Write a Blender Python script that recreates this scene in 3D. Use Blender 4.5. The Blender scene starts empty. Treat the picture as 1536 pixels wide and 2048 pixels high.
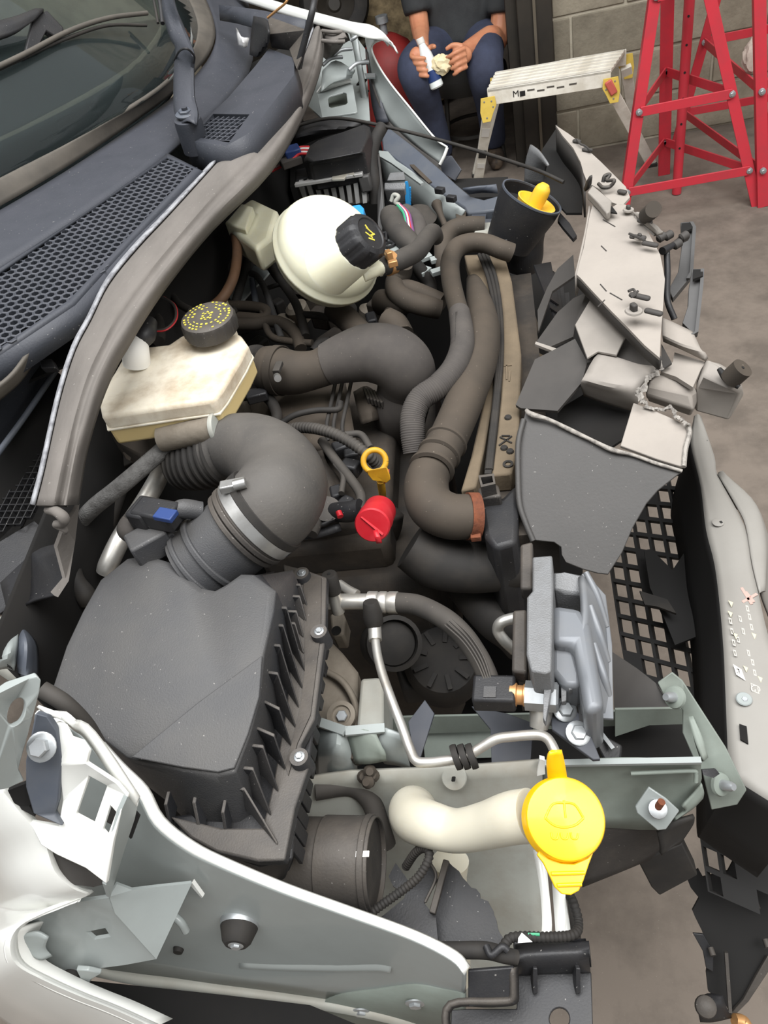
import bpy, bmesh, math, random
from mathutils import Vector, Matrix, noise
random.seed(7)
SC = bpy.context.scene
COL = SC.collection

# ------------------------------------------------------------------ camera
PITCH, ROLL, YAW, FPX, CH = math.radians(44), math.radians(16), math.radians(14), 1540.0, 1.6
_c, _s = math.cos(ROLL), math.sin(ROLL)
_r0 = Vector((math.cos(YAW), math.sin(YAW), 0))
_hd = Vector((-math.sin(YAW), math.cos(YAW), 0))
_fw = _hd * math.cos(PITCH) - Vector((0, 0, math.sin(PITCH)))
_d0 = -_hd * math.sin(PITCH) - Vector((0, 0, math.cos(PITCH)))
_r = _r0 * _c + _d0 * _s
_d = -_r0 * _s + _d0 * _c
CAM = Vector((0, 0, CH))
cam = bpy.data.cameras.new('camera')
cam.sensor_fit = 'VERTICAL'
cam.sensor_height = 24.0
cam.lens = FPX / 2048.0 * 24.0
cam.clip_start = 0.02
cam.clip_end = 60
camo = bpy.data.objects.new('camera', cam)
COL.objects.link(camo)
m = Matrix.Identity(4)
for i, v in enumerate((_r, -_d, -_fw)):
    m[0][i], m[1][i], m[2][i] = v
m[0][3], m[1][3], m[2][3] = CAM
camo.matrix_world = m
SC.camera = camo

# ------------------------------------------------------------------ light
SC.view_settings.view_transform = 'Standard'
SC.view_settings.look = 'None'
SC.view_settings.gamma = 1.0
SC.view_settings.use_curve_mapping = False
SC.view_settings.exposure = 0.04
w = bpy.data.worlds.new('World')
SC.world = w
w.use_nodes = True
w.node_tree.nodes['Background'].inputs[0].default_value = (0.98, 0.99, 1.0, 1)
w.node_tree.nodes['Background'].inputs[1].default_value = 0.5
def area(name, loc, target, sx, sy, power, col):
    l = bpy.data.lights.new(name, 'AREA'); l.shape = 'RECTANGLE'; l.size = sx; l.size_y = sy
    l.energy = power; l.color = col
    o = bpy.data.objects.new(name, l); COL.objects.link(o); o.location = loc
    o.rotation_euler = (Vector(target) - Vector(loc)).to_track_quat('-Z', 'Y').to_euler()
    return o
area('overhead_light', (-0.3, 0.5, 4.4), (-0.3, 0.6, 0.0), 3.6, 2.6, 265, (0.985, 0.99, 1.0))
area('overhead_light', (2.6, -0.6, 4.3), (1.6, 3.2, 0.2), 2.4, 2.0, 150, (1.0, 0.985, 0.965))  # second lamp, added to brighten the back wall and floor

# ------------------------------------------------------------------ helpers
def ray(x, y):
    return _fw + _r * ((x - 768) / FPX) + _d * ((y - 1024) / FPX)
def P(x, y, z):
    r = ray(x, y); return CAM + r * ((z - CH) / r.z)
def PY(x, y, Y):
    r = ray(x, y); return CAM + r * (Y / r.y)
def PX(x, y, X):
    r = ray(x, y); return CAM + r * (X / r.x)
def view(ox, oy, k):
    return lambda x, y, z: P(ox + k * x, oy + k * y, z)
# measured sub-areas of the site, each (x, y, height) -> place
cA = view(0, 0, .4557); cB = view(600, 0, .3255); cC = view(1000, 0, .349); cD = view(400, 250, .3255)
cE = view(750, 400, .3419); cF = view(1000, 230, .349); cG = view(0, 550, .3418); cH = view(300, 600, .3906)
cI = view(80, 1050, .4036); cJ = view(600, 1050, .4232); cK = view(1000, 780, .349); cL = view(1100, 1200, .414)
cM = view(0, 1250, .3897); cN = view(400, 1550, .3906); cO = view(700, 1450, .358)
V = Vector

def tag(o, label, cat, group=None, kind=None):
    o['label'] = label; o['category'] = cat
    if group: o['group'] = group
    if kind: o['kind'] = kind
    return o
def thing(name, label, cat, loc, group=None):
    o = bpy.data.objects.new(name, None); o.empty_display_size = .03
    COL.objects.link(o); o.location = loc
    return tag(o, label, cat, group)
def wloc(o):
    v = V(o.location)
    while o.parent:
        o = o.parent; v += o.location
    return v
def finish(name, me, mat, parent=None, bevel=0, seg=2, smooth=True, ang=35, keep=False):
    if not keep:
        c = V((0, 0, 0))
        vs = me.vertices
        if len(vs):
            lo = V([min(v.co[i] for v in vs) for i in range(3)]); hi = V([max(v.co[i] for v in vs) for i in range(3)])
            c = (lo + hi) / 2; c.z = lo.z
        me.transform(Matrix.Translation(-c))
    else:
        c = V((0, 0, 0))
    o = bpy.data.objects.new(name, me); COL.objects.link(o)
    if parent:
        o.parent = parent; o.location = c - wloc(parent)
    else:
        o.location = c
    if mat: me.materials.append(M[mat] if isinstance(mat, str) else mat)
    if smooth and len(me.polygons):
        me.polygons.foreach_set('use_smooth', [True] * len(me.polygons))
        me.set_sharp_from_angle(angle=math.radians(ang))
    if bevel:
        b = o.modifiers.new('Bevel', 'BEVEL'); b.width = bevel; b.segments = seg; b.limit_method = 'ANGLE'
        b.angle_limit = math.radians(38); b.harden_normals = False; b.use_clamp_overlap = True
    return o
def O(name, verts, faces, mat, parent=None, fix=True, **k):
    me = bpy.data.meshes.new(name)
    me.from_pydata([tuple(v) for v in verts], [], faces); 
    if fix:
        bm = bmesh.new(); bm.from_mesh(me); bmesh.ops.recalc_face_normals(bm, faces=bm.faces); bm.to_mesh(me); bm.free()
    me.update()
    return finish(name, me, mat, parent, **k)
def crom(pts, sub, closed=False):
    n = len(pts)
    if n < 3 or sub <= 1:
        if n == 2 and sub > 1: return [pts[0].lerp(pts[1], i / sub) for i in range(sub + 1)]
        return list(pts)
    out = []
    rng = n if closed else n - 1
    for i in range(rng):
        p1 = pts[i % n]; p2 = pts[(i + 1) % n]
        p0 = pts[(i - 1) % n] if (closed or i > 0) else p1 * 2 - p2
        p3 = pts[(i + 2) % n] if (closed or i + 2 < n) else p2 * 2 - p1
        for k in range(sub):
            t = k / sub
            out.append(0.5 * ((2 * p1) + (p2 - p0) * t + (2 * p0 - 5 * p1 + 4 * p2 - p3) * t * t + (3 * p1 - p0 - 3 * p2 + p3) * t ** 3))
    if not closed: out.append(V(pts[-1]))
    return out
def frames(path):
    n = len(path); T = []
    for i in range(n):
        t = path[min(i + 1, n - 1)] - path[max(i - 1, 0)]
        T.append(t.normalized() if t.length > 1e-9 else V((0, 0, 1)))
    u = T[0].cross(V((0, 0, 1)))
    if u.length < .1: u = T[0].cross(V((1, 0, 0)))
    u.normalize(); U = [u]
    for i in range(1, n):
        u = U[-1] - T[i] * U[-1].dot(T[i]); u.normalize(); U.append(u)
    return T, U
def tube_geo(path, rad, n=14, sub=6, corr=None, caps=True, flat=1.0):
    """path points, radius number or list; corr=(pitch,depth) makes rings; flat squashes the second axis"""
    rr = rad if isinstance(rad, (list, tuple)) else [rad] * len(path)
    if len(rr) != len(path):
        m_ = len(rr) - 1; n_p = len(path) - 1
        rr = [rr[int(i * m_ / n_p)] + (rr[min(m_, int(i * m_ / n_p) + 1)] - rr[int(i * m_ / n_p)]) * (i * m_ / n_p % 1) for i in range(len(path))]
    q = crom([V((*p, )) for p in path], sub)
    r4 = crom([V((a, 0, 0)) for a in rr], sub)
    rs = [a.x for a in r4]
    if corr:
        L = [0.0]
        for i in range(1, len(q)): L.append(L[-1] + (q[i] - q[i - 1]).length)
        m_ = max(4, int(L[-1] / corr[0]) * 4)
        q2, r2 = [], []; j = 0
        for k in range(m_ + 1):
            d = L[-1] * k / m_
            while j < len(L) - 2 and L[j + 1] < d: j += 1
            t = (d - L[j]) / max(1e-9, L[j + 1] - L[j])
            q2.append(q[j].lerp(q[j + 1], t)); r2.append(rs[j] * (1 - t) + rs[j + 1] * t - (corr[1] if k % 4 < 2 else 0))
        q, rs = q2, r2
    T, U = frames(q)
    vs, fs = [], []
    for p, t, u, a in zip(q, T, U, rs):
        b = t.cross(u)
        for k in range(n):
            th = 2 * math.pi * k / n
            vs.append(p + u * (a * math.cos(th)) + b * (a * flat * math.sin(th)))
    for i in range(len(q) - 1):
        for k in range(n):
            k2 = (k + 1) % n
            fs.append((i * n + k, i * n + k2, (i + 1) * n + k2, (i + 1) * n + k))
    if caps:
        fs.append(tuple(range(n))); fs.append(tuple((len(q) - 1) * n + k for k in reversed(range(n))))
    return vs, fs
def tube(name, path, rad, mat, parent=None, n=14, sub=6, corr=None, caps=True, flat=1.0, **k):
    vs, fs = tube_geo(path, rad, n, sub, corr, caps, flat)
    return O(name, vs, fs, mat, parent, ang=k.pop('ang', 50), **k)
def basis(axis, xh=None):
    z = V(axis).normalized()
    x = V(xh) if xh is not None else (V((0, 0, 1)) if abs(z.z) < .9 else V((1, 0, 0)))
    x = x - z * x.dot(z); x.normalize()
    return x, z.cross(x), z
def lathe_geo(prof, org, axis, n=32, xh=None, wob=None, open_=False):
    x, y, z = basis(axis, xh); vs, fs = [], []
    for i, (r, h) in enumerate(prof):
        for k in range(n):
            th = 2 * math.pi * k / n
            a = r * (wob(th, i) if wob else 1)
            vs.append(V(org) + z * h + x * (a * math.cos(th)) + y * (a * math.sin(th)))
    for i in range(len(prof) - 1):
        for k in range(n):
            k2 = (k + 1) % n
            fs.append((i * n + k, i * n + k2, (i + 1) * n + k2, (i + 1) * n + k))
    if len(prof) >= 4 and abs(prof[0][0] - prof[-1][0]) < 1e-6 and not open_:
        b0 = (len(prof) - 1) * n
        for k in range(n): fs.append((b0 + k, b0 + (k + 1) % n, (k + 1) % n, k))
    elif not open_:
        fs.append(tuple(reversed(range(n)))); fs.append(tuple((len(prof) - 1) * n + k for k in range(n)))
    return vs, fs
def lathe(name, prof, org, axis, mat, parent=None, n=32, xh=None, wob=None, open_=False, **k):
    vs, fs = lathe_geo(prof, org, axis, n, xh, wob, open_)
    return O(name, vs, fs, mat, parent, **k)
def plate(name, pts, th, mat, parent=None, holes=(), ext=None, bevel=0, **k):
    """solid sheet from an outline of places; ext = extrusion vector, else th along the normal away from the viewer's side"""
    pts = [V(p) for p in pts]
    nrm = V((0, 0, 0))
    for i in range(len(pts)):
        nrm += pts[i].cross(pts[(i + 1) % len(pts)])
    nrm.normalize()
    if nrm.dot(CAM - pts[0]) < 0: nrm = -nrm
    e = V(ext) if ext is not None else -nrm * th
    bm = bmesh.new(); edges = []
    for lp in [pts] + [[V(q) for q in h] for h in holes]:
        vs = [bm.verts.new(p) for p in lp]
        for i in range(len(vs)): edges.append(bm.edges.new((vs[i], vs[(i + 1) % len(vs)])))
    bmesh.ops.triangle_fill(bm, edges=edges, use_beauty=True, use_dissolve=False, normal=nrm)
    if not holes and len(bm.faces) == 0:
        bm.faces.new(bm.verts)
    r = bmesh.ops.extrude_face_region(bm, geom=list(bm.faces))
    bmesh.ops.translate(bm, vec=e, verts=[g for g in r['geom'] if isinstance(g, bmesh.types.BMVert)])
    bmesh.ops.recalc_face_normals(bm, faces=bm.faces)
    me = bpy.data.meshes.new(name); bm.to_mesh(me); bm.free()
    return finish(name, me, mat, parent, bevel=bevel, **k)
def surf(name, rows, th, mat, parent=None, sub=(4, 4), off=-1, flip=False, bevel=0, **k):
    rows = [[V(p) for p in r] for r in rows]
    rows = [crom(r, sub[1]) for r in rows]
    cols = [crom([r[j] for r in rows], sub[0]) for j in range(len(rows[0]))]
    nr, nc = len(cols[0]), len(cols)
    vs = [cols[j][i] for i in range(nr) for j in range(nc)]
    fs = [(i * nc + j, i * nc + j + 1, (i + 1) * nc + j + 1, (i + 1) * nc + j) for i in range(nr - 1) for j in range(nc - 1)]
    # orient towards the viewer's side
    f = fs[len(fs) // 2]; a, b, c_ = vs[f[0]], vs[f[1]], vs[f[2]]
    if ((b - a).cross(c_ - a)).dot(CAM - a) < 0: fs = [tuple(reversed(q)) for q in fs]
    o = O(name, vs, fs, mat, parent, fix=False, **k)
    if th:
        s_ = o.modifiers.new('Solidify', 'SOLIDIFY'); s_.thickness = th; s_.offset = off
    if bevel:
        b = o.modifiers.new('Bevel', 'BEVEL'); b.width = bevel; b.segments = 2; b.limit_method = 'ANGLE'; b.angle_limit = math.radians(50)
    return o
BOXF = [(0, 3, 2, 1), (4, 5, 6, 7), (0, 1, 5, 4), (1, 2, 6, 5), (2, 3, 7, 6), (3, 0, 4, 7)]
def box(name, c, size, mat, parent=None, rot=None, bevel=0, **k):
    R = rot if rot is not None else Matrix.Identity(3)
    h = [s_ / 2 for s_ in size]
    vs = [V(c) + R @ V((sx * h[0], sy * h[1], sz * h[2])) for sz in (-1, 1) for sx, sy in ((-1, -1), (1, -1), (1, 1), (-1, 1))]
    return O(name, vs, BOXF, mat, parent, bevel=bevel, **k)
def hexa(name, top, ext, mat, parent=None, bevel=0, **k):
    """solid from a top outline (3-8 places) pushed along ext (vector) """
    n = len(top); top = [V(t) for t in top]
    vs = top + [t + V(ext) for t in top]
    fs = [tuple(range(n)), tuple(range(2 * n - 1, n - 1, -1))] + [(i, (i + 1) % n, n + (i + 1) % n, n + i) for i in range(n)]
    return O(name, vs, fs, mat, parent, bevel=bevel, **k)
def loft(name, rings, mat, parent=None, caps=True, bevel=0, closed=True, **k):
    n = len(rings[0]); vs = [V(p) for r in rings for p in r]; fs = []
    for i in range(len(rings) - 1):
        for j in range(n if closed else n - 1):
            j2 = (j + 1) % n
            fs.append((i * n + j, i * n + j2, (i + 1) * n + j2, (i + 1) * n + j))
    if caps:
        fs.append(tuple(range(n))); fs.append(tuple((len(rings) - 1) * n + j for j in reversed(range(n))))
    return O(name, vs, fs, mat, parent, bevel=bevel, **k)
def roty(a): return Matrix.Rotation(a, 3, 'Y')
def rotz(a): return Matrix.Rotation(a, 3, 'Z')
def rotx(a): return Matrix.Rotation(a, 3, 'X')
def frame_along(a, b, up=V((0, 0, 1))):
    """3x3 with X along a->b"""
    x = (V(b) - V(a)).normalized(); y = V(up).cross(x)
    if y.length < 1e-4: y = V((0, 1, 0)).cross(x)
    y.normalize(); z = x.cross(y)
    R = Matrix((x, y, z)).transposed()
    return R
def bar(name, a, b, w_, h_, mat, parent=None, up=V((0, 0, 1)), bevel=0, **k):
    a, b = V(a), V(b)
    return box(name, (a + b) / 2, ((b - a).length, w_, h_), mat, parent, frame_along(a, b, up), bevel, **k)
def bolt(name, loc, axis, r, mat, parent, washer=True, length=.6):
    x, y, z = basis(axis)
    vs, fs = [], []
    def add(v, f):
        o_ = len(vs); vs.extend(v); fs.extend([tuple(i + o_ for i in q) for q in f])
    if washer: add(*lathe_geo([(r * 1.55, 0), (r * 1.55, r * .18), (r * 1.3, r * .3)], loc, axis, 20))
    add(*lathe_geo([(r, r * .2), (r, r * length), (r * .86, r * (length + .12))], loc, axis, 6))
    return O(name, vs, fs, mat, parent, ang=30)
def text(name, s, org, right, up, size, mat, parent=None, depth=.0004):
    c = bpy.data.curves.new(name, 'FONT'); c.body = s; c.size = size; c.extrude = depth; c.align_x = 'CENTER'; c.align_y = 'CENTER'
    t = bpy.data.objects.new(name + '_tmp', c); COL.objects.link(t)
    dg = bpy.context.evaluated_depsgraph_get()
    me = bpy.data.meshes.new_from_object(t.evaluated_get(dg))
    bpy.data.objects.remove(t); bpy.data.curves.remove(c)
    x = V(right).normalized(); u = V(up); u = (u - x * u.dot(x)).normalized(); z = x.cross(u)
    mm = Matrix((x, u, z)).transposed().to_4x4(); mm.translation = V(org)
    me.transform(mm); me.materials.clear()
    return finish(name, me, mat, parent, smooth=False)

# ------------------------------------------------------------------ materials
M = {}
def lin(c):
    return tuple((x / 255 / 12.92 if x / 255 <= .04045 else ((x / 255 + .055) / 1.055) ** 2.4) for x in c)
def pm(name, col, rough=.5, metal=0, dirt=None, amt=.5, scale=30, bump=0, bscale=200, sss=0, coat=0, trans=0, ior=1.45, dust=None, damt=.6, spec=.5, stretch=None, speck=None, speck_amt=.45):
    """col/dirt/dust in sRGB 0-255; dirt = blotches of noise, dust = settles on faces that look up"""
    mt = bpy.data.materials.new(name); mt.use_nodes = True; M[name] = mt
    nt = mt.node_tree; b = nt.nodes['Principled BSDF']; L = nt.links.new
    N = nt.nodes.new
    b.inputs['Roughness'].default_value = rough; b.inputs['Metallic'].default_value = metal
    b.inputs['IOR'].default_value = ior
    b.inputs['Specular IOR Level'].default_value = spec
    if coat: b.inputs['Coat Weight'].default_value = coat; b.inputs['Coat Roughness'].default_value = .08
    if trans: b.inputs['Transmission Weight'].default_value = trans
    if sss:
        b.inputs['Subsurface Weight'].default_value = sss; b.inputs['Subsurface Radius'].default_value = (1, .9, .7); b.inputs['Subsurface Scale'].default_value = .01
    tc = N('ShaderNodeTexCoord'); src = tc.outputs['Object']
    if stretch:
        mp = N('ShaderNodeMapping'); mp.inputs['Scale'].default_value = stretch; L(src, mp.inputs[0]); src = mp.outputs[0]
    cur = None
    rgb = N('ShaderNodeRGB'); rgb.outputs[0].default_value = (*lin(col), 1); cur = rgb.outputs[0]
    if dirt:
        nz = N('ShaderNodeTexNoise'); nz.inputs['Scale'].default_value = scale; nz.inputs['Detail'].default_value = 8; nz.inputs['Roughness'].default_value = .65
        L(src, nz.inputs['Vector'])
        rp = N('ShaderNodeValToRGB'); rp.color_ramp.elements[0].position = .42; rp.color_ramp.elements[1].position = .64
        L(nz.outputs['Fac'], rp.inputs[0])
        ml = N('ShaderNodeMath'); ml.operation = 'MULTIPLY'; ml.inputs[1].default_value = amt; L(rp.outputs[0], ml.inputs[0])
        mx = N('ShaderNodeMix'); mx.data_type = 'RGBA'; L(ml.outputs[0], mx.inputs[0]); L(cur, mx.inputs[6]); mx.inputs[7].default_value = (*lin(dirt), 1)
        cur = mx.outputs[2]
    if dust:
        ge = N('ShaderNodeNewGeometry'); sp = N('ShaderNodeSeparateXYZ'); L(ge.outputs['Normal'], sp.inputs[0])
        mr = N('ShaderNodeMapRange'); mr.inputs[1].default_value = .1; mr.inputs[2].default_value = .95; mr.inputs[4].default_value = damt
        L(sp.outputs[2], mr.inputs[0])
        n2 = N('ShaderNodeTexNoise'); n2.inputs['Scale'].default_value = scale * 1.7; n2.inputs['Detail'].default_value = 6; L(src, n2.inputs['Vector'])
        m2 = N('ShaderNodeMapRange'); m2.inputs[1].default_value = .25; m2.inputs[2].default_value = .6; m2.inputs[3].default_value = .45; L(n2.outputs['Fac'], m2.inputs[0])
        mm = N('ShaderNodeMath'); mm.operation = 'MULTIPLY'; L(mr.outputs[0], mm.inputs[0]); L(m2.outputs[0], mm.inputs[1])
        mx = N('ShaderNodeMix'); mx.data_type = 'RGBA'; L(mm.outputs[0], mx.inputs[0]); L(cur, mx.inputs[6]); mx.inputs[7].default_value = (*lin(dust), 1)
        cur = mx.outputs[2]
    if speck:
        n3 = N('ShaderNodeTexNoise'); n3.inputs['Scale'].default_value = 330; n3.inputs['Detail'].default_value = 1; L(tc.outputs['Object'], n3.inputs['Vector'])
        r3 = N('ShaderNodeMapRange'); r3.inputs[1].default_value = .75; r3.inputs[2].default_value = .80; r3.inputs[4].default_value = speck_amt; L(n3.outputs['Fac'], r3.inputs[0])
        mx = N('ShaderNodeMix'); mx.data_type = 'RGBA'; L(r3.outputs[0], mx.inputs[0]); L(cur, mx.inputs[6]); mx.inputs[7].default_value = (*lin(speck), 1)
        cur = mx.outputs[2]
    L(cur, b.inputs['Base Color'])
    if bump:
        nb = N('ShaderNodeTexNoise'); nb.inputs['Scale'].default_value = bscale; nb.inputs['Detail'].default_value = 4; L(src, nb.inputs['Vector'])
        bp = N('ShaderNodeBump'); bp.inputs['Strength'].default_value = bump; bp.inputs['Distance'].default_value = .002; L(nb.outputs['Fac'], bp.inputs['Height']); L(bp.outputs[0], b.inputs['Normal'])
    return mt
pm('floor', (122, 112, 102), .85, dirt=(94, 86, 78), amt=.8, scale=6, bump=.35, bscale=60, speck=(168, 160, 150), speck_amt=.6)
pm('block', (150, 142, 125), .9, dirt=(120, 112, 97), amt=.8, scale=7, bump=.9, bscale=90)
pm('block_dark', (136, 129, 113), .9, dirt=(106, 99, 86), amt=.8, scale=7, bump=.9, bscale=90)
pm('mortar', (178, 171, 154), .95, dirt=(150, 143, 126), amt=.6, scale=12, bump=.5)
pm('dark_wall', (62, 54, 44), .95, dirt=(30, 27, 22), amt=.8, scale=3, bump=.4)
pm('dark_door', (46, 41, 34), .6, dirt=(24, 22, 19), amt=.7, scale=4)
pm('steel_strip', (105, 98, 86), .5, .5)
pm('junk', (150, 132, 100), .9, dirt=(70, 58, 42), amt=.9, scale=9, bump=.6)
pm('fin_alu', (176, 176, 174), .45, .3, dirt=(140, 136, 130), amt=.4)
pm('gas_red', (124, 30, 28), .6, dirt=(90, 30, 24), amt=.6, scale=8)
pm('red_paint', (192, 50, 62), .42, dirt=(160, 58, 66), amt=.45, scale=12, dust=(205, 90, 95), damt=.35)
pm('aluminium', (236, 232, 220), .45, 0, dirt=(190, 182, 164), amt=.6, scale=12)
pm('hinge_yellow', (226, 196, 92), .5, dirt=(190, 160, 70), amt=.4, scale=20)
pm('red_tag', (196, 96, 84), .5)
pm('print_black', (28, 27, 26), .6)
pm('sticker_white', (228, 226, 220), .6)
pm('skin', (202, 140, 106), .5, dirt=(186, 112, 82), amt=.5, scale=14, sss=.15)
pm('shirt', (54, 56, 57), .85, dirt=(42, 43, 45), amt=.7, scale=9, bump=.3)
pm('trousers', (58, 64, 84), .85, dirt=(46, 50, 66), amt=.7, scale=9, bump=.3)
pm('boot', (58, 50, 44), .7, dirt=(110, 92, 72), amt=.5)
pm('hair', (60, 48, 38), .7)
pm('seat_black', (40, 38, 35), .6)
pm('bottle_white', (232, 238, 236), .35)
pm('label_blue', (36, 58, 108), .5)
pm('bread', (236, 224, 186), .8, dirt=(214, 186, 130), amt=.5, scale=40)
pm('rag', (196, 184, 172), .9, dirt=(150, 136, 122), amt=.6)
# car
pm('glass', (150, 165, 165), .03, trans=.96, ior=1.5)
pm('dash', (30, 32, 34), .8, dirt=(20, 21, 22), amt=.6)
pm('trim_strip', (84, 79, 72), .7, dirt=(60, 57, 53), amt=.5, scale=20)
pm('cowl', (47, 50, 56), .55, dirt=(62, 63, 69), amt=.35, scale=16, bump=.15, bscale=400, dust=(68, 69, 76), damt=.35, speck=(176, 172, 166))
pm('scuff', (150, 151, 154), .7, dirt=(96, 96, 100), amt=.9, scale=60)
pm('seal', (106, 101, 96), .8, dirt=(80, 76, 72), amt=.6, scale=10, bump=.15, stretch=(1, .4, 1), speck=(176, 172, 166))
pm('blackpl', (34, 34, 36), .5, dirt=(52, 50, 48), amt=.35, scale=25, bump=.12, bscale=500, speck=(176, 172, 166))
pm('blackpl_dusty', (44, 42, 41), .6, dirt=(76, 71, 65), amt=.4, scale=22, bump=.15, bscale=400, dust=(92, 85, 77), damt=.55, speck=(176, 172, 166))
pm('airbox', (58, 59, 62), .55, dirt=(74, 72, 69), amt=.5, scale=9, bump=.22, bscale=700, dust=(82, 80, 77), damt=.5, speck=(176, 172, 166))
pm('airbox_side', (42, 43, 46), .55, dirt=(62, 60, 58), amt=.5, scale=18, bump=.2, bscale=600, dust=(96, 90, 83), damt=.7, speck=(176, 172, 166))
pm('rubber', (44, 42, 40), .75, dirt=(64, 60, 55), amt=.5, scale=16, dust=(78, 73, 67), damt=.55, speck=(134, 124, 112), speck_amt=.5)
pm('rubber_brown', (50, 45, 39), .8, dirt=(68, 60, 51), amt=.5, scale=12, dust=(80, 70, 59), damt=.5, speck=(134, 124, 112), speck_amt=.5)
pm('rubber_dark', (34, 32, 30), .75, dirt=(56, 51, 45), amt=.5, scale=20)
pm('elbow_rubber', (60, 58, 56), .7, dirt=(84, 79, 73), amt=.5, scale=11, bump=.15, bscale=300, dust=(98, 94, 89), damt=.5, speck=(140, 132, 122), speck_amt=.4)
pm('sleeve', (66, 62, 59), .85, dirt=(82, 77, 72), amt=.5, scale=20, speck=(134, 124, 112), speck_amt=.5)
pm('brown_hose', (104, 76, 54), .7, dirt=(74, 56, 42), amt=.6, scale=20)
pm('white_lit_paint', (226, 227, 222), .3, coat=.5, dirt=(206, 203, 194), amt=.25, scale=6)  # white body paint; on flanges it is the grey paint's lit tone
pm('grey_paint', (146, 152, 150), .38, coat=.25, dirt=(126, 130, 127), amt=.35, scale=7)  # also the body paint's tone where it faces away from the light
pm('grey_paint_dusty', (158, 161, 155), .6, dirt=(122, 114, 100), amt=.55, scale=9, dust=(150, 141, 126), damt=.4)
pm('green_grey', (124, 132, 124), .55, dirt=(96, 98, 90), amt=.5, scale=9)
pm('bracket_blue', (72, 77, 86), .5, dirt=(92, 94, 96), amt=.5, scale=14)
pm('bracket_dark', (58, 61, 68), .5, dirt=(78, 78, 80), amt=.4, scale=14)
pm('braid', (102, 101, 99), .8, dirt=(64, 62, 60), amt=.8, scale=60, bump=.6, bscale=500)
pm('cover_grey', (66, 64, 62), .6, dirt=(54, 53, 51), amt=.4, scale=8, bump=.12, bscale=300, speck=(176, 172, 166))
pm('module_dark', (70, 69, 68), .55, dirt=(52, 51, 50), amt=.5, scale=10)
pm('print_pale', (176, 172, 164), .6)
pm('print_cream', (198, 193, 160), .6)
pm('print_red', (186, 150, 140), .6)
pm('module_dark2', (112, 110, 107), .55, dirt=(92, 90, 88), amt=.5, scale=10)
pm('tank', (226, 224, 200), .35, sss=.5, dirt=(208, 200, 164), amt=.4, scale=10)
pm('brake_tank', (224, 216, 198), .4, sss=.45, dirt=(160, 138, 110), amt=0.7, scale=14)
pm('brake_fluid', (206, 184, 132), .4, sss=.5)
pm('filler', (200, 195, 178), .4, sss=.5, dirt=(178, 170, 150), amt=.4, scale=9)
pm('cap_yellow', (255, 196, 18), .35, sss=.1, coat=.2)
pm('yellow_dusty', (226, 180, 40), .6, dirt=(214, 170, 84), amt=.6, scale=30)
pm('print_yellow', (196, 182, 70), .6)
pm('dip_yellow', (196, 148, 34), .5, dirt=(150, 104, 26), amt=.5)
pm('cap_red', (176, 24, 36), .45, dirt=(190, 70, 74), amt=.35, scale=18)
pm('alu', (202, 200, 194), .4, .75, dirt=(164, 152, 136), amt=.5, scale=26)
pm('steel', (182, 182, 180), .35, .85, dirt=(140, 134, 126), amt=.4, scale=40)
pm('zinc', (176, 180, 182), .4, .7, dirt=(130, 128, 124), amt=.4, scale=40)
pm('rust', (112, 62, 38), .85, dirt=(74, 42, 30), amt=.7, scale=50, bump=.5)
pm('copper_clip', (196, 148, 98), .4, .6)
pm('rad_brown', (106, 93, 75), .85, dirt=(82, 72, 58), amt=.6, scale=9, bump=.2)
pm('engine', (44, 40, 36), .8, dirt=(74, 65, 55), amt=.6, scale=12, bump=.5, bscale=80)
pm('engine_alu', (128, 120, 108), .7, .3, dirt=(92, 82, 70), amt=.7, scale=12, bump=.4, bscale=90)
pm('void', (15, 14, 13), .95, dirt=(26, 23, 20), amt=.6, scale=6)  # near-black painted in for the shade in gaps, holes and wells
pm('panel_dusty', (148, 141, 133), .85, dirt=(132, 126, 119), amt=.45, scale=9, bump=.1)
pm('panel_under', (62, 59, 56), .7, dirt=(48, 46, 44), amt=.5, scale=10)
pm('foam_grey', (140, 134, 127), .7, dirt=(118, 113, 106), amt=.5, scale=9)
pm('fracture', (150, 145, 138), .9, dirt=(96, 92, 88), amt=.8, scale=120, bump=1, bscale=150)
pm('module', (116, 117, 118), .5, .2, dirt=(96, 95, 93), amt=.45, scale=30, bump=.35, bscale=600)
pm('module_face', (114, 117, 121), .45, .25, dirt=(128, 127, 125), amt=.4, scale=14)
pm('blue_clip', (40, 132, 190), .45)
pm('wire_red', (196, 50, 54), .5)
pm('wire_green', (60, 150, 110), .5)
pm('wire_purple', (110, 70, 110), .5)
pm('bumper_skin', (140, 137, 131), .6, dirt=(126, 122, 116), amt=.4, scale=6)
pm('mesh_face', (122, 111, 103), .8, dirt=(100, 91, 84), amt=.5, scale=30)
pm('mesh_black', (26, 25, 24), .8)
pm('fabric_foil', (206, 206, 206), .5, .2)
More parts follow.
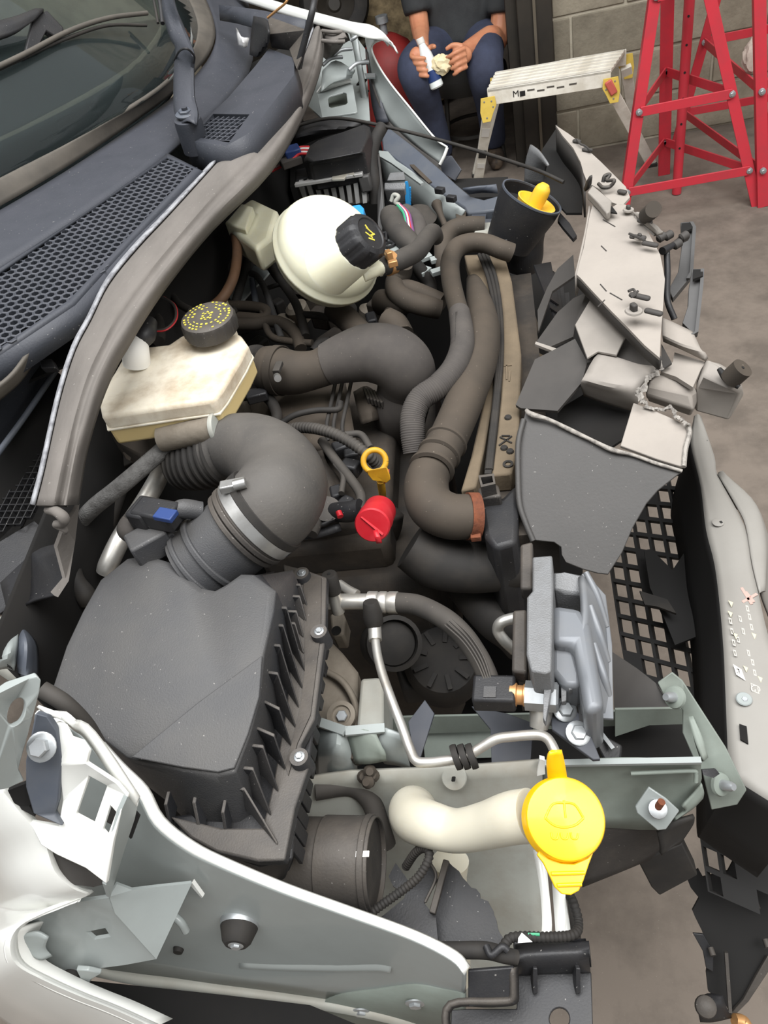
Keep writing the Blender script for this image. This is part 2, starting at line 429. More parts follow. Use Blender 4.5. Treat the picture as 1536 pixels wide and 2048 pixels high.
# ================================================================== the building
def struct(o): o['kind'] = 'structure'; return o
WY = 3.95
floor = struct(box('floor', (0.5, 3.0, -.05), (14, 16, .1), 'floor'))
floor['label'] = 'worn dusty concrete workshop floor'; 
wall = bpy.data.objects.new('wall_back', None); COL.objects.link(wall); wall.location = (1.9, WY, 0); struct(wall)
wall['label'] = 'bare concrete block wall behind the ladder and stands'
box('mortar_bed', (2.2, WY + .115, 1.9), (3.68, .19, 3.8), 'mortar', wall)
bme = None; rows_z = [-.02 + .195 * i + .0 for i in range(6)]
k = 0
for ri in range(6):
    z0 = .01 + ri * .196
    off = .46 if ri % 2 == 0 else .445 - .22 + .0
    xs = [.362]
    x = {0: .468, 1: .66, 2: .445, 3: .68, 4: .455, 5: .65}[ri]
    while x < 2.4: xs.append(x); x += .415 + random.uniform(-.01, .01)
    for a, b in zip(xs[:-1], xs[1:]):
        dy = random.uniform(-.004, .004)
        box('block', ((a + b) / 2, WY + .027 + dy, z0 + .093), (b - a - .012, .03, .184), random.choice(['block', 'block', 'block_dark']), wall, bevel=.004)
# upper wall beyond the blocks in view: one flat sheet with the same stone
box('upper_courses', (2.2, WY + .012, 2.5), (3.68, .03, 2.6), 'block', wall)
wl = struct(box('wall_left', (-3.4, WY + .1, 1.9), (4.2, .2, 3.8), 'block_dark')); wl['label'] = 'block wall left of the dark opening'
lint = struct(box('trim_1', (-.48, WY + .1, 3.0), (1.7, .2, 1.6), 'block_dark')); lint['label'] = 'block lintel above the dark store opening'
# the dark store behind the opening
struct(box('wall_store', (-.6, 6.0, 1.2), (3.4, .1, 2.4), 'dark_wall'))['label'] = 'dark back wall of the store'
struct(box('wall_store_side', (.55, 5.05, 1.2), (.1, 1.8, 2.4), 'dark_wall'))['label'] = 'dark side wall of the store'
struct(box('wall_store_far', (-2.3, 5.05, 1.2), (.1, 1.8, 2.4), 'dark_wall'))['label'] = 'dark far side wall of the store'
struct(box('ceiling', (-.9, 5.05, 2.3), (3.0, 1.9, .1), 'dark_wall'))['label'] = 'unseen ceiling added to keep the store dark'  # out of view, added to keep light out of the store
d = thing('door_1', 'dark steel door folded back beside the block wall', 'door', (.28, 3.9, 0)); d['kind'] = 'structure'
del d['category']
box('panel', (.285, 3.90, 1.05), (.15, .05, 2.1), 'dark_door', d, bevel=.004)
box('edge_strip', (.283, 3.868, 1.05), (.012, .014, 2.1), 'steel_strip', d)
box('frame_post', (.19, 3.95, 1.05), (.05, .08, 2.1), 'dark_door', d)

# scrap in the store
def lump(name, c, r, mat, label, cat, seed, sq=(1, 1, 1), group=None):
    bm = bmesh.new(); bmesh.ops.create_icosphere(bm, subdivisions=3, radius=1)
    for v in bm.verts:
        n = v.co.normalized()
        a = 1 + .34 * noise.noise(n * 2.1 + V((seed, 0, 0))) + .2 * noise.noise(n * 5 + V((0, seed, 0)))
        v.co = V((n.x * sq[0], n.y * sq[1], n.z * sq[2])) * a * r + V(c)
        v.co.z = max(v.co.z, .001)
    me = bpy.data.meshes.new(name); bm.to_mesh(me); bm.free()
    return tag(finish(name, me, mat, ang=25), label, cat, group)
q = PY(775, 40, 5.0); lump('scrap_engine', (q.x, 5.0, .36), .36, 'junk', 'dusty brown scrap engine block in the dark store', 'scrap engine', 3, (.9, .5, 1))
q = PY(848, 30, 5.4); lump('scrap_gearbox', (q.x, 5.4, .3), .28, 'junk', 'brown gearbox casing behind the seated person', 'scrap gearbox', 9, (.7, .7, 1.1))
# a tyre lying against the scrap
q = PY(668, 8, 4.7)
t = thing('tyre', 'black worn tyre leaning behind the white fender', 'tyre', (q.x, 4.7, q.z - .18))
prof = [(.10, -.06), (.13, -.075), (.165, -.07), (.18, -.04), (.18, .04), (.165, .07), (.13, .075), (.10, .06), (.10, -.06)]
lathe('carcass', prof, q, (.3, -1, .3), 'rubber_dark', t, n=40, open_=True)
lathe('rim', [(.099, -.05), (.1, .05), (.08, .03), (.04, .0), (.03, .01)], q, (.3, -1, .3), 'dark_door', t, n=30)
dr = thing('oil_drum', 'dark oil drum carrying the tyre in the store', 'oil drum', (q.x, 4.7, 0))
hd_ = q.z - .19
lathe('shell', [(.15, 0), (.155, .005), (.155, hd_ * .33), (.16, hd_ * .34), (.155, hd_ * .36), (.155, hd_ * .66), (.16, hd_ * .67), (.155, hd_ * .69), (.155, hd_ - .01), (.16, hd_ - .005), (.15, hd_)], (q.x, 4.7, 0), (0, 0, 1), 'dark_door', dr, n=36)
lathe('lid', [(.148, hd_), (.14, hd_ + .001)], (q.x, 4.7, 0), (0, 0, 1), 'steel_strip', dr, n=36)
# red gas cylinder
q = PY(783, 150, 4.25)
t = thing('gas_cylinder', 'dusty red gas cylinder standing left of the seated person', 'gas cylinder', (q.x, 4.25, 0))
lathe('shell', [(.15, .0), (.16, .03), (.16, .42), (.15, .5), (.11, .565), (.06, .6), (.04, .61)], (q.x, 4.25, 0), (0, 0, 1), 'gas_red', t, n=40)
lathe('foot_ring', [(.13, 0), (.165, 0), (.165, .05), (.158, .05)], (q.x, 4.25, 0), (0, 0, 1), 'dark_door', t, n=40)
lathe('valve', [(.018, .6), (.018, .66), (.03, .66), (.03, .69)], (q.x, 4.25, 0), (0, 0, 1), 'zinc', t, n=16)

# ================================================================== the seated person
def remesh(name, geos, mat, parent, vox=.012, sm=4):
    vs, fs = [], []
    for v, f in geos:
        o_ = len(vs); vs.extend(v); fs.extend([tuple(i + o_ for i in q_) for q_ in f])
    o = O(name, vs, fs, mat, parent)
    r = o.modifiers.new('Remesh', 'REMESH'); r.mode = 'VOXEL'; r.voxel_size = vox; r.use_smooth_shade = True
    s_ = o.modifiers.new('Smooth', 'SMOOTH'); s_.iterations = sm; s_.factor = .5
    return o
def ball(c, r, sq=(1, 1, 1), rot=None):
    bm = bmesh.new(); bmesh.ops.create_icosphere(bm, subdivisions=3, radius=1)
    R = rot if rot is not None else Matrix.Identity(3)
    for v in bm.verts: v.co = V(c) + R @ (V((v.co.x * sq[0], v.co.y * sq[1], v.co.z * sq[2])) * r)
    vs = [v.co.copy() for v in bm.verts]; fs = [tuple(v.index for v in f.verts) for f in bm.faces]; bm.free()
    return vs, fs
hipc = V((-.03, 4.22, .52))
pr = thing('person', 'seated person in dark T-shirt and navy trousers holding a bottle and bread', 'person', (hipc.x, 4.1, 0))
pk1 = PY(833, 128, 3.84); pk2 = PY(968, 118, 3.86)          # knees
pa1 = P(884, 285, .09); pa2 = P(978, 268, .09)
pa1 = V((pa1.x, 4.02, .09)); pa2 = V((pa2.x + .02, 4.05, .09))
sh1 = V((-.235, 4.24, 1.02)); sh2 = V((.205, 4.24, 1.0))
el1 = PY(838, 40, 4.12); el2 = PY(1000, 62, 4.08)
wr1 = PY(845, 96, 3.87); wr2 = PY(926, 103, 3.82)
h1 = PY(851, 122, 3.80); h2 = PY(914, 115, 3.78)
geos = [tube_geo([sh1, el1, wr1], [.05, .044, .03], 12, 6), tube_geo([sh2, el2, el2.lerp(wr2, .3), wr2], [.052, .046, .046, .03], 12, 6),
        tube_geo([hipc + V((0, 0, .05)), V((-.01, 4.25, .8)), V((-.01, 4.24, 1.02))], [.13, .15, .15], 14, 5),
        tube_geo([V((-.01, 4.24, 1.02)), V((-.01, 4.21, 1.16))], [.06, .055], 12, 3),
        ball((-.01, 4.18, 1.27), .1, (.78, .95, 1.18)), ball((-.01, 4.085, 1.255), .02, (.7, 1, 1.2)),
        ball((-.09, 4.19, 1.26), .03, (.4, .7, 1)), ball((.07, 4.19, 1.26), .03, (.4, .7, 1)), ball((-.01, 4.1, 1.2), .035, (1, .6, .6))]
# hands: palm + four fingers + thumb each
bx_ = (PY(868, 145, 3.80) - PY(851, 98, 3.82)); bax = (-bx_).normalized()      # bottle axis (up)
bc = PY(857, 126, 3.795)
geos.append(ball(h1 + V((-.035, .015, .01)), .05, (.75, .6, 1.0)))
for i in range(4):
    b0 = h1 + V((-.05, .0, 0)) + bax * (.036 - .0245 * i)
    geos.append(tube_geo([b0 + V((.0, .02, 0)), b0 + V((.005, -.03, -.002)), b0 + V((.035, -.052, -.006)), b0 + V((.066 - .005 * i, -.05, -.012))], [.0105, .0102, .0095, .0075], 8, 4))
geos.append(tube_geo([h1 + V((0, .02, .03)), h1 + V((.035, .02, .045)), h1 + V((.05, -.01, .05))], [.013, .012, .009], 8, 4))
geos.append(tube_geo([wr1, h1 + V((-.015, .01, .0))], [.03, .036], 10, 3))
geos.append(ball(h2 + V((.02, .015, .0)), .05, (.95, .55, .8)))
geos.append(tube_geo([wr2, h2 + V((.03, .01, 0))], [.03, .036], 10, 3))
for i in range(4):
    b0 = h2 + V((.02, -.012, .034 - .0245 * i))
    geos.append(tube_geo([b0 + V((.02, 0, 0)), b0 + V((-.015, -.022, -.002)), b0 + V((-.045 + .004 * i, -.022, -.012)), b0 + V((-.066 + .007 * i, -.008, -.02))], [.0105, .0102, .0092, .007], 8, 4))
geos.append(tube_geo([h2 + V((.03, .01, .035)), h2 + V((-.01, .02, .045)), h2 + V((-.045, .018, .035))], [.013, .012, .009], 8, 4))
remesh('body', geos, 'skin', pr, .0048, 2)
def sleeve(a, b, r0, r1): return tube_geo([a, b], [r0, r1], 14, 4)
e1 = sh1.lerp(el1, .93); e2 = sh2.lerp(el2, .86)
remesh('shirt', [tube_geo([hipc + V((0, -.02, .0)), hipc + V((0, 0, .1)), V((-.01, 4.23, .78)), V((-.01, 4.25, .95)), V((-.01, 4.24, 1.06)), V((-.01, 4.23, 1.1))], [.165, .175, .18, .185, .14, .075], 20, 5, flat=.78),
                 ball(sh1, .09), ball(sh2, .09), sleeve(sh1, e1, .085, .066), sleeve(sh2, e2, .085, .07)], 'shirt', pr, .014, 5)
remesh('trousers', [tube_geo([hipc + V((-.1, 0, .0)), pk1 + V((0, .04, -.01)), pk1 + V((0, -.01, -.06)), pk1.lerp(pa1, .5), pa1], [.105, .085, .082, .066, .06], 14, 6),
                    tube_geo([hipc + V((.1, 0, .0)), pk2 + V((0, .04, -.01)), pk2 + V((0, -.01, -.06)), pk2.lerp(pa2, .5), pa2], [.105, .088, .084, .068, .06], 14, 6),
                    ball(hipc, .17, (1.05, .8, .62))], 'trousers', pr, .014, 4)
for a in (pa1, pa2):
    remesh('boot', [tube_geo([a + V((0, .03, .03)), a + V((0, .02, -.04))], [.05, .05], 12, 2), tube_geo([a + V((0, .05, -.052)), a + V((0, -.06, -.05)), a + V((0, -.15, -.058))], [.046, .046, .032], 12, 4, flat=.8)], 'boot', pr, .012, 3)
remesh('hair', [ball((-.01, 4.2, 1.31), .1, (.84, .98, .95)), ball((-.01, 4.23, 1.26), .085, (.95, .8, 1))], 'hair', pr, .014, 3)
# seat
st = thing('stool', 'black padded stool on thin legs under the seated person', 'stool', (hipc.x, 4.2, 0))
lathe('cushion', [(.17, .34), (.19, .345), (.195, .37), (.19, .41), (.15, .425)], (hipc.x, 4.16, 0), (0, 0, 1), 'seat_black', st, n=32)
for sx, sy in ((-1, -1), (1, -1), (1, 1), (-1, 1)):
    tube('leg', [V((hipc.x + sx * .11, 4.16 + sy * .11, .35)), V((hipc.x + sx * .14, 4.16 + sy * .14, .0))], .011, 'seat_black', st, n=8, sub=2)
lathe('foot_ring', [(.15, .14), (.16, .14), (.16, .155), (.15, .155)], (hipc.x, 4.16, 0), (0, 0, 1), 'seat_black', st, n=28)
# bottle
bt = thing('milk_bottle', 'small white bottle with dark blue label held in a hand', 'bottle', bc - bax * .11)
o0 = bc - bax * .105
lathe('bottle_body', [(.024, 0), (.03, .006), (.031, .11), (.028, .14), (.016, .175), (.014, .19)], o0, bax, 'bottle_white', bt, n=24)
lathe('cap', [(.0165, .186), (.017, .188), (.017, .206), (.015, .208)], o0, bax, 'sticker_white', bt, n=20)
lathe('label', [(.0314, .03), (.0318, .03), (.0318, .075), (.0314, .075)], o0, bax, 'label_blue', bt, n=24)
bd = lump('bread_roll', h2 + V((-.068, -.012, -.012)), .046, 'bread', 'torn piece of pale bread held in a hand', 'bread', 5, (1.0, .5, .85))

# ================================================================== work platform
pl = thing('work_platform', 'low aluminium folding work platform with yellow corner hinges', 'step platform', P(1110, 330, 0))
a, b, c_, d_ = P(974, 180, .5), P(1222, 140, .5), P(1252, 97, .5), P(992, 143, .5)
hexa('tread', [a, b, c_, d_], (0, 0, -.012), 'aluminium', pl, bevel=.002)
for i in range(6):
    t0, t1 = i / 6 + .02, i / 6 + .1
    hexa('tread_rib', [a.lerp(d_, t0) + V((0, 0, .003)), b.lerp(c_, t0) + V((0, 0, .003)), b.lerp(c_, t1) + V((0, 0, .003)), a.lerp(d_, t1) + V((0, 0, .003))], (0, 0, -.003), 'aluminium', pl)
fr = hexa('side_rail', [a, b, b + V((0, .012, 0)), a + V((0, .012, 0))], (0, 0, -.062), 'aluminium', pl, bevel=.002)
hexa('side_rail', [d_, c_, c_ - V((0, .012, 0)), d_ - V((0, .012, 0))], (0, 0, -.062), 'aluminium', pl, bevel=.002)
n_ = -(b - a).cross(V((0, 0, 1))).normalized(); n_ = n_ if n_.y < 0 else -n_
rt = (b - a).normalized()
text('print', 'M', a.lerp(b, .235) + V((0, 0, -.033)) + n_ * .0015, rt, (0, 0, 1), .035, 'print_black', pl)
box('print_box', a.lerp(b, .29) + V((0, 0, -.035)) + n_ * .001, (.022, .002, .02), 'print_black', pl)
for kx in (.36, .44, .52, .6, .7): box('worn_print', a.lerp(b, kx) + V((0, 0, -.03 + .004 * math.sin(kx * 40))) + n_ * .001, (.03, .001, .006), 'trim_strip', pl, frame_along(a, b))
footL, footR = P(956, 372, 0), P(1302, 332, 0)
bl = footL + V((.02, .42, 0)); br = footR + V((-.02, .36, 0))
legs = [(a, footL), (b, footR), (d_, V((footL.x, min(footL.y + .28, 3.9), 0))), (c_, V((footR.x - .02, 3.9, 0)))]
for i, (tp, ft) in enumerate(legs):
    bar('leg', tp + V((0, 0, -.07)), ft + V((0, 0, .012)), .045, .022, 'aluminium', pl, up=(0, 1, 0), bevel=.002)
    box('foot_pad', ft + V((0, 0, .008)), (.05, .035, .016), 'seat_black', pl, bevel=.003)
    hp = tp + V((0, 0, -.06)); sg = -1 if i in (0, 3) else 1
    sgx = -1 if i in (0, 2) else 1
    yy = n_ * .008 if i < 2 else -n_ * .008
    pts = [(-.028, .035), (.03, .035), (.034, .0), (.018, -.03), (.004, -.062), (-.03, -.062), (-.036, -.02)]
    pts = [hp + V((-sgx * px_, 0, pz)) + yy for px_, pz in pts]
    hg = plate('hinge', pts, 0, 'hinge_yellow', pl, ext=-yy.normalized() * -.006, bevel=.001)
    for ox, oz in ((-.015, .02), (.015, .018), (-.01, -.045), (.02, -.005)):
        lathe('rivet', [(.004, 0), (.003, .002)], hp + V((-sgx * ox, 0, oz)) + yy * 1.75, yy, 'zinc', hg, n=10)
    if i == 1:
        box('lock_tag', hp + V((.0, 0, .0)) + yy * 2.2, (.03, .012, .06), 'red_tag', pl, roty(-.45), bevel=.005)
# stickers on the near leg
tp, ft = legs[0]; tp = tp + V((0, 0, -.07)); ax = (tp - ft).normalized()
yv = V((0, -1, 0)); sd = ax.cross(yv).normalized()
for f0, s0, mt, nm in ((.72, .05, 'sticker_white', 'sticker'), (.45, .05, 'print_black', 'sticker'), (.3, .03, 'sticker_white', 'sticker')):
    cc = ft.lerp(tp, f0); cc = cc + yv * .0125
    box(nm, cc, (.034, .0015, s0), mt, pl, Matrix((sd, yv, ax)).transposed())

# ================================================================== axle stands
def stand(name, label, feet, top, tube_at, H, group):
    t = thing(name, label, 'axle stand', (tube_at.x, tube_at.y, 0), group)
    for i, (f, tp) in enumerate(zip(feet, top)):
        bar('leg', f, tp, .04 if i < 2 else .05, .007, 'red_paint', t, up=(0, 1, .2), bevel=.001)
        bar('leg_flange', f + V((.016 if i else -.016, .014, 0)), tp + V((.016 if i else -.016, .014, 0)), .007, .03, 'red_paint', t, up=(0, 1, .2), bevel=.001)
    n = len(feet)
    for z in (.15, .44, .8):
        r = [f.lerp(tp, z / tp.z) for f, tp in zip(feet, top)]
        for i in range(n):
            p0, p1 = r[i], r[(i + 1) % n]
            off = V((0, -.008, 0)) if i == 0 else V((0, .004, 0))
            b_ = bar('brace', p0 + (p1 - p0).normalized() * .005 + off, p1 + off, .007, .034, 'red_paint', t, bevel=.001)
            for pp in (p0, p1): bolt('bolt', pp + V((0, -.013 if i == 0 else -.005, 0)), (0, -1, 0), .0075, 'zinc', b_, True)
    tube('screw_tube', [V((tube_at.x, tube_at.y, .004)), V((tube_at.x, tube_at.y, H))], .019, 'red_paint', t, n=20, sub=2)
    for i in range(9):
        lathe('pin_hole', [(.0045, 0), (.0045, .001)], V((tube_at.x - .004, tube_at.y - .0187, .2 + i * .095)), (-.15, -1, 0), 'print_black', t, n=10)
    box('collar', (tube_at.x, tube_at.y, 1.1), (.2, .16, .05), 'red_paint', t, bevel=.004)
    return t
def ext(f, q_, z):
    d__ = (q_ - f); return f + d__ * (z / d__.z)
fl, frr = P(1243, 458, .0), P(1514, 412, .0)
rr_ = P(1328, 350, 0)
ctr = P(1353, 388, 0); ctr = V((ctr.x, ctr.y, 0))
top3 = [ext(fl, PY(1310, 0, fl.y + .06), 1.1), ext(frr, PY(1421, 0, frr.y + .06), 1.1), ext(rr_, PY(1335, 0, rr_.y - .06), 1.1)]
stand('axle_stand', 'tall red axle stand with round centre tube right of the platform', [fl, frr, rr_], top3, ctr, 1.25, 'red axle stands')
L2, F2 = P(1350, 292, 0), P(1526, 414, 0)
R2 = V((F2.x + .42, L2.y - .02, 0)); c2 = (L2 + F2 + R2) / 3
t2 = [ext(L2, PY(1432, 0, L2.y - .08), 1.1), ext(F2, PY(1520, 0, F2.y + .03), 1.1), R2 + V((-.14, -.12, 1.1))]
c2 = V(((t2[0].x + t2[2].x) / 2 + .02, c2.y + .05, 0))
s2 = stand('axle_stand', 'red axle stand cut by the right edge of the picture', [F2, L2, R2], [t2[1], t2[0], t2[2]], c2, 1.25, 'red axle stands')
q = PY(1503, 112, F2.y + .16)
lump('rag', q, .05, 'rag', 'crumpled grey rag hung on the right red stand', 'rag', 12, (.6, .5, 1.2))
# ================================================================== windscreen, cowl, wipers
ws = thing('windscreen', 'dark windscreen glass above the black cowl', 'windscreen', cA(300, 560, 1.2))
edge = [cA(-420, 1010, 1.29), cA(0, 780, 1.275), cA(340, 605, 1.265), cA(700, 395, 1.26), cA(835, 235, 1.265), cA(868, 130, 1.275), cA(850, 45, 1.29), cA(800, -60, 1.31)]
bk = V((-.62, .05, .5))
surf('pane', [edge, [e + bk * .35 + V((0, 0, .012)) for e in edge], [e + bk * .8 + V((0, 0, .01)) for e in edge], [e + bk * 1.3 for e in edge]], .005, 'glass', ws, sub=(4, 4))
strip = [cA(-420, 1130, 1.262), cA(0, 905, 1.25), cA(360, 690, 1.24), cA(722, 440, 1.235), cA(880, 290, 1.235), cA(940, 180, 1.25), cA(935, 80, 1.265), cA(880, -60, 1.29)]
surf('lower_seal_strip', [edge, [a.lerp(b, .5) + V((0, 0, .004)) for a, b in zip(edge, strip)], strip], .006, 'trim_strip', ws, sub=(3, 5))
# dashboard behind the glass, carried up as an added wall against light
ds = [e + V((-.06, 0, -.06)) for e in edge]
tag(surf('dashboard', [ds, [e + V((-.3, 0, .02)) for e in ds], [e + V((-.55, 0, .06)) for e in ds], [e + V((-.9, 0, -.05)) for e in ds], [e + V((-1.25, 0, .3)) for e in ds], [e + V((-1.3, 0, .9)) for e in ds]], .01, 'dash', None, sub=(4, 3)), 'dark dashboard and added back wall blocking light behind the windscreen', 'dashboard')

cw = thing('cowl_panel', 'blue-black plastic cowl panel with honeycomb air grilles', 'cowl panel', cA(500, 900, 1.1))
r0 = [s_ + V((0.0, 0, -.004)) for s_ in strip]
r2 = [cA(-420, 1440, 1.238), cA(0, 1172, 1.232), cA(380, 925, 1.229), cA(725, 680, 1.225), cA(850, 575, 1.21), cA(1000, 440, 1.2), cA(1110, 260, 1.2), cA(1090, 0, 1.22)]
r1 = [a.lerp(b, .5) + V((0, 0, .002)) for a, b in zip(r0, r2)]
surf('apron', [r0, r1, r2], .004, 'cowl', cw, sub=(4, 4))
def inside(p, poly):
    c = False; n = len(poly)
    for i in range(n):
        a, b = poly[i], poly[(i + 1) % n]
        if (a[1] > p[1]) != (b[1] > p[1]) and p[0] < (b[0] - a[0]) * (p[1] - a[1]) / (b[1] - a[1]) + a[0]: c = not c
    return c
def honeycomb(name, poly, pitch, depth, mat, parent, wall=.22, square=False, skip=None):
    """open lattice of cells filling a flat outline of places"""
    c = sum(poly, V((0, 0, 0))) / len(poly)
    n = V((0, 0, 0))
    for i in range(len(poly)): n += (poly[i] - c).cross(poly[(i + 1) % len(poly)] - c)
    n.normalize()
    if n.z < 0: n = -n
    x = (poly[1] - poly[0]).normalized(); y = n.cross(x)
    P2 = [((p - c).dot(x), (p - c).dot(y)) for p in poly]
    lo = [min(p[i] for p in P2) for i in (0, 1)]; hi = [max(p[i] for p in P2) for i in (0, 1)]
    vs, fs = [], []; k = 4 if square else 6
    dy = pitch * (1 if square else .866); j = 0; yy = lo[1]
    while yy < hi[1]:
        xx = lo[0] + (0 if square or j % 2 == 0 else pitch / 2)
        while xx < hi[0]:
            if inside((xx, yy), P2):
                base = len(vs)
                R = pitch / (math.sqrt(2) if square else math.sqrt(3))
                ph = math.pi / 4 if square else math.pi / 6
                for rr, zz in ((R, 0), (R * (1 - wall), .0006), (R * (1 - wall * 1.25), -depth), (R, -depth)):
                    for q_ in range(k):
                        th = ph + 2 * math.pi * q_ / k
                        vs.append(c + x * (xx + rr * math.cos(th)) + y * (yy + rr * math.sin(th)) + n * zz)
                for a in range(2):
                    for q_ in range(k):
                        q2 = (q_ + 1) % k
                        fs.append((base + a * k + q_, base + a * k + q2, base + (a + 1) * k + q2, base + (a + 1) * k + q_))
            xx += pitch
        yy += dy; j += 1
    return O(name, vs, fs, mat, parent, fix=False, smooth=False)
# main grille: raised box with a field of hexagonal holes
go = [cA(735, 672, 1.225), cA(893, 752, 1.21), cA(600, 1040, 1.205), cA(420, 1240, 1.2), cA(330, 1340, 1.2), cA(-120, 1640, 1.2), cA(-260, 1720, 1.2), cA(-260, 1340, 1.235), cA(0, 1165, 1.232)]
gi = [cA(733, 690, 1.2255), cA(852, 738, 1.214), cA(565, 1035, 1.21), cA(385, 1230, 1.207), cA(300, 1318, 1.206), cA(-110, 1600, 1.204), cA(-230, 1660, 1.205), cA(-230, 1345, 1.234), cA(0, 1190, 1.230)]
surf('grille_frame', [go + go[:1], gi + gi[:1]], .004, 'cowl', cw, sub=(1, 1))
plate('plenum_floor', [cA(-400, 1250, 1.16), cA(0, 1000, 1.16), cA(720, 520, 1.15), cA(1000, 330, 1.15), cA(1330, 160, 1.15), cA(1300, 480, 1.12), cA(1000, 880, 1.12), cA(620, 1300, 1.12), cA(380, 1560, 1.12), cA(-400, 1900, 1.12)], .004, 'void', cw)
pl_ = [p + V((0, 0, -.002)) for p in gi]
honeycomb('grille_mesh', pl_, .0118, .009, 'cowl', cw, wall=.30)
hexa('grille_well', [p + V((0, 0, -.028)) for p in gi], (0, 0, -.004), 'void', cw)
skirt = [go[0], go[1], go[2], go[3], go[4], go[5]]
surf('grille_skirt', [skirt, [p + V((.006, 0, -.03)) for p in skirt]], .003, 'cowl', cw, sub=(1, 1))
# far duct with the small grille
dt = [cA(1180, 212, 1.255), cA(1292, 255, 1.25), cA(1290, 330, 1.245), cA(1100, 580, 1.238), cA(990, 642, 1.235), cA(800, 612, 1.238), cA(860, 560, 1.24), cA(1000, 430, 1.245), cA(1120, 290, 1.25)]
gh = [cA(935, 500, 1.2415), cA(1095, 502, 1.241), cA(1005, 625, 1.2362), cA(848, 600, 1.239)]
plate('duct_top', dt, 0, 'cowl', cw, holes=[gh], ext=(0, 0, -.004))
honeycomb('duct_mesh', [p + V((0, 0, -.0015)) for p in (gh[0], gh[1], gh[2], gh[3])], .0112, .008, 'cowl', cw, wall=.24, square=True)
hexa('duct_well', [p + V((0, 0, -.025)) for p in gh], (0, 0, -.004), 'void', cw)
sk = [dt[1], dt[2], dt[3], dt[4], dt[5], dt[6]]
surf('duct_side', [sk, [p + V((.002, -.002, -.05)) for p in sk]], .003, 'cowl', cw, sub=(1, 1))
surf('end_flap', [[cA(1112, 70, 1.30), cA(1165, 85, 1.30), cA(1178, 140, 1.29)], [cA(1100, 160, 1.27), cA(1150, 180, 1.27), cA(1175, 190, 1.27)], [cA(1095, 240, 1.245), cA(1130, 250, 1.245), cA(1172, 225, 1.245)]], .003, 'blackpl', cw, sub=(3, 4))
plate('end_cover', [cA(1175, 70, 1.29), cA(1345, 130, 1.28), cA(1330, 230, 1.26), cA(1300, 300, 1.25), cA(1270, 215, 1.255), cA(1190, 205, 1.258), cA(1178, 150, 1.28)], .004, 'blackpl_dusty', cw, bevel=.001)
plate('side_fin', [cA(1340, 120, 1.285), cA(1352, 132, 1.285), cA(1318, 300, 1.235), cA(1298, 300, 1.235)], .003, 'blackpl', cw)
# stepped inner ledge below the grille, near side
lg = [[cG(520, 150, 1.19), cG(330, 240, 1.185), cG(190, 430, 1.185), cG(60, 600, 1.18), cG(-120, 720, 1.18)],
      [cG(520, 190, 1.18), cG(400, 270, 1.175), cG(220, 450, 1.175), cG(100, 610, 1.17), cG(-120, 790, 1.17)],
      [cG(510, 225, 1.165), cG(410, 290, 1.165), cG(235, 470, 1.165), cG(110, 640, 1.16), cG(-120, 830, 1.16)]]
surf('near_ledge', lg, .004, 'trim_strip', cw, sub=(3, 5))
plate('ledge_wall', [cG(515, 240, 1.15), cG(340, 345, 1.15), cG(225, 450, 1.15), cG(0, 640, 1.15), cG(-100, 700, 1.15), cG(-100, 1130, 1.06), cG(0, 1030, 1.06), cG(330, 560, 1.07)], .004, 'cowl', cw)
plate('ledge_clip', [cG(230, 500, 1.152), cG(300, 490, 1.152), cG(325, 540, 1.148), cG(240, 545, 1.148)], .01, 'blackpl', cw, bevel=.001)
tube('ledge_lip', [cG(335, 545, 1.10), cG(150, 820, 1.09), cG(-60, 1110, 1.08)], .004, 'bracket_blue', cw, n=8)
# lower shelf of vents seen past the end of the seal
sh = [cG(40, 1040, 1.02), cG(260, 1030, 1.02), cG(190, 1420, 1.0), cG(-80, 1520, 1.0), cG(-80, 1300, 1.01)]
honeycomb('lower_vent', sh, .0105, .006, 'blackpl', cw, wall=.14, square=True)
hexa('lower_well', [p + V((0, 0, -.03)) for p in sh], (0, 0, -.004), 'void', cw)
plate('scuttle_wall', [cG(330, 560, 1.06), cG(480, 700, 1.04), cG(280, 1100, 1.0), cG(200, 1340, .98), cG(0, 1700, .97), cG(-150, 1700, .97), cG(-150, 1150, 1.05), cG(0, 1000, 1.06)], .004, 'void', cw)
plate('scuttle_tail', [cG(0, 1560, .99), cG(200, 1440, .99), cG(330, 1560, .98), cG(345, 1720, .97), cG(180, 1850, .97), cG(0, 1980, .97), cG(-80, 2000, .97)], .004, 'blackpl', cw)

hexa('scuttle_filler', [cG(480, 700, 1.0), cG(540, 760, 1.0), cG(530, 1000, .98), cG(480, 1500, .96), cG(420, 1800, .95), cG(330, 1900, .95), cG(180, 1700, .95), cG(200, 1300, .96), cG(330, 900, .99)], (0, 0, -.3), 'void', cw)  # dark filler added so no lit floor shows past the seal
# wiper arms
wa = thing('windscreen_wiper', 'satin black windscreen wiper standing up from its pivot nut', 'wiper', cA(830, 540, 1.22))
pv = cA(825, 530, 1.262)
La_ = [(715, -60, 1.40), (712, 40, 1.375), (745, 160, 1.345), (772, 215, 1.332), (765, 300, 1.312), (763, 420, 1.285), (768, 490, 1.272), (790, 548, 1.262)]
Ra_ = [(752, -60, 1.40), (775, 40, 1.375), (812, 130, 1.35), (852, 235, 1.332), (850, 300, 1.312), (852, 420, 1.285), (867, 490, 1.272), (864, 548, 1.262)]
surf('arm', [[cA(x, y, z - .012) for x, y, z in La_], [cA(x, y, z) for x, y, z in La_], [cA(*[(p + q) / 2 for p, q in zip(l, r)]) + V((0, 0, .006)) for l, r in zip(La_, Ra_)], [cA(x, y, z) for x, y, z in Ra_], [cA(x, y, z - .012) for x, y, z in Ra_]], .002, 'cowl', wa, sub=(3, 4))
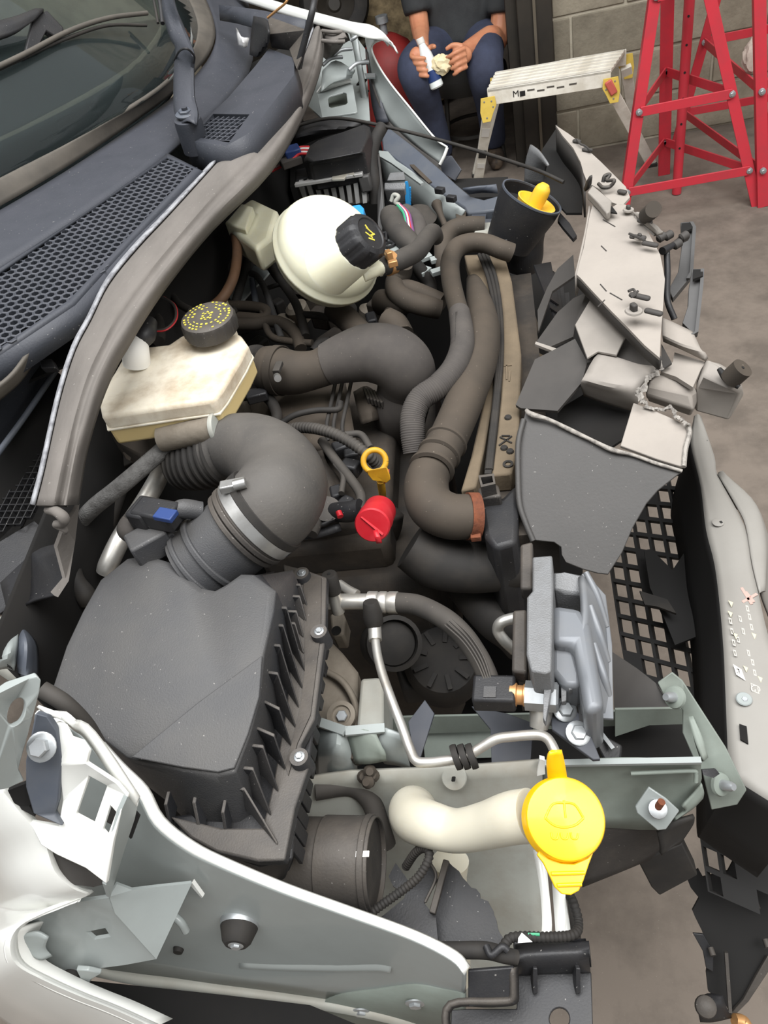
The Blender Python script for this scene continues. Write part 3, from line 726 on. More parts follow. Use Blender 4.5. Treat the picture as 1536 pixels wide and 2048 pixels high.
tube('arm_seam', [cA(765, 262, 1.318), cA(790, 222, 1.342), cA(822, 215, 1.345), cA(852, 245, 1.33), cA(850, 275, 1.32)], .0016, 'blackpl', wa, n=8)
lathe('pivot_boss', [(.02, -.045), (.021, -.005), (.02, .003), (.014, .005)], pv, (.1, -.1, 1), 'cowl', wa, n=28)
bolt('pivot_nut', pv + V((0, 0, .009)), (.1, -.1, 1), .010, 'bracket_blue', wa)
lathe('pivot_stud', [(.0045, .01), (.0045, .02)], pv, (.1, -.1, 1), 'cowl', wa, n=12)
bld = thing('windscreen_wiper', 'long windscreen wiper lying across the glass at the left edge', 'wiper', cA(300, 170, 1.33))
def on_glass(x, y, lift):        # a place on the pane
    for i in range(len(edge) - 1):
        pass
    r = ray(.4557 * x, .4557 * y)
    e0, e1 = edge[1], edge[3]
    n = (e1 - e0).cross(bk).normalized()
    t = (e0 - CAM).dot(n) / r.dot(n)
    p_ = CAM + r * t
    n = n if n.z > 0 else -n
    return p_ + n * lift
for off, rr, nm in ((.012, .004, 'spine'), (.006, .0028, 'rubber_edge')):
    tube(nm, [on_glass(-150, 390, off), on_glass(100, 280, off + .004), on_glass(300, 180 + (14 if rr < .003 else 0), off + .006), on_glass(470, 120 + (18 if rr < .003 else 0), off + .005), on_glass(640, 85 + (40 if rr < .003 else 0), off)], rr, 'trim_strip' if rr > .003 else 'rubber_dark', bld, n=10)
plate('bridge', [on_glass(100, 290, .012), on_glass(140, 150, .03), on_glass(200, 130, .034), on_glass(275, 175, .022), on_glass(270, 210, .012), on_glass(200, 190, .022), on_glass(150, 265, .012)], .012, 'blackpl', bld, bevel=.002)
surf('arm', [[on_glass(-200, 215, .03), on_glass(40, 165, .034), on_glass(150, 128, .036)], [on_glass(-200, 245, .034), on_glass(40, 200, .038), on_glass(185, 138, .038)], [on_glass(-200, 290, .028), on_glass(40, 235, .032), on_glass(150, 175, .034)]], .008, 'blackpl', bld, sub=(4, 5))
tube('blade_spine', [on_glass(650, -80, .03), on_glass(690, 40, .02), on_glass(708, 130, .012)], .004, 'blackpl', wa, n=8)
tube('blade_rubber', [on_glass(632, -80, .022), on_glass(670, 40, .014), on_glass(690, 120, .008)], .0025, 'rubber_dark', wa, n=8)

# the long rubber seal on the cowl edge
sl = thing('bonnet_seal', 'long dusty grey rubber bonnet seal curving along the cowl edge', 'rubber seal', cA(900, 900, 1.05))
Lp = [(634, 40), (610, 105), (579, 160), (478, 269), (437, 319), (342, 424), (278, 492), (219, 565), (182, 638), (150, 700), (120, 796), (89, 936), (70, 1010)]
Rp = [(650, 48), (645, 128), (606, 237), (542, 346), (428, 460), (346, 560), (292, 638), (255, 700), (234, 735), (205, 803), (181, 882), (171, 926), (158, 1010)]
def across(f, dz):
    out = []
    for i, (l, r) in enumerate(zip(Lp, Rp)):
        zz = 1.19 + .02 * math.sin(math.pi * i / 12) - (.03 if i > 9 else 0) * (i - 9) / 3
        out.append(P(l[0] + (r[0] - l[0]) * f, l[1] + (r[1] - l[1]) * f, zz + dz))
    return out
surf('seal_body', [across(-.02, -.010), across(.04, .002), across(.2, .008), across(.42, .008), across(.55, .003), across(.62, .001), across(.7, .0015), across(.84, -.006), across(1.0, -.026)], .005, 'seal', sl, sub=(3, 4))
surf('seal_edge', [across(.0, .002), across(-.05, -.004), across(-.03, -.02)], .003, 'scuff', sl, sub=(2, 4))
ec = across(0, 0)[-1]
tube('torn_lip', [cG(280, 1375, 1.155), cG(330, 1385, 1.162), cG(372, 1420, 1.158), cG(368, 1450, 1.15), cG(330, 1460, 1.145), cG(380, 1490, 1.14), cG(382, 1510, 1.135)], [.004, .005, .0055, .0045, .004, .003, .002], 'seal', sl, n=10)
plate('tail', [cG(380, 1470, 1.13), cG(465, 1340, 1.12), cG(440, 1560, 1.10), cG(402, 1790, 1.075), cG(340, 1885, 1.065), cG(315, 1862, 1.065), cG(385, 1780, 1.075), cG(335, 1590, 1.11)], .005, 'seal', sl)
surf('tail_skirt', [[cG(335, 1570, 1.10), cG(385, 1780, 1.07), cG(340, 1868, 1.06)], [cG(200, 1620, 1.06), cG(220, 1850, 1.04), cG(150, 1920, 1.035)], [cG(0, 1800, 1.02), cG(40, 1980, 1.01), cG(20, 2040, 1.01)]], .003, 'blackpl', sl, sub=(4, 4))
# seal pad at the far end
pad = [[cB(85, 110, 1.2), cB(180, 100, 1.2), cB(265, 120, 1.2)], [cB(135, 190, 1.19), cB(195, 200, 1.19), cB(275, 205, 1.19)], [cB(140, 250, 1.17), cB(195, 270, 1.175), cB(272, 262, 1.17)], [cB(140, 350, 1.12), cB(175, 370, 1.12), cB(225, 330, 1.12)]]
surf('end_pad', pad, .02, 'seal', sl, sub=(4, 4))
for zz in (145, 205): tube('pad_rib', [cB(140, zz + 45, 1.193), cB(200, zz + 52, 1.195), cB(275, zz + 50, 1.19)], .004, 'seal', sl, n=8)
# ================================================================== near side: fender, rail, airbox
# inner wing, strut area and chassis rail -----------------------------------------------------------
iw = thing('inner_wing', 'pale grey painted inner wing sheet below the air filter box', 'inner wing', cO(600, 900, .55))
surf('wing_sheet', [[P(600, 1560, .86), P(700, 1545, .86), P(830, 1540, .86), P(960, 1532, .86), P(1085, 1522, .86)],
                    [P(600, 1640, .80), P(720, 1640, .79), P(840, 1640, .79), P(960, 1640, .79), P(1085, 1640, .79)],
                    [P(640, 1740, .72), P(760, 1750, .71), P(860, 1750, .70), P(970, 1760, .70), P(1085, 1760, .71)],
                    [P(700, 1860, .64), P(800, 1870, .62), P(880, 1880, .61), P(990, 1890, .61), P(1090, 1880, .64)],
                    [P(760, 1990, .55), P(850, 2000, .54), P(920, 2010, .53), P(1010, 2020, .52), P(1100, 2010, .55)]], .004, 'grey_paint_dusty', iw, sub=(4, 4))
lathe('drain_hole', [(.0068, 0), (.0068, .0012)], cO(882, 815, .668) , (ray(1016, 1742) * -1).normalized(), 'void', iw, n=20)
lathe('sheet_boss', [(.013, -.001), (.012, .0002), (.007, .0004)], P(908, 1556, .852), V((0, -.6, .8)), 'grey_paint_dusty', iw, n=28)
box('slot', P(907, 1558, .858), (.004, .002, .009), 'void', iw, rotx(.9), bevel=.001)
surf('strut_bulge', [[cJ(80, 960, .88), cJ(180, 950, .9), cJ(260, 960, .88)], [cJ(70, 1080, .86), cJ(170, 1060, .9), cJ(270, 1120, .86)], [cJ(80, 1210, .82), cJ(170, 1215, .83), cJ(275, 1230, .81)]], .004, 'grey_paint', iw, sub=(5, 5))
surf('strut_bulge_low', [[cN(600, 60, .83), cN(700, 40, .84), cN(830, 60, .83)], [cN(590, 130, .80), cN(700, 110, .82), cN(850, 150, .80)], [cN(590, 220, .76), cN(700, 230, .77), cN(870, 240, .75)]], .004, 'grey_paint', iw, sub=(4, 4))
surf('wing_corner', [[cJ(400, 960, .9), cJ(460, 985, .9), cJ(490, 1010, .9)], [cJ(350, 1050, .88), cJ(440, 1060, .88), cJ(505, 1080, .87)], [cJ(400, 1130, .85), cJ(470, 1140, .85), cJ(525, 1160, .84)]], .003, 'grey_paint', iw, sub=(3, 3))
# front upright of the headlamp panel in white
wp = thing('headlamp_upright', 'bright white painted upright strip below the yellow cap', 'body panel', P(1090, 1870, .6))
surf('face', [[P(1066, 1700, .88), P(1080, 1780, .872), P(1084, 1850, .866), P(1078, 1895, .86)], [P(1090, 1700, .88), P(1098, 1780, .872), P(1104, 1850, .866), P(1100, 1895, .86)]], .004, 'white_lit_paint', wp, sub=(2, 4))
surf('outer_face', [[P(1102, 1720, .882), P(1105, 1780, .874), P(1110, 1850, .868), P(1112, 1885, .864)], [P(1128, 1765, .88), P(1132, 1810, .874), P(1140, 1850, .868), P(1142, 1885, .864)]], .004, 'white_lit_paint', wp, sub=(2, 4))
plate('tab', [cO(1060, 190, .97), cO(1088, 198, .97), cO(1090, 275, .95), cO(1045, 285, .95)], .004, 'white_lit_paint', wp)
tube('edge_trim', [P(1130, 1790, .83), P(1142, 1840, .81), P(1152, 1880, .79), P(1148, 1900, .78)], .005, 'rubber_dark', wp, n=10)

cr = thing('chassis_rail', 'grey painted front chassis rail ending in a bolted end plate', 'chassis rail', cL(300, 900, .55))
# near rail: box section, outer face towards the viewer
T0, T1 = P(1078, 1530, .862), P(1402, 1522, .862)
surf('rail_face', [[P(1078, 1528, .862), P(1240, 1520, .862), P(1330, 1523, .862), P(1402, 1524, .862)], [P(1078, 1545, .845), P(1240, 1538, .845), P(1330, 1536, .845), P(1402, 1536, .845)],
                   [P(1078, 1600, .80), P(1240, 1590, .80), P(1330, 1580, .805), P(1400, 1572, .81)], [P(1090, 1660, .76), P(1200, 1655, .755), P(1310, 1660, .75), P(1360, 1640, .76)]], .003, 'green_grey', cr, sub=(3, 3))
bar('rail_lip', P(1078, 1527, .864), P(1402, 1521, .864), .006, .004, 'grey_paint', cr)
tube('rail_bead', [cL(390, 838, .845), cL(560, 830, .845), cL(690, 826, .845), cL(705, 840, .842), cL(705, 880, .835)], .0022, 'green_grey', cr, n=8)
surf('rail_under', [[P(1180, 1640, .765), P(1260, 1645, .757), P(1330, 1650, .75)], [P(1170, 1720, .70), P(1270, 1705, .70), P(1345, 1668, .72)], [P(1165, 1775, .66), P(1240, 1745, .665), P(1300, 1720, .67)]], .003, 'blackpl_dusty', cr, sub=(3, 3))
# far wall of the rail channel and the shadowed trough
plate('rail_back', [P(690, 1440, .78), P(830, 1434, .78), P(1100, 1428, .78), P(1362, 1418, .78), P(1362, 1446, .755), P(1100, 1458, .755), P(830, 1468, .755), P(690, 1475, .755)], .003, 'green_grey', cr)
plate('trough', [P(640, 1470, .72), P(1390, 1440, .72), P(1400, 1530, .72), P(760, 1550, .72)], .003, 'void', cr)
plate('trough_inner', [P(845, 1462, .75), P(900, 1450, .75), P(1000, 1450, .75), P(985, 1515, .73), P(850, 1520, .73)], .003, 'green_grey', cr)
ep = plate('end_plate', [cL(520, 400, .86), cL(590, 350, .87), cL(640, 390, .86), cL(850, 715, .82), cL(950, 920, .79), cL(905, 990, .77), cL(780, 1015, .765), cL(735, 830, .80), cL(700, 780, .81), cL(640, 640, .82), cL(640, 530, .835), cL(560, 480, .85)], .004, 'green_grey', cr, bevel=.001)
surf('end_rib', [[cL(690, 560, .845), cL(735, 660, .838), cL(765, 760, .826)], [cL(665, 565, .843), cL(700, 680, .836), cL(745, 780, .826)]], .006, 'green_grey', ep, sub=(3, 4))
for (x_, y_, z_) in ((605, 470, .86), (820, 890, .80)):
    ax_ = V((.5, -.45, .6)) if y_ > 600 else V((-.55, -.3, .6))
    lathe('washer_boss', [(.012, 0), (.011, .003), (.008, .004)], cL(x_, y_, z_), ax_, 'green_grey', ep, n=24)
    lathe('stud', [(.0055, 0), (.005, .014), (.0035, .018)], cL(x_, y_, z_), ax_, 'zinc', ep, n=16)
plate('end_tab', [cL(735, 820, .83), cL(800, 815, .83), cL(820, 840, .825), cL(790, 860, .825), cL(740, 845, .828)], .004, 'blackpl', ep)
tb = plate('bolt_tab', [cL(478, 905, .83), cL(560, 960, .82), cL(625, 1020, .805), cL(560, 1110, .79), cL(520, 1115, .79), cL(420, 1030, .805), cL(412, 1000, .81)], .003, 'grey_paint', cr, bevel=.001)
lathe('washer', [(.0095, 0), (.009, .002), (.006, .003)], cL(520, 1010, .815), V((.1, -.4, .9)), 'zinc', tb, n=24)
lathe('rusty_stud', [(.0038, 0), (.0038, .010)], cL(522, 1000, .817), V((.3, .1, .9)), 'rust', tb, n=14)
surf('crumpled_fold', [[cL(640, 1000, .80), cL(690, 940, .81), cL(735, 890, .82)], [cL(655, 1025, .79), cL(705, 985, .80), cL(745, 930, .81)], [cL(600, 1070, .78), cL(690, 1010, .785), cL(740, 960, .80)]], .003, 'green_grey', cr, sub=(4, 4))
surf('torn_edge', [[cL(520, 1130, .77), cL(600, 1080, .78), cL(700, 1050, .78)], [cL(540, 1190, .755), cL(610, 1160, .75), cL(690, 1090, .76)], [cL(540, 1235, .74), cL(580, 1200, .745), cL(630, 1180, .74)]], .004, 'rubber_dark', cr, sub=(4, 4))
plate('crash_bracket', [cL(425, 1265, .66), cL(560, 1210, .68), cL(640, 1175, .68), cL(715, 1330, .64), cL(530, 1430, .60), cL(490, 1390, .61)], .02, 'rubber_dark', cr, bevel=.002)
plate('rail_web', [cL(315, 530, .80), cL(640, 525, .80), cL(640, 600, .775), cL(480, 605, .775), cL(315, 660, .765)], .003, 'green_grey', cr)
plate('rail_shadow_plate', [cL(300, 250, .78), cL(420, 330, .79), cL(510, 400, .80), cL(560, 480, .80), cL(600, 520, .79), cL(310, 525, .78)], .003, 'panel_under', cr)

# near upper rail ------------------------------------------------------------------------------------
ur = thing('upper_wing_rail', 'long grey painted wing rail sloping down to the headlamp corner', 'wing rail', P(500, 1900, .8))
topE = [(80, 1420, 1.15), (140, 1445, 1.14), (175, 1465, 1.13), (235, 1530, 1.115), (285, 1580, 1.10), (318, 1640, 1.085), (380, 1690, 1.065), (450, 1725, 1.045), (570, 1775, 1.015), (700, 1822, .985), (830, 1870, .955), (908, 1910, .94), (935, 1940, .93)]
E0 = [P(*t) for t in topE]
E1 = [e + V((-.0025, -.0035, .0008)) for e in E0]
low = [(60, 1540, 1.0), (150, 1700, .95), (160, 1800, .91), (170, 1870, .88), (190, 1930, .86), (260, 1945, .85), (340, 1955, .84), (430, 1968, .83), (560, 1985, .81), (690, 2005, .785), (800, 2030, .77), (880, 2060, .76), (930, 2075, .755)]
E3 = [P(*t) for t in low]
E2 = [a.lerp(b, .5) for a, b in zip(E1, E3)]
E15 = [a.lerp(b, .1) for a, b in zip(E1, E3)]
surf('rail_skin', [E1, E15, E2, E3], .003, 'grey_paint', ur, sub=(4, 4))
surf('rail_flange', [[e + V((.002, .004, -.004)) for e in E0], [e + V((.0008, .001, .0008)) for e in E0], E1], .003, 'white_lit_paint', ur, sub=(2, 4))  # flange coloured white for the light on it, same paint as the skin
surf('lower_lip', [E3[4:], [e + V((.002, -.009, -.004)) for e in E3[4:]]], .003, 'grey_paint_dusty', ur, sub=(1, 4))
def onrail(px, py, lift=0.0):
    def ip(tab):
        for (x0, y0, z0), (x1, y1, z1) in zip(tab[:-1], tab[1:]):
            if px <= x1: break
        t = (px - x0) / (x1 - x0); return y0 + (y1 - y0) * t, z0 + (z1 - z0) * t
    ya, za = ip(topE); yb, zb = ip(low)
    f = (py - ya) / (yb - ya)
    A = P(px, ya, za) + V((-.0025, -.0035, .0008)); B = P(px, yb, zb)
    n = (B - A).cross(V((1, .0, -.25))).normalized()
    if n.dot(CAM - A) < 0: n = -n
    r = ray(px, py); t = (A - CAM).dot(n) / r.dot(n)
    return CAM + r * t + n * lift, n
def oN(x, y, lift): return onrail(400 + .3906 * x, 1550 + .3906 * y, lift)[0]
surf('pressed_rib', [[oN(x, y - 24, -.001) for x, y in ((195, 975), (400, 985), (700, 990), (900, 988), (985, 1000))], [oN(x, y, .0018) for x, y in ((205, 975), (400, 985), (700, 992), (900, 990), (975, 1000))], [oN(x, y + 24, -.001) for x, y in ((205, 975), (400, 985), (700, 990), (900, 986), (975, 1000))]], .001, 'grey_paint', ur, sub=(5, 4))
fp = surf('fixing_plate', [[oN(x, y, .002) for x, y in ((570, 1190), (700, 1125), (900, 1095), (1100, 1068), (1250, 1090), (1355, 1110))], [oN(x, y, .002) for x, y in ((580, 1300), (700, 1300), (900, 1300), (1100, 1300), (1250, 1300), (1355, 1300))]], .004, 'green_grey', ur, sub=(2, 4))
for x_, y_ in ((825, 1195), (1102, 1150)):
    q_, n_r = onrail(400 + .3906 * x_, 1550 + .3906 * y_, .0025)
    bolt('bolt', q_, n_r, .0058, 'zinc', fp)
# rubber buffer with its bolt
rb = thing('rubber_buffer', 'round black rubber buffer bolted to the near wing rail', 'buffer', cN(200, 790, .95))
bp_, ax_ = onrail(400 + .3906 * 205, 1550 + .3906 * 752, .002)
lathe('cone', [(.0145, -.003), (.0155, .0), (.0152, .003), (.0118, .013), (.009, .016), (.005, .0165)], bp_, ax_, 'rubber_dark', rb, n=32)
lathe('collar', [(.0157, -.004), (.0162, -.001), (.0153, .002)], bp_, ax_, 'zinc', rb, n=32)
bolt('bolt', bp_ + ax_ * .0155, ax_, .0042, 'zinc', rb)
# clip and small parts on the rail face
tube('drain_tube', [P(345, 1830, .99), P(362, 1845, .985), P(372, 1862, .975)], .0032, 'grey_paint', ur, n=10)
lathe('dark_plug', [(.005, 0), (.004, .004)], *onrail(358, 1895, .0005), 'rubber_dark', ur, n=14)

# headlamp bracket box (open channel)
hb = thing('headlamp_bracket', 'grey folded sheet bracket with a diamond hole on the near fender', 'bracket', cM(600, 1600, .9))
dh = [cM(440, 1575, 1.013), cM(540, 1555, 1.013), cM(570, 1600, 1.005), cM(485, 1615, 1.005)]
plate('side', [cM(50, 1600, 1.02), cM(130, 1510, 1.035), cM(240, 1470, 1.045), cM(420, 1420, 1.06), cM(560, 1400, 1.06), cM(590, 1480, 1.045), cM(800, 1715, .985), cM(640, 1745, .975), cM(250, 1795, .965), cM(120, 1730, .98)], .003, 'grey_paint', hb, holes=[dh])
plate('top', [cM(560, 1395, 1.062), cM(590, 1480, 1.047), cM(802, 1716, .987), cM(985, 1325, 1.035), cM(800, 1345, 1.04), cM(680, 1360, 1.05), cM(600, 1330, 1.06)], .003, 'grey_paint', hb)
plate('flange', [cM(985, 1322, 1.036), cM(1040, 1398, 1.015), cM(1034, 1402, 1.012), cM(975, 1335, 1.03)], .003, 'white_lit_paint', hb)
surf('torn_tab', [[cM(130, 1590, 1.035), cM(190, 1580, 1.035), cM(245, 1610, 1.03)], [cM(70, 1650, 1.025), cM(170, 1660, 1.02), cM(235, 1660, 1.015)], [cM(110, 1660, 1.02), cM(200, 1720, 1.01), cM(270, 1700, 1.005)]], .002, 'grey_paint', hb, sub=(4, 4))

# hinge mount: white bracket with two openings
hm = thing('hinge_mount', 'white painted hinge mount with two rectangular openings', 'hinge mount', cM(450, 1000, 1.0))
o1 = [cM(455, 775, 1.165), cM(548, 825, 1.155), cM(480, 1025, 1.14), cM(385, 975, 1.15)]
o2 = [cM(565, 925, 1.15), cM(595, 960, 1.147), cM(550, 1085, 1.135), cM(523, 1055, 1.138)]
plate('plate_face', [cM(285, 500, 1.20), cM(330, 520, 1.20), cM(360, 580, 1.195), cM(420, 600, 1.19), cM(455, 650, 1.185), cM(440, 710, 1.18), cM(600, 815, 1.165), cM(655, 880, 1.155), cM(620, 960, 1.15), cM(580, 1110, 1.135), cM(545, 1330, 1.11), cM(440, 1250, 1.12), cM(290, 1180, 1.125), cM(210, 1130, 1.13), cM(150, 1010, 1.14), cM(300, 1035, 1.14), cM(320, 900, 1.155), cM(300, 720, 1.18)], .004, 'white_lit_paint', hm, holes=[o1, o2], bevel=.0008)
plate('box_floor', [p + V((0, .01, -.03)) for p in o1], .002, 'panel_under', hm)
plate('box_floor', [p + V((0, .01, -.03)) for p in o2], .002, 'void', hm)
plate('return_flange', [cM(655, 880, 1.155), cM(705, 935, 1.135), cM(690, 1000, 1.125), cM(640, 1150, 1.105), cM(600, 1280, 1.085), cM(565, 1400, 1.065), cM(545, 1335, 1.108), cM(582, 1110, 1.133), cM(622, 955, 1.15)], .003, 'grey_paint', hm)
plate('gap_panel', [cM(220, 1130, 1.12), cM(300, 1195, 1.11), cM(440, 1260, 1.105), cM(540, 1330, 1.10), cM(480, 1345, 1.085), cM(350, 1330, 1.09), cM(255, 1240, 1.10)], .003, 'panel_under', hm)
# hinge arm with its bolt and hole
ha = thing('hinge_assembly', 'grey bonnet hinge arm with a round hole and big bolt', 'hinge', cM(150, 700, 1.1))
hole = [cM(85, 450, 1.235) + (cM(85, 380, 1.24) - cM(85, 450, 1.235)) * math.cos(t_) + (cM(132, 425, 1.235) - cM(85, 450, 1.235)) * math.sin(t_) for t_ in [i * math.pi / 10 for i in range(20)]]
plate('arm', [cM(-60, 380, 1.26), cM(40, 310, 1.255), cM(150, 275, 1.25), cM(190, 262, 1.25), cM(212, 285, 1.247), cM(205, 340, 1.24), cM(170, 470, 1.225), cM(95, 740, 1.19), cM(125, 800, 1.18), cM(40, 840, 1.18), cM(-60, 860, 1.19)], .004, 'grey_paint', ha, holes=[hole], bevel=.001)
plate('hinge_leaf', [cM(180, 455, 1.215), cM(245, 470, 1.21), cM(290, 540, 1.2), cM(315, 680, 1.185), cM(300, 900, 1.16), cM(280, 970, 1.15), cM(320, 1035, 1.145), cM(170, 970, 1.155), cM(130, 830, 1.17), cM(130, 700, 1.185)], .005, 'bracket_blue', ha, bevel=.001)
bolt('hinge_bolt', cM(215, 625, 1.20), V((.15, -.55, .75)), .0062, 'zinc', ha, True, 1.0)
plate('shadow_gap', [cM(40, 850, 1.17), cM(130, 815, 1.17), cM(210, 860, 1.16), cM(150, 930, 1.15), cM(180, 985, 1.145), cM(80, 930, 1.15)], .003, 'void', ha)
surf('seam_channel', [[cM(200, 410, 1.215), cM(300, 450, 1.205), cM(370, 510, 1.20), cM(440, 530, 1.19), cM(590, 720, 1.165), cM(700, 900, 1.14)], [cM(240, 450, 1.21), cM(320, 490, 1.2), cM(375, 540, 1.19), cM(440, 590, 1.18), cM(560, 760, 1.16), cM(690, 950, 1.13)]], .004, 'white_lit_paint', hm, sub=(2, 4))
# rubber strip by the airbox, cloth sleeve near the left edge
tube('rubber_channel', [cM(215, 330, 1.20), cM(330, 400, 1.19), cM(440, 500, 1.17), cM(520, 600, 1.15)], [.006, .006, .005, .003], 'rubber', ha, n=12)

# outer fender skin ------------------------------------------------------------------------------------
of = thing('near_fender', 'white painted near fender edge curving round the headlamp opening', 'fender', cM(60, 1900, .85))
rim_ = [(-40, 830, 1.165), (90, 990, 1.145), (195, 1120, 1.125), (250, 1270, 1.105), (340, 1360, 1.09), (415, 1395, 1.075), (350, 1425, 1.07), (170, 1500, 1.06), (60, 1570, 1.05), (25, 1660, 1.04), (60, 1760, 1.025), (200, 1840, 1.0), (380, 1920, .975), (560, 1990, .95), (760, 2080, .92)]
r_in = [cM(*t) for t in rim_]
out_ = [(-200, 1000, 1.18), (-150, 1100, 1.16), (-120, 1200, 1.14), (-60, 1330, 1.12), (-40, 1420, 1.11), (-50, 1450, 1.1), (-80, 1480, 1.09), (-120, 1540, 1.08), (-150, 1600, 1.06), (-160, 1720, 1.04), (-120, 1900, 1.01), (0, 2020, .985), (160, 2120, .955), (330, 2200, .92), (500, 2300, .88)]
r_out = [cM(x, y, z - (.2 if i < 9 else .4)) for i, (x, y, z) in enumerate(out_)]
mid_ = [a.lerp(b, .3) + V((-.004, -.010, .012)) for a, b in zip(r_in, r_out)]
surf('skin', [[p + V((.004, .006, -.008)) for p in r_in], r_in, mid_, r_out], .0025, 'white_lit_paint', of, sub=(4, 4))
fd = surf('fender_return', [r_in[8:], [p + V((.01, .012, -.02)) for p in r_in[8:]]], .002, 'white_lit_paint', of, sub=(2, 4))
# wheel-arch liner shadow under the rail, and seam clip
tag(hexa('arch_shade', [P(430 / 2.566, 1960, .86), P(450, 1990, .84), P(620, 2010, .83), P(740, 2060, .82), P(740, 2160, .8), P(250, 2160, .8)], (0, 0, -.02), 'void', None), 'black wheel-arch sheet standing in for the shade under the near wing rail', 'arch liner')
sm_ = thing('fender_fixing', 'small grey lug with dark rubber grommet inside the fender', 'fixing', cM(380, 1830, .9))
plate('lug', [cM(390, 1770, .985), cM(450, 1775, .985), cM(520, 1790, .975), cM(470, 1820, .965), cM(450, 1860, .955), cM(400, 1890, .95), cM(350, 1870, .955), cM(420, 1830, .965)], .004, 'grey_paint', sm_, bevel=.001)
lathe('grommet', [(.008, -.004), (.009, 0), (.007, .004)], cM(365, 1820, .965), V((.3, -.7, .5)), 'rubber_dark', sm_, n=18)
# ================================================================== air filter box and intake
ab = thing('air_filter_box', 'big dusty grey air filter box with ribbed side', 'air filter box', cI(700, 700, .75))
topR = [(432, 165), (530, 148), (640, 182), (740, 262), (800, 312), (870, 325), (930, 292), (1000, 242), (1060, 248), (1172, 325), (1160, 430), (1112, 640), (1090, 860), (1040, 1040), (968, 1228), (880, 1245), (700, 1218), (430, 1150), (250, 1010), (60, 810), (130, 600), (210, 430), (300, 270)]
def topz(x, y): return 1.05 + .02 * max(0, (500 - y) / 500) - .02 * max(0, (y - 600) / 600)
t_in, t_out, s_low = [], [], []
cx_, cy_ = 620, 720
for x, y in topR:
    t_in.append(cI(cx_ + (x - cx_) * .93, cy_ + (y - cy_) * .94, topz(x, y) + .003))
    t_out.append(cI(x, y, topz(x, y)))
base = [(470, 190), (540, 180), (640, 200), (740, 270), (820, 300), (900, 290), (980, 235), (1060, 225), (1160, 225), (1262, 222), (1295, 360), (1305, 720), (1262, 1000), (1215, 1215), (1180, 1590), (1000, 1560), (800, 1550), (560, 1400), (350, 1150), (120, 950), (120, 700), (210, 480), (320, 300)]
for i, (x, y) in enumerate(base):
    s_low.append(cI(x, y, .955 if 8 <= i <= 14 else .95))
for i in (0, 1, 2, 3, 4, 5, 6, 7, 17, 18, 19, 20, 21, 22):
    s_low[i] = V((t_out[i].x, t_out[i].y, .94))
for i in range(9, 14): s_low[i] = V((t_out[i].x - .008, t_out[i].y, .95))
s_low[14] = cI(1090, 1500, .95)
mid1 = [a.lerp(b, .12) for a, b in zip(t_out, s_low)]
loft('lid', [t_in, t_out, mid1, s_low], 'airbox', ab, bevel=.006, seg=3, ang=60)
plate('lid_facet', [cI(*t_) for t_ in ((450, 1150, 1.0385), (780, 880, 1.0475), (1100, 645, 1.0525), (1085, 850, 1.047), (1030, 1035, 1.0385), (962, 1205, 1.033), (880, 1225, 1.033), (700, 1200, 1.035))], .003, 'airbox', ab, bevel=.001)
# raised square panel edge on the far corner of the lid
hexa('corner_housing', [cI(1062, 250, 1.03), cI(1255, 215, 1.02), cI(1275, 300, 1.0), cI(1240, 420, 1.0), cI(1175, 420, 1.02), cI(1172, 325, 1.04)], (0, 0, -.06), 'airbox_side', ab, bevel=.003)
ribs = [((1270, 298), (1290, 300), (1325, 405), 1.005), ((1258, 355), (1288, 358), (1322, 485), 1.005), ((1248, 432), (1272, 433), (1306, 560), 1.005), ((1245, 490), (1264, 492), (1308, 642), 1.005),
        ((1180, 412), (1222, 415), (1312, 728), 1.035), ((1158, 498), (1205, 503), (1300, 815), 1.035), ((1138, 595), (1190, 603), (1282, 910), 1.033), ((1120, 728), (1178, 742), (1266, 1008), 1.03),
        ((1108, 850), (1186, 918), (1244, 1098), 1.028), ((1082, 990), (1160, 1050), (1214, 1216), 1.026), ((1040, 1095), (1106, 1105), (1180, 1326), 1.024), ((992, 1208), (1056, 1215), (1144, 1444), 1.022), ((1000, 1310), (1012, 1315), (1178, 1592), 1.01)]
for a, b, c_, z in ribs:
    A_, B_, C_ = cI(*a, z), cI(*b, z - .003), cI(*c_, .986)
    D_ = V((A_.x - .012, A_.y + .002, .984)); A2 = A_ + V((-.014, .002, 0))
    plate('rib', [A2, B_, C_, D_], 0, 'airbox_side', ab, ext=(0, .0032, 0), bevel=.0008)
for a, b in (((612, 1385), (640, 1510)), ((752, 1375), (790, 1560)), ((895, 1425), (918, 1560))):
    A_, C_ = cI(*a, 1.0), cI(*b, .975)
    plate('rib', [A_, C_, C_ + V((0, .02, 0)), A_ + V((0, .012, 0))], 0, 'airbox_side', ab, ext=(.0032, 0, 0), bevel=.0008)
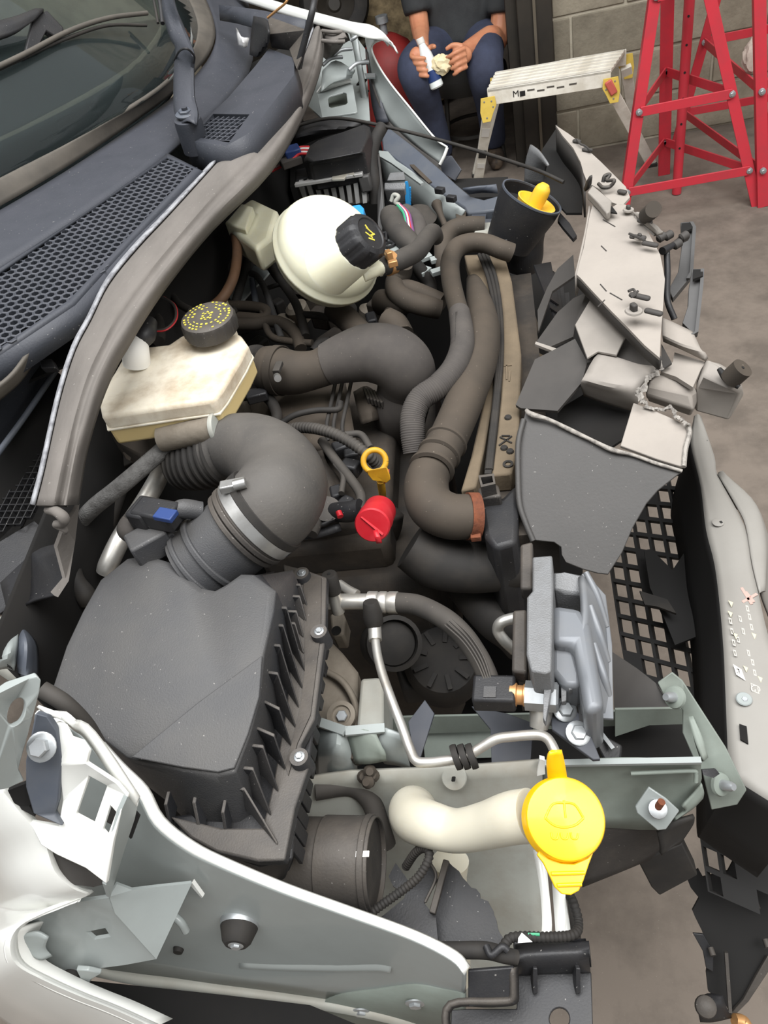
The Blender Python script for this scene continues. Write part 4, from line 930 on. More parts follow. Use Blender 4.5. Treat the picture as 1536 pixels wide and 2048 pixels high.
# flange with its lower half, clips and screws
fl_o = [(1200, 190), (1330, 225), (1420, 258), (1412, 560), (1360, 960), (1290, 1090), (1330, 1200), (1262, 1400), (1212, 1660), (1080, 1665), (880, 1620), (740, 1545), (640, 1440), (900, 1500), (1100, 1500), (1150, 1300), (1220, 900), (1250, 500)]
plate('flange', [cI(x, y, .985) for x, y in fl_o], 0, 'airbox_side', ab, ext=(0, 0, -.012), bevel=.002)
plate('flange_dust', [cI(x, y, .9865) for x, y in [(1305, 240), (1395, 260), (1390, 540), (1340, 940), (1275, 1080), (1230, 1240), (1215, 1190), (1245, 1090), (1290, 900), (1312, 720), (1310, 500)]], 0, 'blackpl_dusty', ab, ext=(0, 0, -.003))
low_ = [cI(x, y, .972) for x, y in [(1330, 240), (1425, 262), (1418, 560), (1368, 960), (1335, 1200), (1275, 1400), (1255, 1660), (1090, 1690), (700, 1560), (640, 1440), (1000, 1400)]]
loft('lower_case', [low_, [p + V((-.055, .012, -.13)) for p in low_]], 'blackpl', ab, bevel=.003)
for i in range(13):
    y = 600 + i * 84
    x0 = 1402 - (y - 600) * .128 + (4 if i % 2 else 0)
    box('clip_rib', cI(x0, y, .955), (.0035, .012, .035), 'blackpl', ab, rotz(-.1), bevel=.0008)
for x, y in ((1296, 232), (1383, 520), (1285, 1142)):
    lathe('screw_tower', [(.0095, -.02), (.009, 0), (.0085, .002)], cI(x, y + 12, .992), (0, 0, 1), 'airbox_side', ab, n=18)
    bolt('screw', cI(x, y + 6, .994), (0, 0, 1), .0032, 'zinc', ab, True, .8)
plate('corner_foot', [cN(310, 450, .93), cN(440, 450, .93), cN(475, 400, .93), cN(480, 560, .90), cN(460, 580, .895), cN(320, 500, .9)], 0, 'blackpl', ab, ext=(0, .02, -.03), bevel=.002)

# intake tube with sensor ----------------------------------------------------------------------------
mt = thing('intake_tube', 'smooth grey plastic intake tube between filter box and rubber elbow', 'intake tube', cH(420, 1200, .95))
q0, q1 = cH(235, 1385, 1.035), cH(560, 1105, 1.07)
tube('tube_body', [q0, q0.lerp(q1, .5), q1], .0435, 'airbox', mt, n=40, sub=4)
axm = (q1 - q0).normalized()
for f_, r_, w_ in ((.30, .0468, .007), (.08, .0462, .006)):
    lathe('ring', [(.042, -w_ / 2), (r_, -w_ / 2), (r_, w_ / 2), (.042, w_ / 2)], q0.lerp(q1, f_), axm, 'airbox', mt, n=40, bevel=.0015)
for f_, r_ in ((.74, .0482), (.82, .050), (.88, .0488)):
    lathe('lip', [(.043, -.003), (r_, -.003), (r_, .003), (.043, .003)], q0.lerp(q1, f_), axm, 'blackpl_dusty', mt, n=40, bevel=.0012)
plate('sensor_mount', [cG(920, 1480, 1.085), cG(1010, 1500, 1.085), cG(860, 1640, 1.075), cG(800, 1560, 1.08)], .03, 'airbox', mt, bevel=.003)
box('mount_block', cI(545, 90, 1.075), (.04, .03, .03), 'airbox', mt, rotz(.6), bevel=.003)
sc_ = thing('air_mass_sensor', 'black electrical connector plugged into the intake tube sensor', 'sensor connector', cG(920, 1420, 1.07))
Rz = rotz(-.35)
box('plug_body', cG(925, 1400, 1.10), (.048, .026, .022), 'blackpl', sc_, Rz, bevel=.003)
box('plug_latch', cG(970, 1405, 1.114), (.022, .014, .006), 'label_blue', sc_, Rz, bevel=.001)
box('plug_rear', cG(850, 1400, 1.096), (.022, .03, .026), 'blackpl', sc_, Rz, bevel=.003)
tube('sensor_neck', [cG(1000, 1420, 1.095), cG(1060, 1370, 1.10), cG(1180, 1380, 1.09)], [.006, .010, .0095], 'airbox', sc_, n=14)
tube('cable_tape', [cG(820, 1440, 1.09), cG(780, 1430, 1.085), cG(755, 1490, 1.08), cG(780, 1540, 1.07)], [.009, .010, .0125, .008], 'sleeve', sc_, n=12)

# rubber elbow ---------------------------------------------------------------------------------------
el = thing('intake_elbow', 'large dusty black rubber intake elbow with steel band clamp', 'intake hose', cH(600, 900, .95))
tube('bellows', [cH(150, 840, 1.02), cH(260, 825, 1.03), cH(370, 790, 1.04)], [.033, .036, .037], 'rubber_dark', el, n=30, corr=(.0085, .004))
tube('elbow', [cH(330, 800, 1.035), cH(430, 755, 1.045), cH(550, 775, 1.055), cH(645, 850, 1.06), cH(680, 945, 1.066), q0.lerp(q1, 1.22), q0.lerp(q1, .93)], [.037, .040, .0435, .0465, .048, .048, .0478], 'elbow_rubber', el, n=36, sub=8)
bc_ = q0.lerp(q1, .97); 
lathe('band_clamp', [(.0478, -.0075), (.0505, -.0075), (.0505, .0075), (.0478, .0075)], bc_, axm, 'steel', el, n=48, bevel=.0006)
for i in range(16):
    th = 2.3 + i * .055
    x_, y_, z_ = basis(axm)
    rd = x_ * math.cos(th) + y_ * math.sin(th)
    box('band_slot', bc_ + rd * .0506, (.0012, .006, .0008), 'print_black', el, Matrix((axm.cross(rd), axm, rd)).transposed())
lathe('elbow_cuff', [(.047, -.006), (.051, -.006), (.051, .004), (.047, .004)], q0.lerp(q1, 1.09), axm, 'rubber_dark', el, n=44, bevel=.001)
sp = cH(425, 950, 1.122)
box('clamp_housing', sp, (.026, .012, .009), 'steel', el, rotz(.1), bevel=.0015)
tube('clamp_screw', [cH(430, 950, 1.126), cH(490, 935, 1.126)], [.0055, .0055], 'steel', el, n=12, sub=2)
surf('elbow_ridge', [[cH(480, 900, 1.09), cH(540, 800, 1.105), cH(560, 720, 1.105)], [cH(510, 905, 1.094), cH(575, 820, 1.108), cH(620, 730, 1.104)]], .004, 'elbow_rubber', el, sub=(2, 5))

# round snorkel under the box corner --------------------------------------------------------------------
du = thing('air_duct', 'short dusty black air duct stub beside the filter box foot', 'air duct', cN(700, 450, .75))
d0_, d1_ = cN(470, 440, .885), cN(880, 452, .885)
axd = (d1_ - d0_).normalized()
tube('duct_body', [d0_, d1_], .0395, 'blackpl_dusty', du, n=36, sub=2)
for f_, w_, r_ in ((.74, .05, .0412), (.98, .006, .0428), (.6, .004, .0408)):
    lathe('duct_ring', [(.039, -w_ / 2), (r_, -w_ / 2), (r_, w_ / 2), (.039, w_ / 2)], d0_.lerp(d1_, f_), axd, 'blackpl_dusty', du, n=36, bevel=.0008)
bar('duct_rib', cN(505, 350, .922), cN(735, 360, .922), .006, .004, 'blackpl_dusty', du, bevel=.001)
box('white_mark', cN(832, 405, .9255), (.012, .005, .0012), 'sticker_white', du, rotz(0))
# ================================================================== washer filler, broken plastic, headlamp tray
wf = thing('washer_filler', 'cream plastic washer filler neck with big yellow cap', 'washer filler', cO(700, 560, .75))
fp_ = [cO(1010, 505, .965), cO(900, 520, .955), cO(760, 560, .935), cO(600, 590, .915), cO(460, 560, .905), cO(370, 525, .885), cO(350, 480, .85), cO(370, 470, .80)]
tube('neck', fp_, [.0215, .0212, .0195, .0188, .0205, .0225, .024, .022], 'filler', wf, n=36, sub=8)
lathe('lower_pipe', [(.016, -.16), (.016, -.02), (.019, .0)], cO(560, 760, .80), V((.1, .5, 1)), 'filler', wf, n=24)
cc0 = cO(1195, 525, .985)
nC = (-ray(1128, 1638)).normalized() + _r * .20 - _d * .05; nC.normalize()
def onp(h):
    def f(x, y):
        r = ray(700 + .358 * x, 1450 + .358 * y); o_ = cc0 + nC * h
        return CAM + r * ((o_ - CAM).dot(nC) / r.dot(nC))
    return f
rc = (onp(0)(1420, 560) - onp(0)(975, 500)).length / 2
cd = lathe('cap_disc', [(rc * 1.02, -.009), (rc * 1.04, -.007), (rc * 1.04, -.004), (rc, -.002), (rc, .005), (rc * .96, .0075), (rc * .9, .008)], cc0, nC, 'cap_yellow', wf, n=64)
f8 = onp(.0082); f0 = onp(-.002); f85 = onp(.0088)
# embossed windscreen-wash symbol
def emb(pts, r): tube('emboss', [f8(x, y) for x, y in pts], r, 'cap_yellow', cd, n=8, sub=5)
emb([(1090, 520), (1130, 445), (1190, 435), (1255, 445), (1305, 520)], .0009)
emb([(1090, 520), (1140, 560), (1200, 572), (1260, 558), (1305, 520)], .0009)
emb([(1195, 420), (1200, 480), (1205, 520)], .0009)
for xs in (1145, 1200, 1255): emb([(xs - 22, 600), (xs - 15, 632), (xs + 12, 635), (xs + 20, 605)], .0008)
tb_ = [(1045, 725), (1080, 770), (1115, 840), (1145, 905), (1185, 945), (1235, 950), (1280, 925), (1305, 870), (1335, 780), (1365, 700), (1330, 740), (1250, 775), (1180, 770), (1110, 745), (1060, 700)]
tbp = plate('pull_tab', [f0(*t_) for t_ in tb_], .004, 'cap_yellow', wf, bevel=.0008)
for y in (830, 895): tube('tab_rib', [onp(-.0005)(1125 + (y - 830) * .5, y), onp(-.0005)(1310 - (y - 830) * .25, y - 5)], .0016, 'cap_yellow', tbp, n=8, sub=3)
surf('strap', [[f0(1105, 300), onp(.012)(1098, 230), onp(.022)(1103, 175), onp(.026)(1120, 150), onp(.018)(1130, 165), onp(.004)(1128, 260)], [f0(1215, 300), onp(.012)(1200, 230), onp(.022)(1188, 175), onp(.026)(1182, 150), onp(.018)(1190, 165), onp(.004)(1210, 270)]], .003, 'cap_yellow', wf, sub=(2, 6), off=0)
lathe('seal_ring', [(rc * .8, -.024), (rc * .86, -.022), (rc * .86, -.008)], cc0, nC, 'filler', wf, n=48)

# broken splash shield -----------------------------------------------------------------------------------
bs = thing('broken_splash_shield', 'torn black plastic splash shield with jagged edge', 'splash shield', cO(600, 1100, .7))
random.seed(11)
def jag(a, b, n, amp):
    out = []
    for i in range(n + 1):
        t_ = i / n; out.append((a[0] + (b[0] - a[0]) * t_ + random.uniform(-amp, amp), a[1] + (b[1] - a[1]) * t_ + random.uniform(-amp, amp)))
    return out
sB = [(540, 755), (575, 790)] + jag((590, 800), (650, 872), 4, 6) + jag((665, 890), (720, 935), 3, 6) + [(728, 968), (772, 985), (790, 1020)] + jag((800, 1040), (835, 1150), 4, 5) + [(862, 1200), (840, 1240), (490, 1240), (470, 1130), (455, 1055)]
plate('torn_panel', [cO(x, y, .83 - (y - 755) * .00003) for x, y in sB], .003, 'blackpl', bs)
plate('side_panel', [cO(x, y, .835) for x, y in [(190, 1060), (300, 970), (330, 900), (430, 735), (490, 860), (415, 995), (480, 1075), (492, 1215), (330, 1180), (140, 1095)]], .003, 'blackpl', bs)
plate('small_flap', [cO(x, y, .84) for x, y in [(215, 845), (255, 770), (312, 850), (330, 880), (270, 920), (240, 900)]], .003, 'blackpl', bs)
bar('fold_ridge', cO(460, 1055, .842), cO(540, 758, .842), .006, .006, 'blackpl_dusty', bs, bevel=.001)
tube('crease', [cO(445, 765, .842), cO(480, 850, .842), cO(420, 990, .84)], .0015, 'blackpl_dusty', bs, n=6)
wl_ = thing('wiring_loom', 'thin corrugated black wiring loom looping over the torn shield', 'wiring loom', cO(250, 950, .75))
tube('conduit', [cO(60, 1095, .875), cO(150, 1025, .88), cO(290, 925, .885), cO(380, 850, .89), cO(435, 760, .895), cO(440, 705, .895), cO(405, 688, .89), cO(360, 720, .88), cO(310, 795, .86)], .0042, 'rubber_dark', wl_, n=12, corr=(.0032, .0007))
wl2 = thing('headlamp_loom', 'taped black wiring loom lying on the headlamp tray', 'wiring loom', cO(800, 1260, .8))
tube('taped_run', [cO(430, 1255, .90), cO(600, 1258, .905), cO(760, 1260, .905), cO(860, 1285, .905), cO(930, 1300, .90)], [.0062, .0066, .0068, .0064, .006], 'rubber_dark', wl2, n=14)
tube('ribbed_run', [cO(850, 1250, .908), cO(890, 1195, .905), cO(960, 1182, .905), cO(1100, 1185, .90), cO(1250, 1170, .89), cO(1275, 1100, .88), cO(1250, 1000, .88), cO(1215, 930, .87)], .0042, 'rubber_dark', wl2, n=12, corr=(.0035, .0006))
tube('tape_tails', [cO(760, 1235, .915), cO(790, 1285, .916), cO(850, 1240, .918), cO(880, 1260, .916)], .003, 'blackpl', wl2, n=8)
tube('green_wire', [cO(995, 1168, .9065), cO(1060, 1170, .9065)], .0012, 'wire_green', wl2, n=6, sub=2)
plate('white_flag', [cO(960, 1160, .913), cO(1020, 1212, .912), cO(938, 1218, .912), cO(940, 1190, .913)], .0012, 'sticker_white', wl2)

# headlamp support tray --------------------------------------------------------------------------------
ht = thing('headlamp_tray', 'black plastic headlamp support tray at the near front corner', 'headlamp tray', cO(1100, 1500, .7))
surf('front_roll', [[cO(925, 1225, .888), cO(1130, 1212, .888), cO(1335, 1205, .888)], [cO(925, 1290, .893), cO(1130, 1280, .893), cO(1335, 1270, .893)], [cO(925, 1360, .882), cO(1130, 1350, .882), cO(1340, 1340, .882)], [cO(930, 1400, .865), cO(1130, 1390, .865), cO(1345, 1385, .865)]], .02, 'blackpl', ht, sub=(5, 3))
hl = [cO(1170 + 56 * math.cos(a), 1640 + 62 * math.sin(a), .862) for a in [i * math.pi / 10 for i in range(20)]]
plate('tray_floor', [cO(x, y, .862) for x, y in [(940, 1380), (1348, 1380), (1360, 1760), (560, 1760), (565, 1590), (660, 1585), (930, 1585)]], .004, 'blackpl', ht, holes=[hl], bevel=.0008)
for x in (1035, 1275):
    plate('gusset', [cO(x - 12, 1360, .885), cO(x + 12, 1360, .885), cO(x + 14, 1500, .866), cO(x - 12, 1510, .866)], .012, 'blackpl', ht, bevel=.0008)
plate('back_step', [cO(660, 1375, .91), cO(915, 1355, .91), cO(920, 1400, .905), cO(925, 1560, .89), cO(660, 1575, .89)], .004, 'blackpl', ht, bevel=.001)
surf('raised_lip', [[cO(940, 1350, .90), cO(945, 1480, .89), cO(930, 1560, .885), cO(800, 1578, .885), cO(580, 1585, .885), cO(565, 1720, .875)], [cO(912, 1360, .91), cO(918, 1480, .90), cO(900, 1545, .895), cO(800, 1555, .895), cO(560, 1570, .895), cO(540, 1720, .885)]], .004, 'blackpl_dusty', ht, sub=(1, 4))
# ================================================================== engine bay shell and engine
bh = thing('bulkhead', 'dark sound-deadened bulkhead behind the engine', 'bulkhead', V((-.46, 1.1, .4)))
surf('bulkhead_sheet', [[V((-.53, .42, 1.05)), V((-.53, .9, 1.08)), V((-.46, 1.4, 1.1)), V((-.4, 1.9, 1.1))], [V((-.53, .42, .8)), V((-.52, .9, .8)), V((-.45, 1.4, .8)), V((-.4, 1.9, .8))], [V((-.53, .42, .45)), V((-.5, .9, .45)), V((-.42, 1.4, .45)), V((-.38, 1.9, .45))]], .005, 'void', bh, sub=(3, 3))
plate('deadening_mat', [cG(540, 950, 1.0), cG(690, 960, 1.0), cG(820, 1080, .98), cG(660, 1150, .97), cG(600, 1110, .97), cG(530, 1040, .98)], .006, 'rubber_dark', bh, bevel=.002)
surf('heat_shield', [[cG(520, 1100, .97), cG(700, 1180, .97), cG(800, 1120, .97)], [cG(480, 1400, .95), cG(600, 1420, .96), cG(700, 1400, .95)], [cG(440, 1700, .93), cG(560, 1690, .94), cG(640, 1640, .93)]], .006, 'rubber_dark', bh, sub=(3, 3))
ut = tag(hexa('undertray', [V((-.5, .5, .42)), V((.06, .5, .42)), V((.1, 1.75, .42)), V((-.45, 1.75, .42))], (0, 0, -.02), 'void', None), 'black undertray added to keep the bay underside dark', 'undertray')  # dark sheet added to keep the bay underside black
tag(hexa('dark_lower_tray', [V((.0, .62, .6)), V((.06, .62, .6)), V((.11, .98, .6)), V((.2, 1.16, .6)), V((.27, 1.75, .6)), V((.0, 1.75, .6))], (0, 0, -.02), 'void', None), 'black tray added to darken the gap between radiator and bumper', 'undertray')  # dark sheet added to black out the gap ahead of the radiator
sw = tag(surf('suspension_turret', [[cG(0, 2000, .98), cG(170, 1930, .98), cG(330, 1900, .97)], [cM(0, 60, .97), cM(110, 40, .98), cM(210, 100, .97)], [cM(-30, 240, .95), cM(120, 300, .95), cM(330, 160, .93)]], .006, 'grey_paint_dusty', None, sub=(4, 4)), 'grey painted suspension turret left of the filter box', 'suspension turret')
tm = thing('turret_cap', 'blue-grey cloth covered turret cap at the left edge', 'turret cap', cM(100, 150, .95))
surf('cloth', [[cM(80, 20, 1.02), cM(110, 0, 1.02), cM(150, 40, 1.01)], [cM(75, 130, 1.02), cM(140, 100, 1.025), cM(195, 110, 1.0)], [cM(65, 235, 1.0), cM(130, 260, 1.005), cM(205, 270, .98)]], .01, 'bracket_blue', tm, sub=(4, 4))
surf('pale_pad', [[cM(-40, 80, 1.03), cM(40, 30, 1.03), cM(95, 10, 1.025)], [cM(-40, 180, 1.03), cM(40, 150, 1.035), cM(90, 120, 1.025)], [cM(-40, 240, 1.01), cM(30, 225, 1.015), cM(75, 235, 1.01)]], .01, 'grey_paint', tm, sub=(4, 4))

eb = thing('engine', 'dusty brown diesel engine block deep in the bay', 'engine', V((-.2, .9, .45)))
box('block', (-.24, .88, .66), (.24, .5, .36), 'engine', eb, bevel=.02)
box('head', (-.26, .88, .86), (.18, .44, .06), 'engine', eb, bevel=.012)
surf('rocker_cover', [[cH(600, 480, .93), cH(760, 470, .94), cH(900, 440, .94), cH(1000, 420, .93)], [cH(620, 560, .945), cH(780, 550, .95), cH(920, 530, .95), cH(1020, 520, .94)], [cH(640, 640, .94), cH(790, 630, .945), cH(900, 640, .945), cH(1040, 640, .935)], [cH(720, 760, .93), cH(820, 760, .935), cH(920, 760, .93), cH(1060, 740, .92)]], .02, 'rubber_brown', eb, sub=(4, 4))
for x in (905, 940, 985):
    tube('cover_rib', [cH(x + 45, 420, .957), cH(x + 20, 540, .965), cH(x, 640, .958), cH(x + 6, 720, .945)], .003, 'rubber_dark', eb, n=8)
surf('end_cover', [[cH(1040, 470, .935), cH(1110, 440, .935), cH(1190, 500, .92)], [cH(1060, 560, .935), cH(1130, 540, .94), cH(1200, 560, .92)], [cH(1080, 640, .92), cH(1140, 620, .925), cH(1190, 610, .91)]], .01, 'rubber_brown', eb, sub=(4, 4))
for i in range(5): box('cooling_fin', cH(1110 + i * 17, 490 + i * 5, .945), (.004, .03, .012), 'blackpl_dusty', eb, rotz(.3), bevel=.001)
surf('timing_cover', [[cH(830, 720, .93), cH(880, 760, .93), cH(900, 840, .925)], [cH(850, 830, .925), cH(900, 880, .93), cH(960, 900, .92)], [cH(850, 980, .91), cH(920, 1000, .92), cH(1000, 1010, .91)], [cH(790, 1130, .9), cH(880, 1120, .9), cH(960, 1100, .9)]], .02, 'engine', eb, sub=(4, 4))
surf('sump_side', [[cH(760, 1190, .91), cH(900, 1160, .91), cH(1080, 1150, .9), cH(1300, 1100, .88)], [cH(800, 1260, .88), cH(950, 1240, .88), cH(1110, 1240, .87), cH(1280, 1200, .85)], [cH(860, 1330, .84), cH(960, 1330, .84), cH(1100, 1360, .82), cH(1200, 1350, .8)], [cH(900, 1440, .78), cH(980, 1440, .78), cH(1100, 1450, .76), cH(1150, 1440, .75)]], .02, 'engine', eb, sub=(4, 4))
surf('cover_edge', [[cH(760, 1180, .945), cH(860, 1170, .945), cH(970, 1145, .945)], [cH(740, 1230, .94), cH(860, 1215, .94), cH(980, 1180, .94)]], .006, 'blackpl', eb, sub=(2, 4))
surf('cover_edge', [[cH(820, 1140, .955), cH(870, 1150, .955), cH(940, 1120, .955)], [cH(830, 1160, .95), cH(880, 1165, .95), cH(945, 1135, .95)]], .005, 'blackpl', eb, sub=(2, 4))
for pts, r in (([(880, 720), (950, 820), (1030, 920), (1080, 1000), (1075, 1080)], .0065), ([(1000, 690), (1080, 690), (1130, 760)], .005), ([(950, 840), (990, 900), (980, 990)], .004), ([(810, 1110), (850, 1140), (830, 1200)], .007)):
    tube('breather_pipe', [cH(x, y, .955) for x, y in pts], r, 'rubber', eb, n=10)
for x, y, s_ in ((990, 760, 1), (1040, 800, .8), (1030, 860, .9), (960, 1000, .8), (1000, 1060, .9)):
    box('small_bracket', cH(x, y, .94), (.028 * s_, .02 * s_, .02), 'blackpl', eb, rotz(x), bevel=.003)
lathe('filler_boss', [(.016, -.03), (.016, 0), (.0175, .001), (.0175, .006)], cH(905, 1080, .955), (.3, -.3, 1), 'blackpl_dusty', eb, n=24)
tube('filler_neck', [cH(940, 1085, .95), cH(1010, 1085, .955), cH(1080, 1070, .96)], [.012, .013, .013], 'blackpl', eb, n=16)
tube('red_clip', [cH(965, 1085, .972), cH(975, 1110, .97)], .004, 'cap_red', eb, n=8, sub=2)
for (x, y, z, r, l) in ((560, 500, .95, .018, .02), (460, 520, .95, .02, .02), (480, 560, .94, .014, .02)):
    lathe('injector_boss', [(r, -.03), (r, 0), (r * .7, .01)], cH(x, y, z), (.2, 0, 1), 'engine_alu', eb, n=14)
tube('black_harness', [cH(400, 500, .97), cH(480, 490, .98), cH(560, 480, .975), cH(620, 520, .97), cH(650, 590, .965), cH(640, 640, .96)], .008, 'rubber_dark', eb, n=12)
box('harness_clip', cH(550, 490, .985), (.03, .018, .014), 'blackpl', eb, rotz(.2), bevel=.002)
tube('thin_cable', [cH(660, 640, .968), cH(740, 590, .975), cH(850, 565, .972), cH(960, 560, .968), cH(975, 525, .968)], .0045, 'rubber_dark', eb, n=10)
cdt = tag(tube('corrugated_conduit', [cH(680, 690, .96), cH(730, 658, .972), cH(820, 655, .98), cH(930, 680, .985), cH(1030, 730, .98), cH(1110, 790, .97), cH(1160, 840, .95)], .0078, 'rubber', None, n=14, corr=(.0055, .0012)), 'grey corrugated conduit arching to the dipstick ring', 'conduit')

dp = thing('dipstick', 'amber plastic dipstick handle ring', 'dipstick', cH(1190, 900, .9))
rc_ = cH(1150, 825, 1.0); nD = (-ray(749, 922)).normalized()
xd, yd, _ = basis(nD, _r)
ring = [rc_ + xd * (.0135 * math.cos(t_)) - yd * (-.0135 * math.sin(t_)) for t_ in [i * 2 * math.pi / 24 for i in range(25)]]
tube('ring', ring, .0036, 'dip_yellow', dp, n=10, sub=2, flat=1.0)
hexa('handle', [cH(1105, 870, 1.0), cH(1215, 850, 1.0), cH(1228, 895, .99), cH(1205, 915, .985), cH(1130, 900, .988)], (0, 0, -.008), 'dip_yellow', dp, bevel=.0015)
plate('stem', [cH(1160, 905, .985), cH(1225, 885, .985), cH(1205, 940, .965), cH(1160, 930, .965)], .005, 'cap_red', dp)
tube('guide_tube', [cH(1180, 925, .97), cH(1190, 990, .93), cH(1190, 1040, .88)], .005, 'dip_yellow', dp, n=10)
oc = thing('oil_filler_cap', 'bright red oil filler cap with pull strap', 'oil cap', cH(1160, 1100, .93))
c0_, c1_ = cH(1215, 1020, .965), cH(1135, 1165, .992)
axo = (c1_ - c0_).normalized()
axo = (axo + nD * .35).normalized()
L_ = .05
c1_ = cH(1137, 1155, .99); c0_ = c1_ - axo * L_
lathe('cap_body', [(.0185, 0), (.0195, .002), (.0195, .026), (.0205, .027), (.0205, L_ - .002), (.019, L_)], c0_, axo, 'cap_red', oc, n=40)
bar('cap_bar', c1_ + axo * .0005 + xd * -.012 + yd * .010, c1_ + axo * .0005 + xd * .012 - yd * .010, .003, .0015, 'cap_red', oc)
surf('strap', [[cH(1140, 1180, .996), cH(1150, 1215, .994), cH(1160, 1248, .985)], [cH(1165, 1175, .996), cH(1178, 1210, .994), cH(1188, 1245, .985)]], .002, 'cap_red', oc, sub=(2, 3))

# gearbox mount and other castings by the filter box
gm = thing('gearbox_mount', 'dusty grey cast gearbox mount beside the filter box', 'gearbox mount', cJ(180, 800, .7))
plate('casting', [cJ(130, 530, .86), cJ(200, 600, .86), cJ(272, 690, .855), cJ(270, 860, .85), cJ(262, 960, .85), cJ(150, 965, .85), cJ(70, 920, .85), cJ(90, 700, .86)], .03, 'engine_alu', gm, bevel=.004)
tube('casting_rib', [cJ(100, 680, .866), cJ(200, 740, .866), cJ(262, 850, .86), cJ(262, 960, .855)], .004, 'engine_alu', gm, n=8)
hexa('rubber_block', [cJ(285, 722, .88), cJ(375, 715, .88), cJ(392, 740, .88), cJ(395, 960, .87), cJ(265, 962, .87)], (0, 0, -.06), 'grey_paint_dusty', gm, bevel=.004)
lathe('bush', [(.016, 0), (.016, .006), (.011, .007), (.010, .004)], cJ(200, 905, .868), (0, -.3, 1), 'engine_alu', gm, n=24)
bolt('bolt', cJ(200, 905, .872), (0, -.3, 1), .0065, 'zinc', gm, False)
hexa('cast_lug', [cJ(140, 420, .87), cJ(200, 400, .87), cJ(215, 440, .87), cJ(205, 520, .865), cJ(150, 520, .865)], (0, 0, -.03), 'engine_alu', gm, bevel=.003)
lathe('lug_bore', [(.006, 0), (.006, .001)], cJ(172, 500, .8665), (0, -.2, 1), 'void', gm, n=14)
surf('clamp_plate', [[cJ(215, 970, .90), cJ(300, 965, .905), cJ(360, 985, .9)], [cJ(240, 1050, .885), cJ(310, 1030, .895), cJ(400, 1080, .885)], [cJ(260, 1130, .87), cJ(330, 1130, .875), cJ(410, 1115, .87)]], .004, 'green_grey', gm, sub=(3, 3))
bar('rail_edge', cJ(70, 925, .895), cJ(215, 975, .905), .01, .003, 'grey_paint', gm)
bar('rail_edge', cJ(215, 975, .905), cJ(400, 960, .9), .01, .003, 'grey_paint', gm)
for i, (x, y) in enumerate(((255, 1085), (275, 1105), (330, 1165), (320, 1215), (345, 1185), (300, 1190))):
    lathe('cable_end', [(.006, -.006), (.007, 0), (.004, .005)], cJ(x, y, .872 - i * .003), (.2 * (i % 3 - 1), -.5, 1), 'rubber_brown', gm, n=12)
tube('drain_hose', [P(630, 1580, .84), P(700, 1572, .83), P(740, 1600, .82), P(762, 1660, .80), P(772, 1690, .785)], .011, 'rubber', gm, n=14)

cp = thing('compressor', 'dark dusty air-conditioning compressor deep beside the engine', 'compressor', cJ(420, 600, .6))
lathe('housing', [(.03, -.05), (.034, -.045), (.034, .03), (.028, .04), (.012, .045)], cJ(420, 560, .76), (.3, -.5, .7), 'rubber_dark', cp, n=28)
lathe('pulley', [(.03, .03), (.036, .03), (.036, .05), (.03, .052)], cJ(420, 560, .76), (.3, -.5, .7), 'rubber_dark', cp, n=28)
al = thing('alternator', 'dark brown alternator barely lit under the black hose', 'alternator', cJ(690, 660, .55))
lathe('housing', [(.05, -.05), (.055, -.045), (.055, .03), (.045, .045), (.02, .05)], cJ(680, 660, .68), (.1, -.4, .9), 'rubber_dark', al, n=28)
for i in range(9):
    a = i * 2 * math.pi / 9; x_, y_, z_ = basis((.1, -.4, .9))
    o_ = cJ(680, 660, .68) + z_ * .05 + (x_ * math.cos(a) + y_ * math.sin(a)) * .032
    box('vent_fin', o_, (.02, .006, .006), 'rubber_dark', al, Matrix((x_ * math.cos(a) + y_ * math.sin(a), y_ * math.cos(a) - x_ * math.sin(a), z_)).transposed())
hexa('bracket_arm', [cJ(450, 680, .70), cJ(600, 640, .70), cJ(640, 760, .69), cJ(480, 780, .69)], (0, 0, -.04), 'rubber_dark', al, bevel=.004)
tag(tube('bottom_duct', [cJ(520, 100, .90), cJ(640, 170, .88), cJ(800, 200, .87), cJ(960, 195, .87), cJ(1080, 170, .87)], [.03, .034, .032, .030, .03], 'rubber_dark', None, n=24), 'black lower charge-air duct under the radiator end', 'duct')
tag(tube('radiator_bottom_hose', [cJ(760, 250, .80), cJ(850, 360, .80), cJ(930, 440, .79), cJ(1010, 500, .77), cJ(1060, 560, .75)], [.027, .028, .029, .029, .028], 'rubber_dark', None, n=22), 'fat dark lower radiator hose beside the silver module', 'hose')
tag(tube('curved_metal_pipe', [cJ(1010, 590, .80), cJ(960, 540, .82), cJ(935, 495, .83), cJ(960, 455, .84), cJ(1060, 430, .84)], .007, 'alu', None, n=14), 'short curved dull metal pipe left of the silver module', 'pipe')

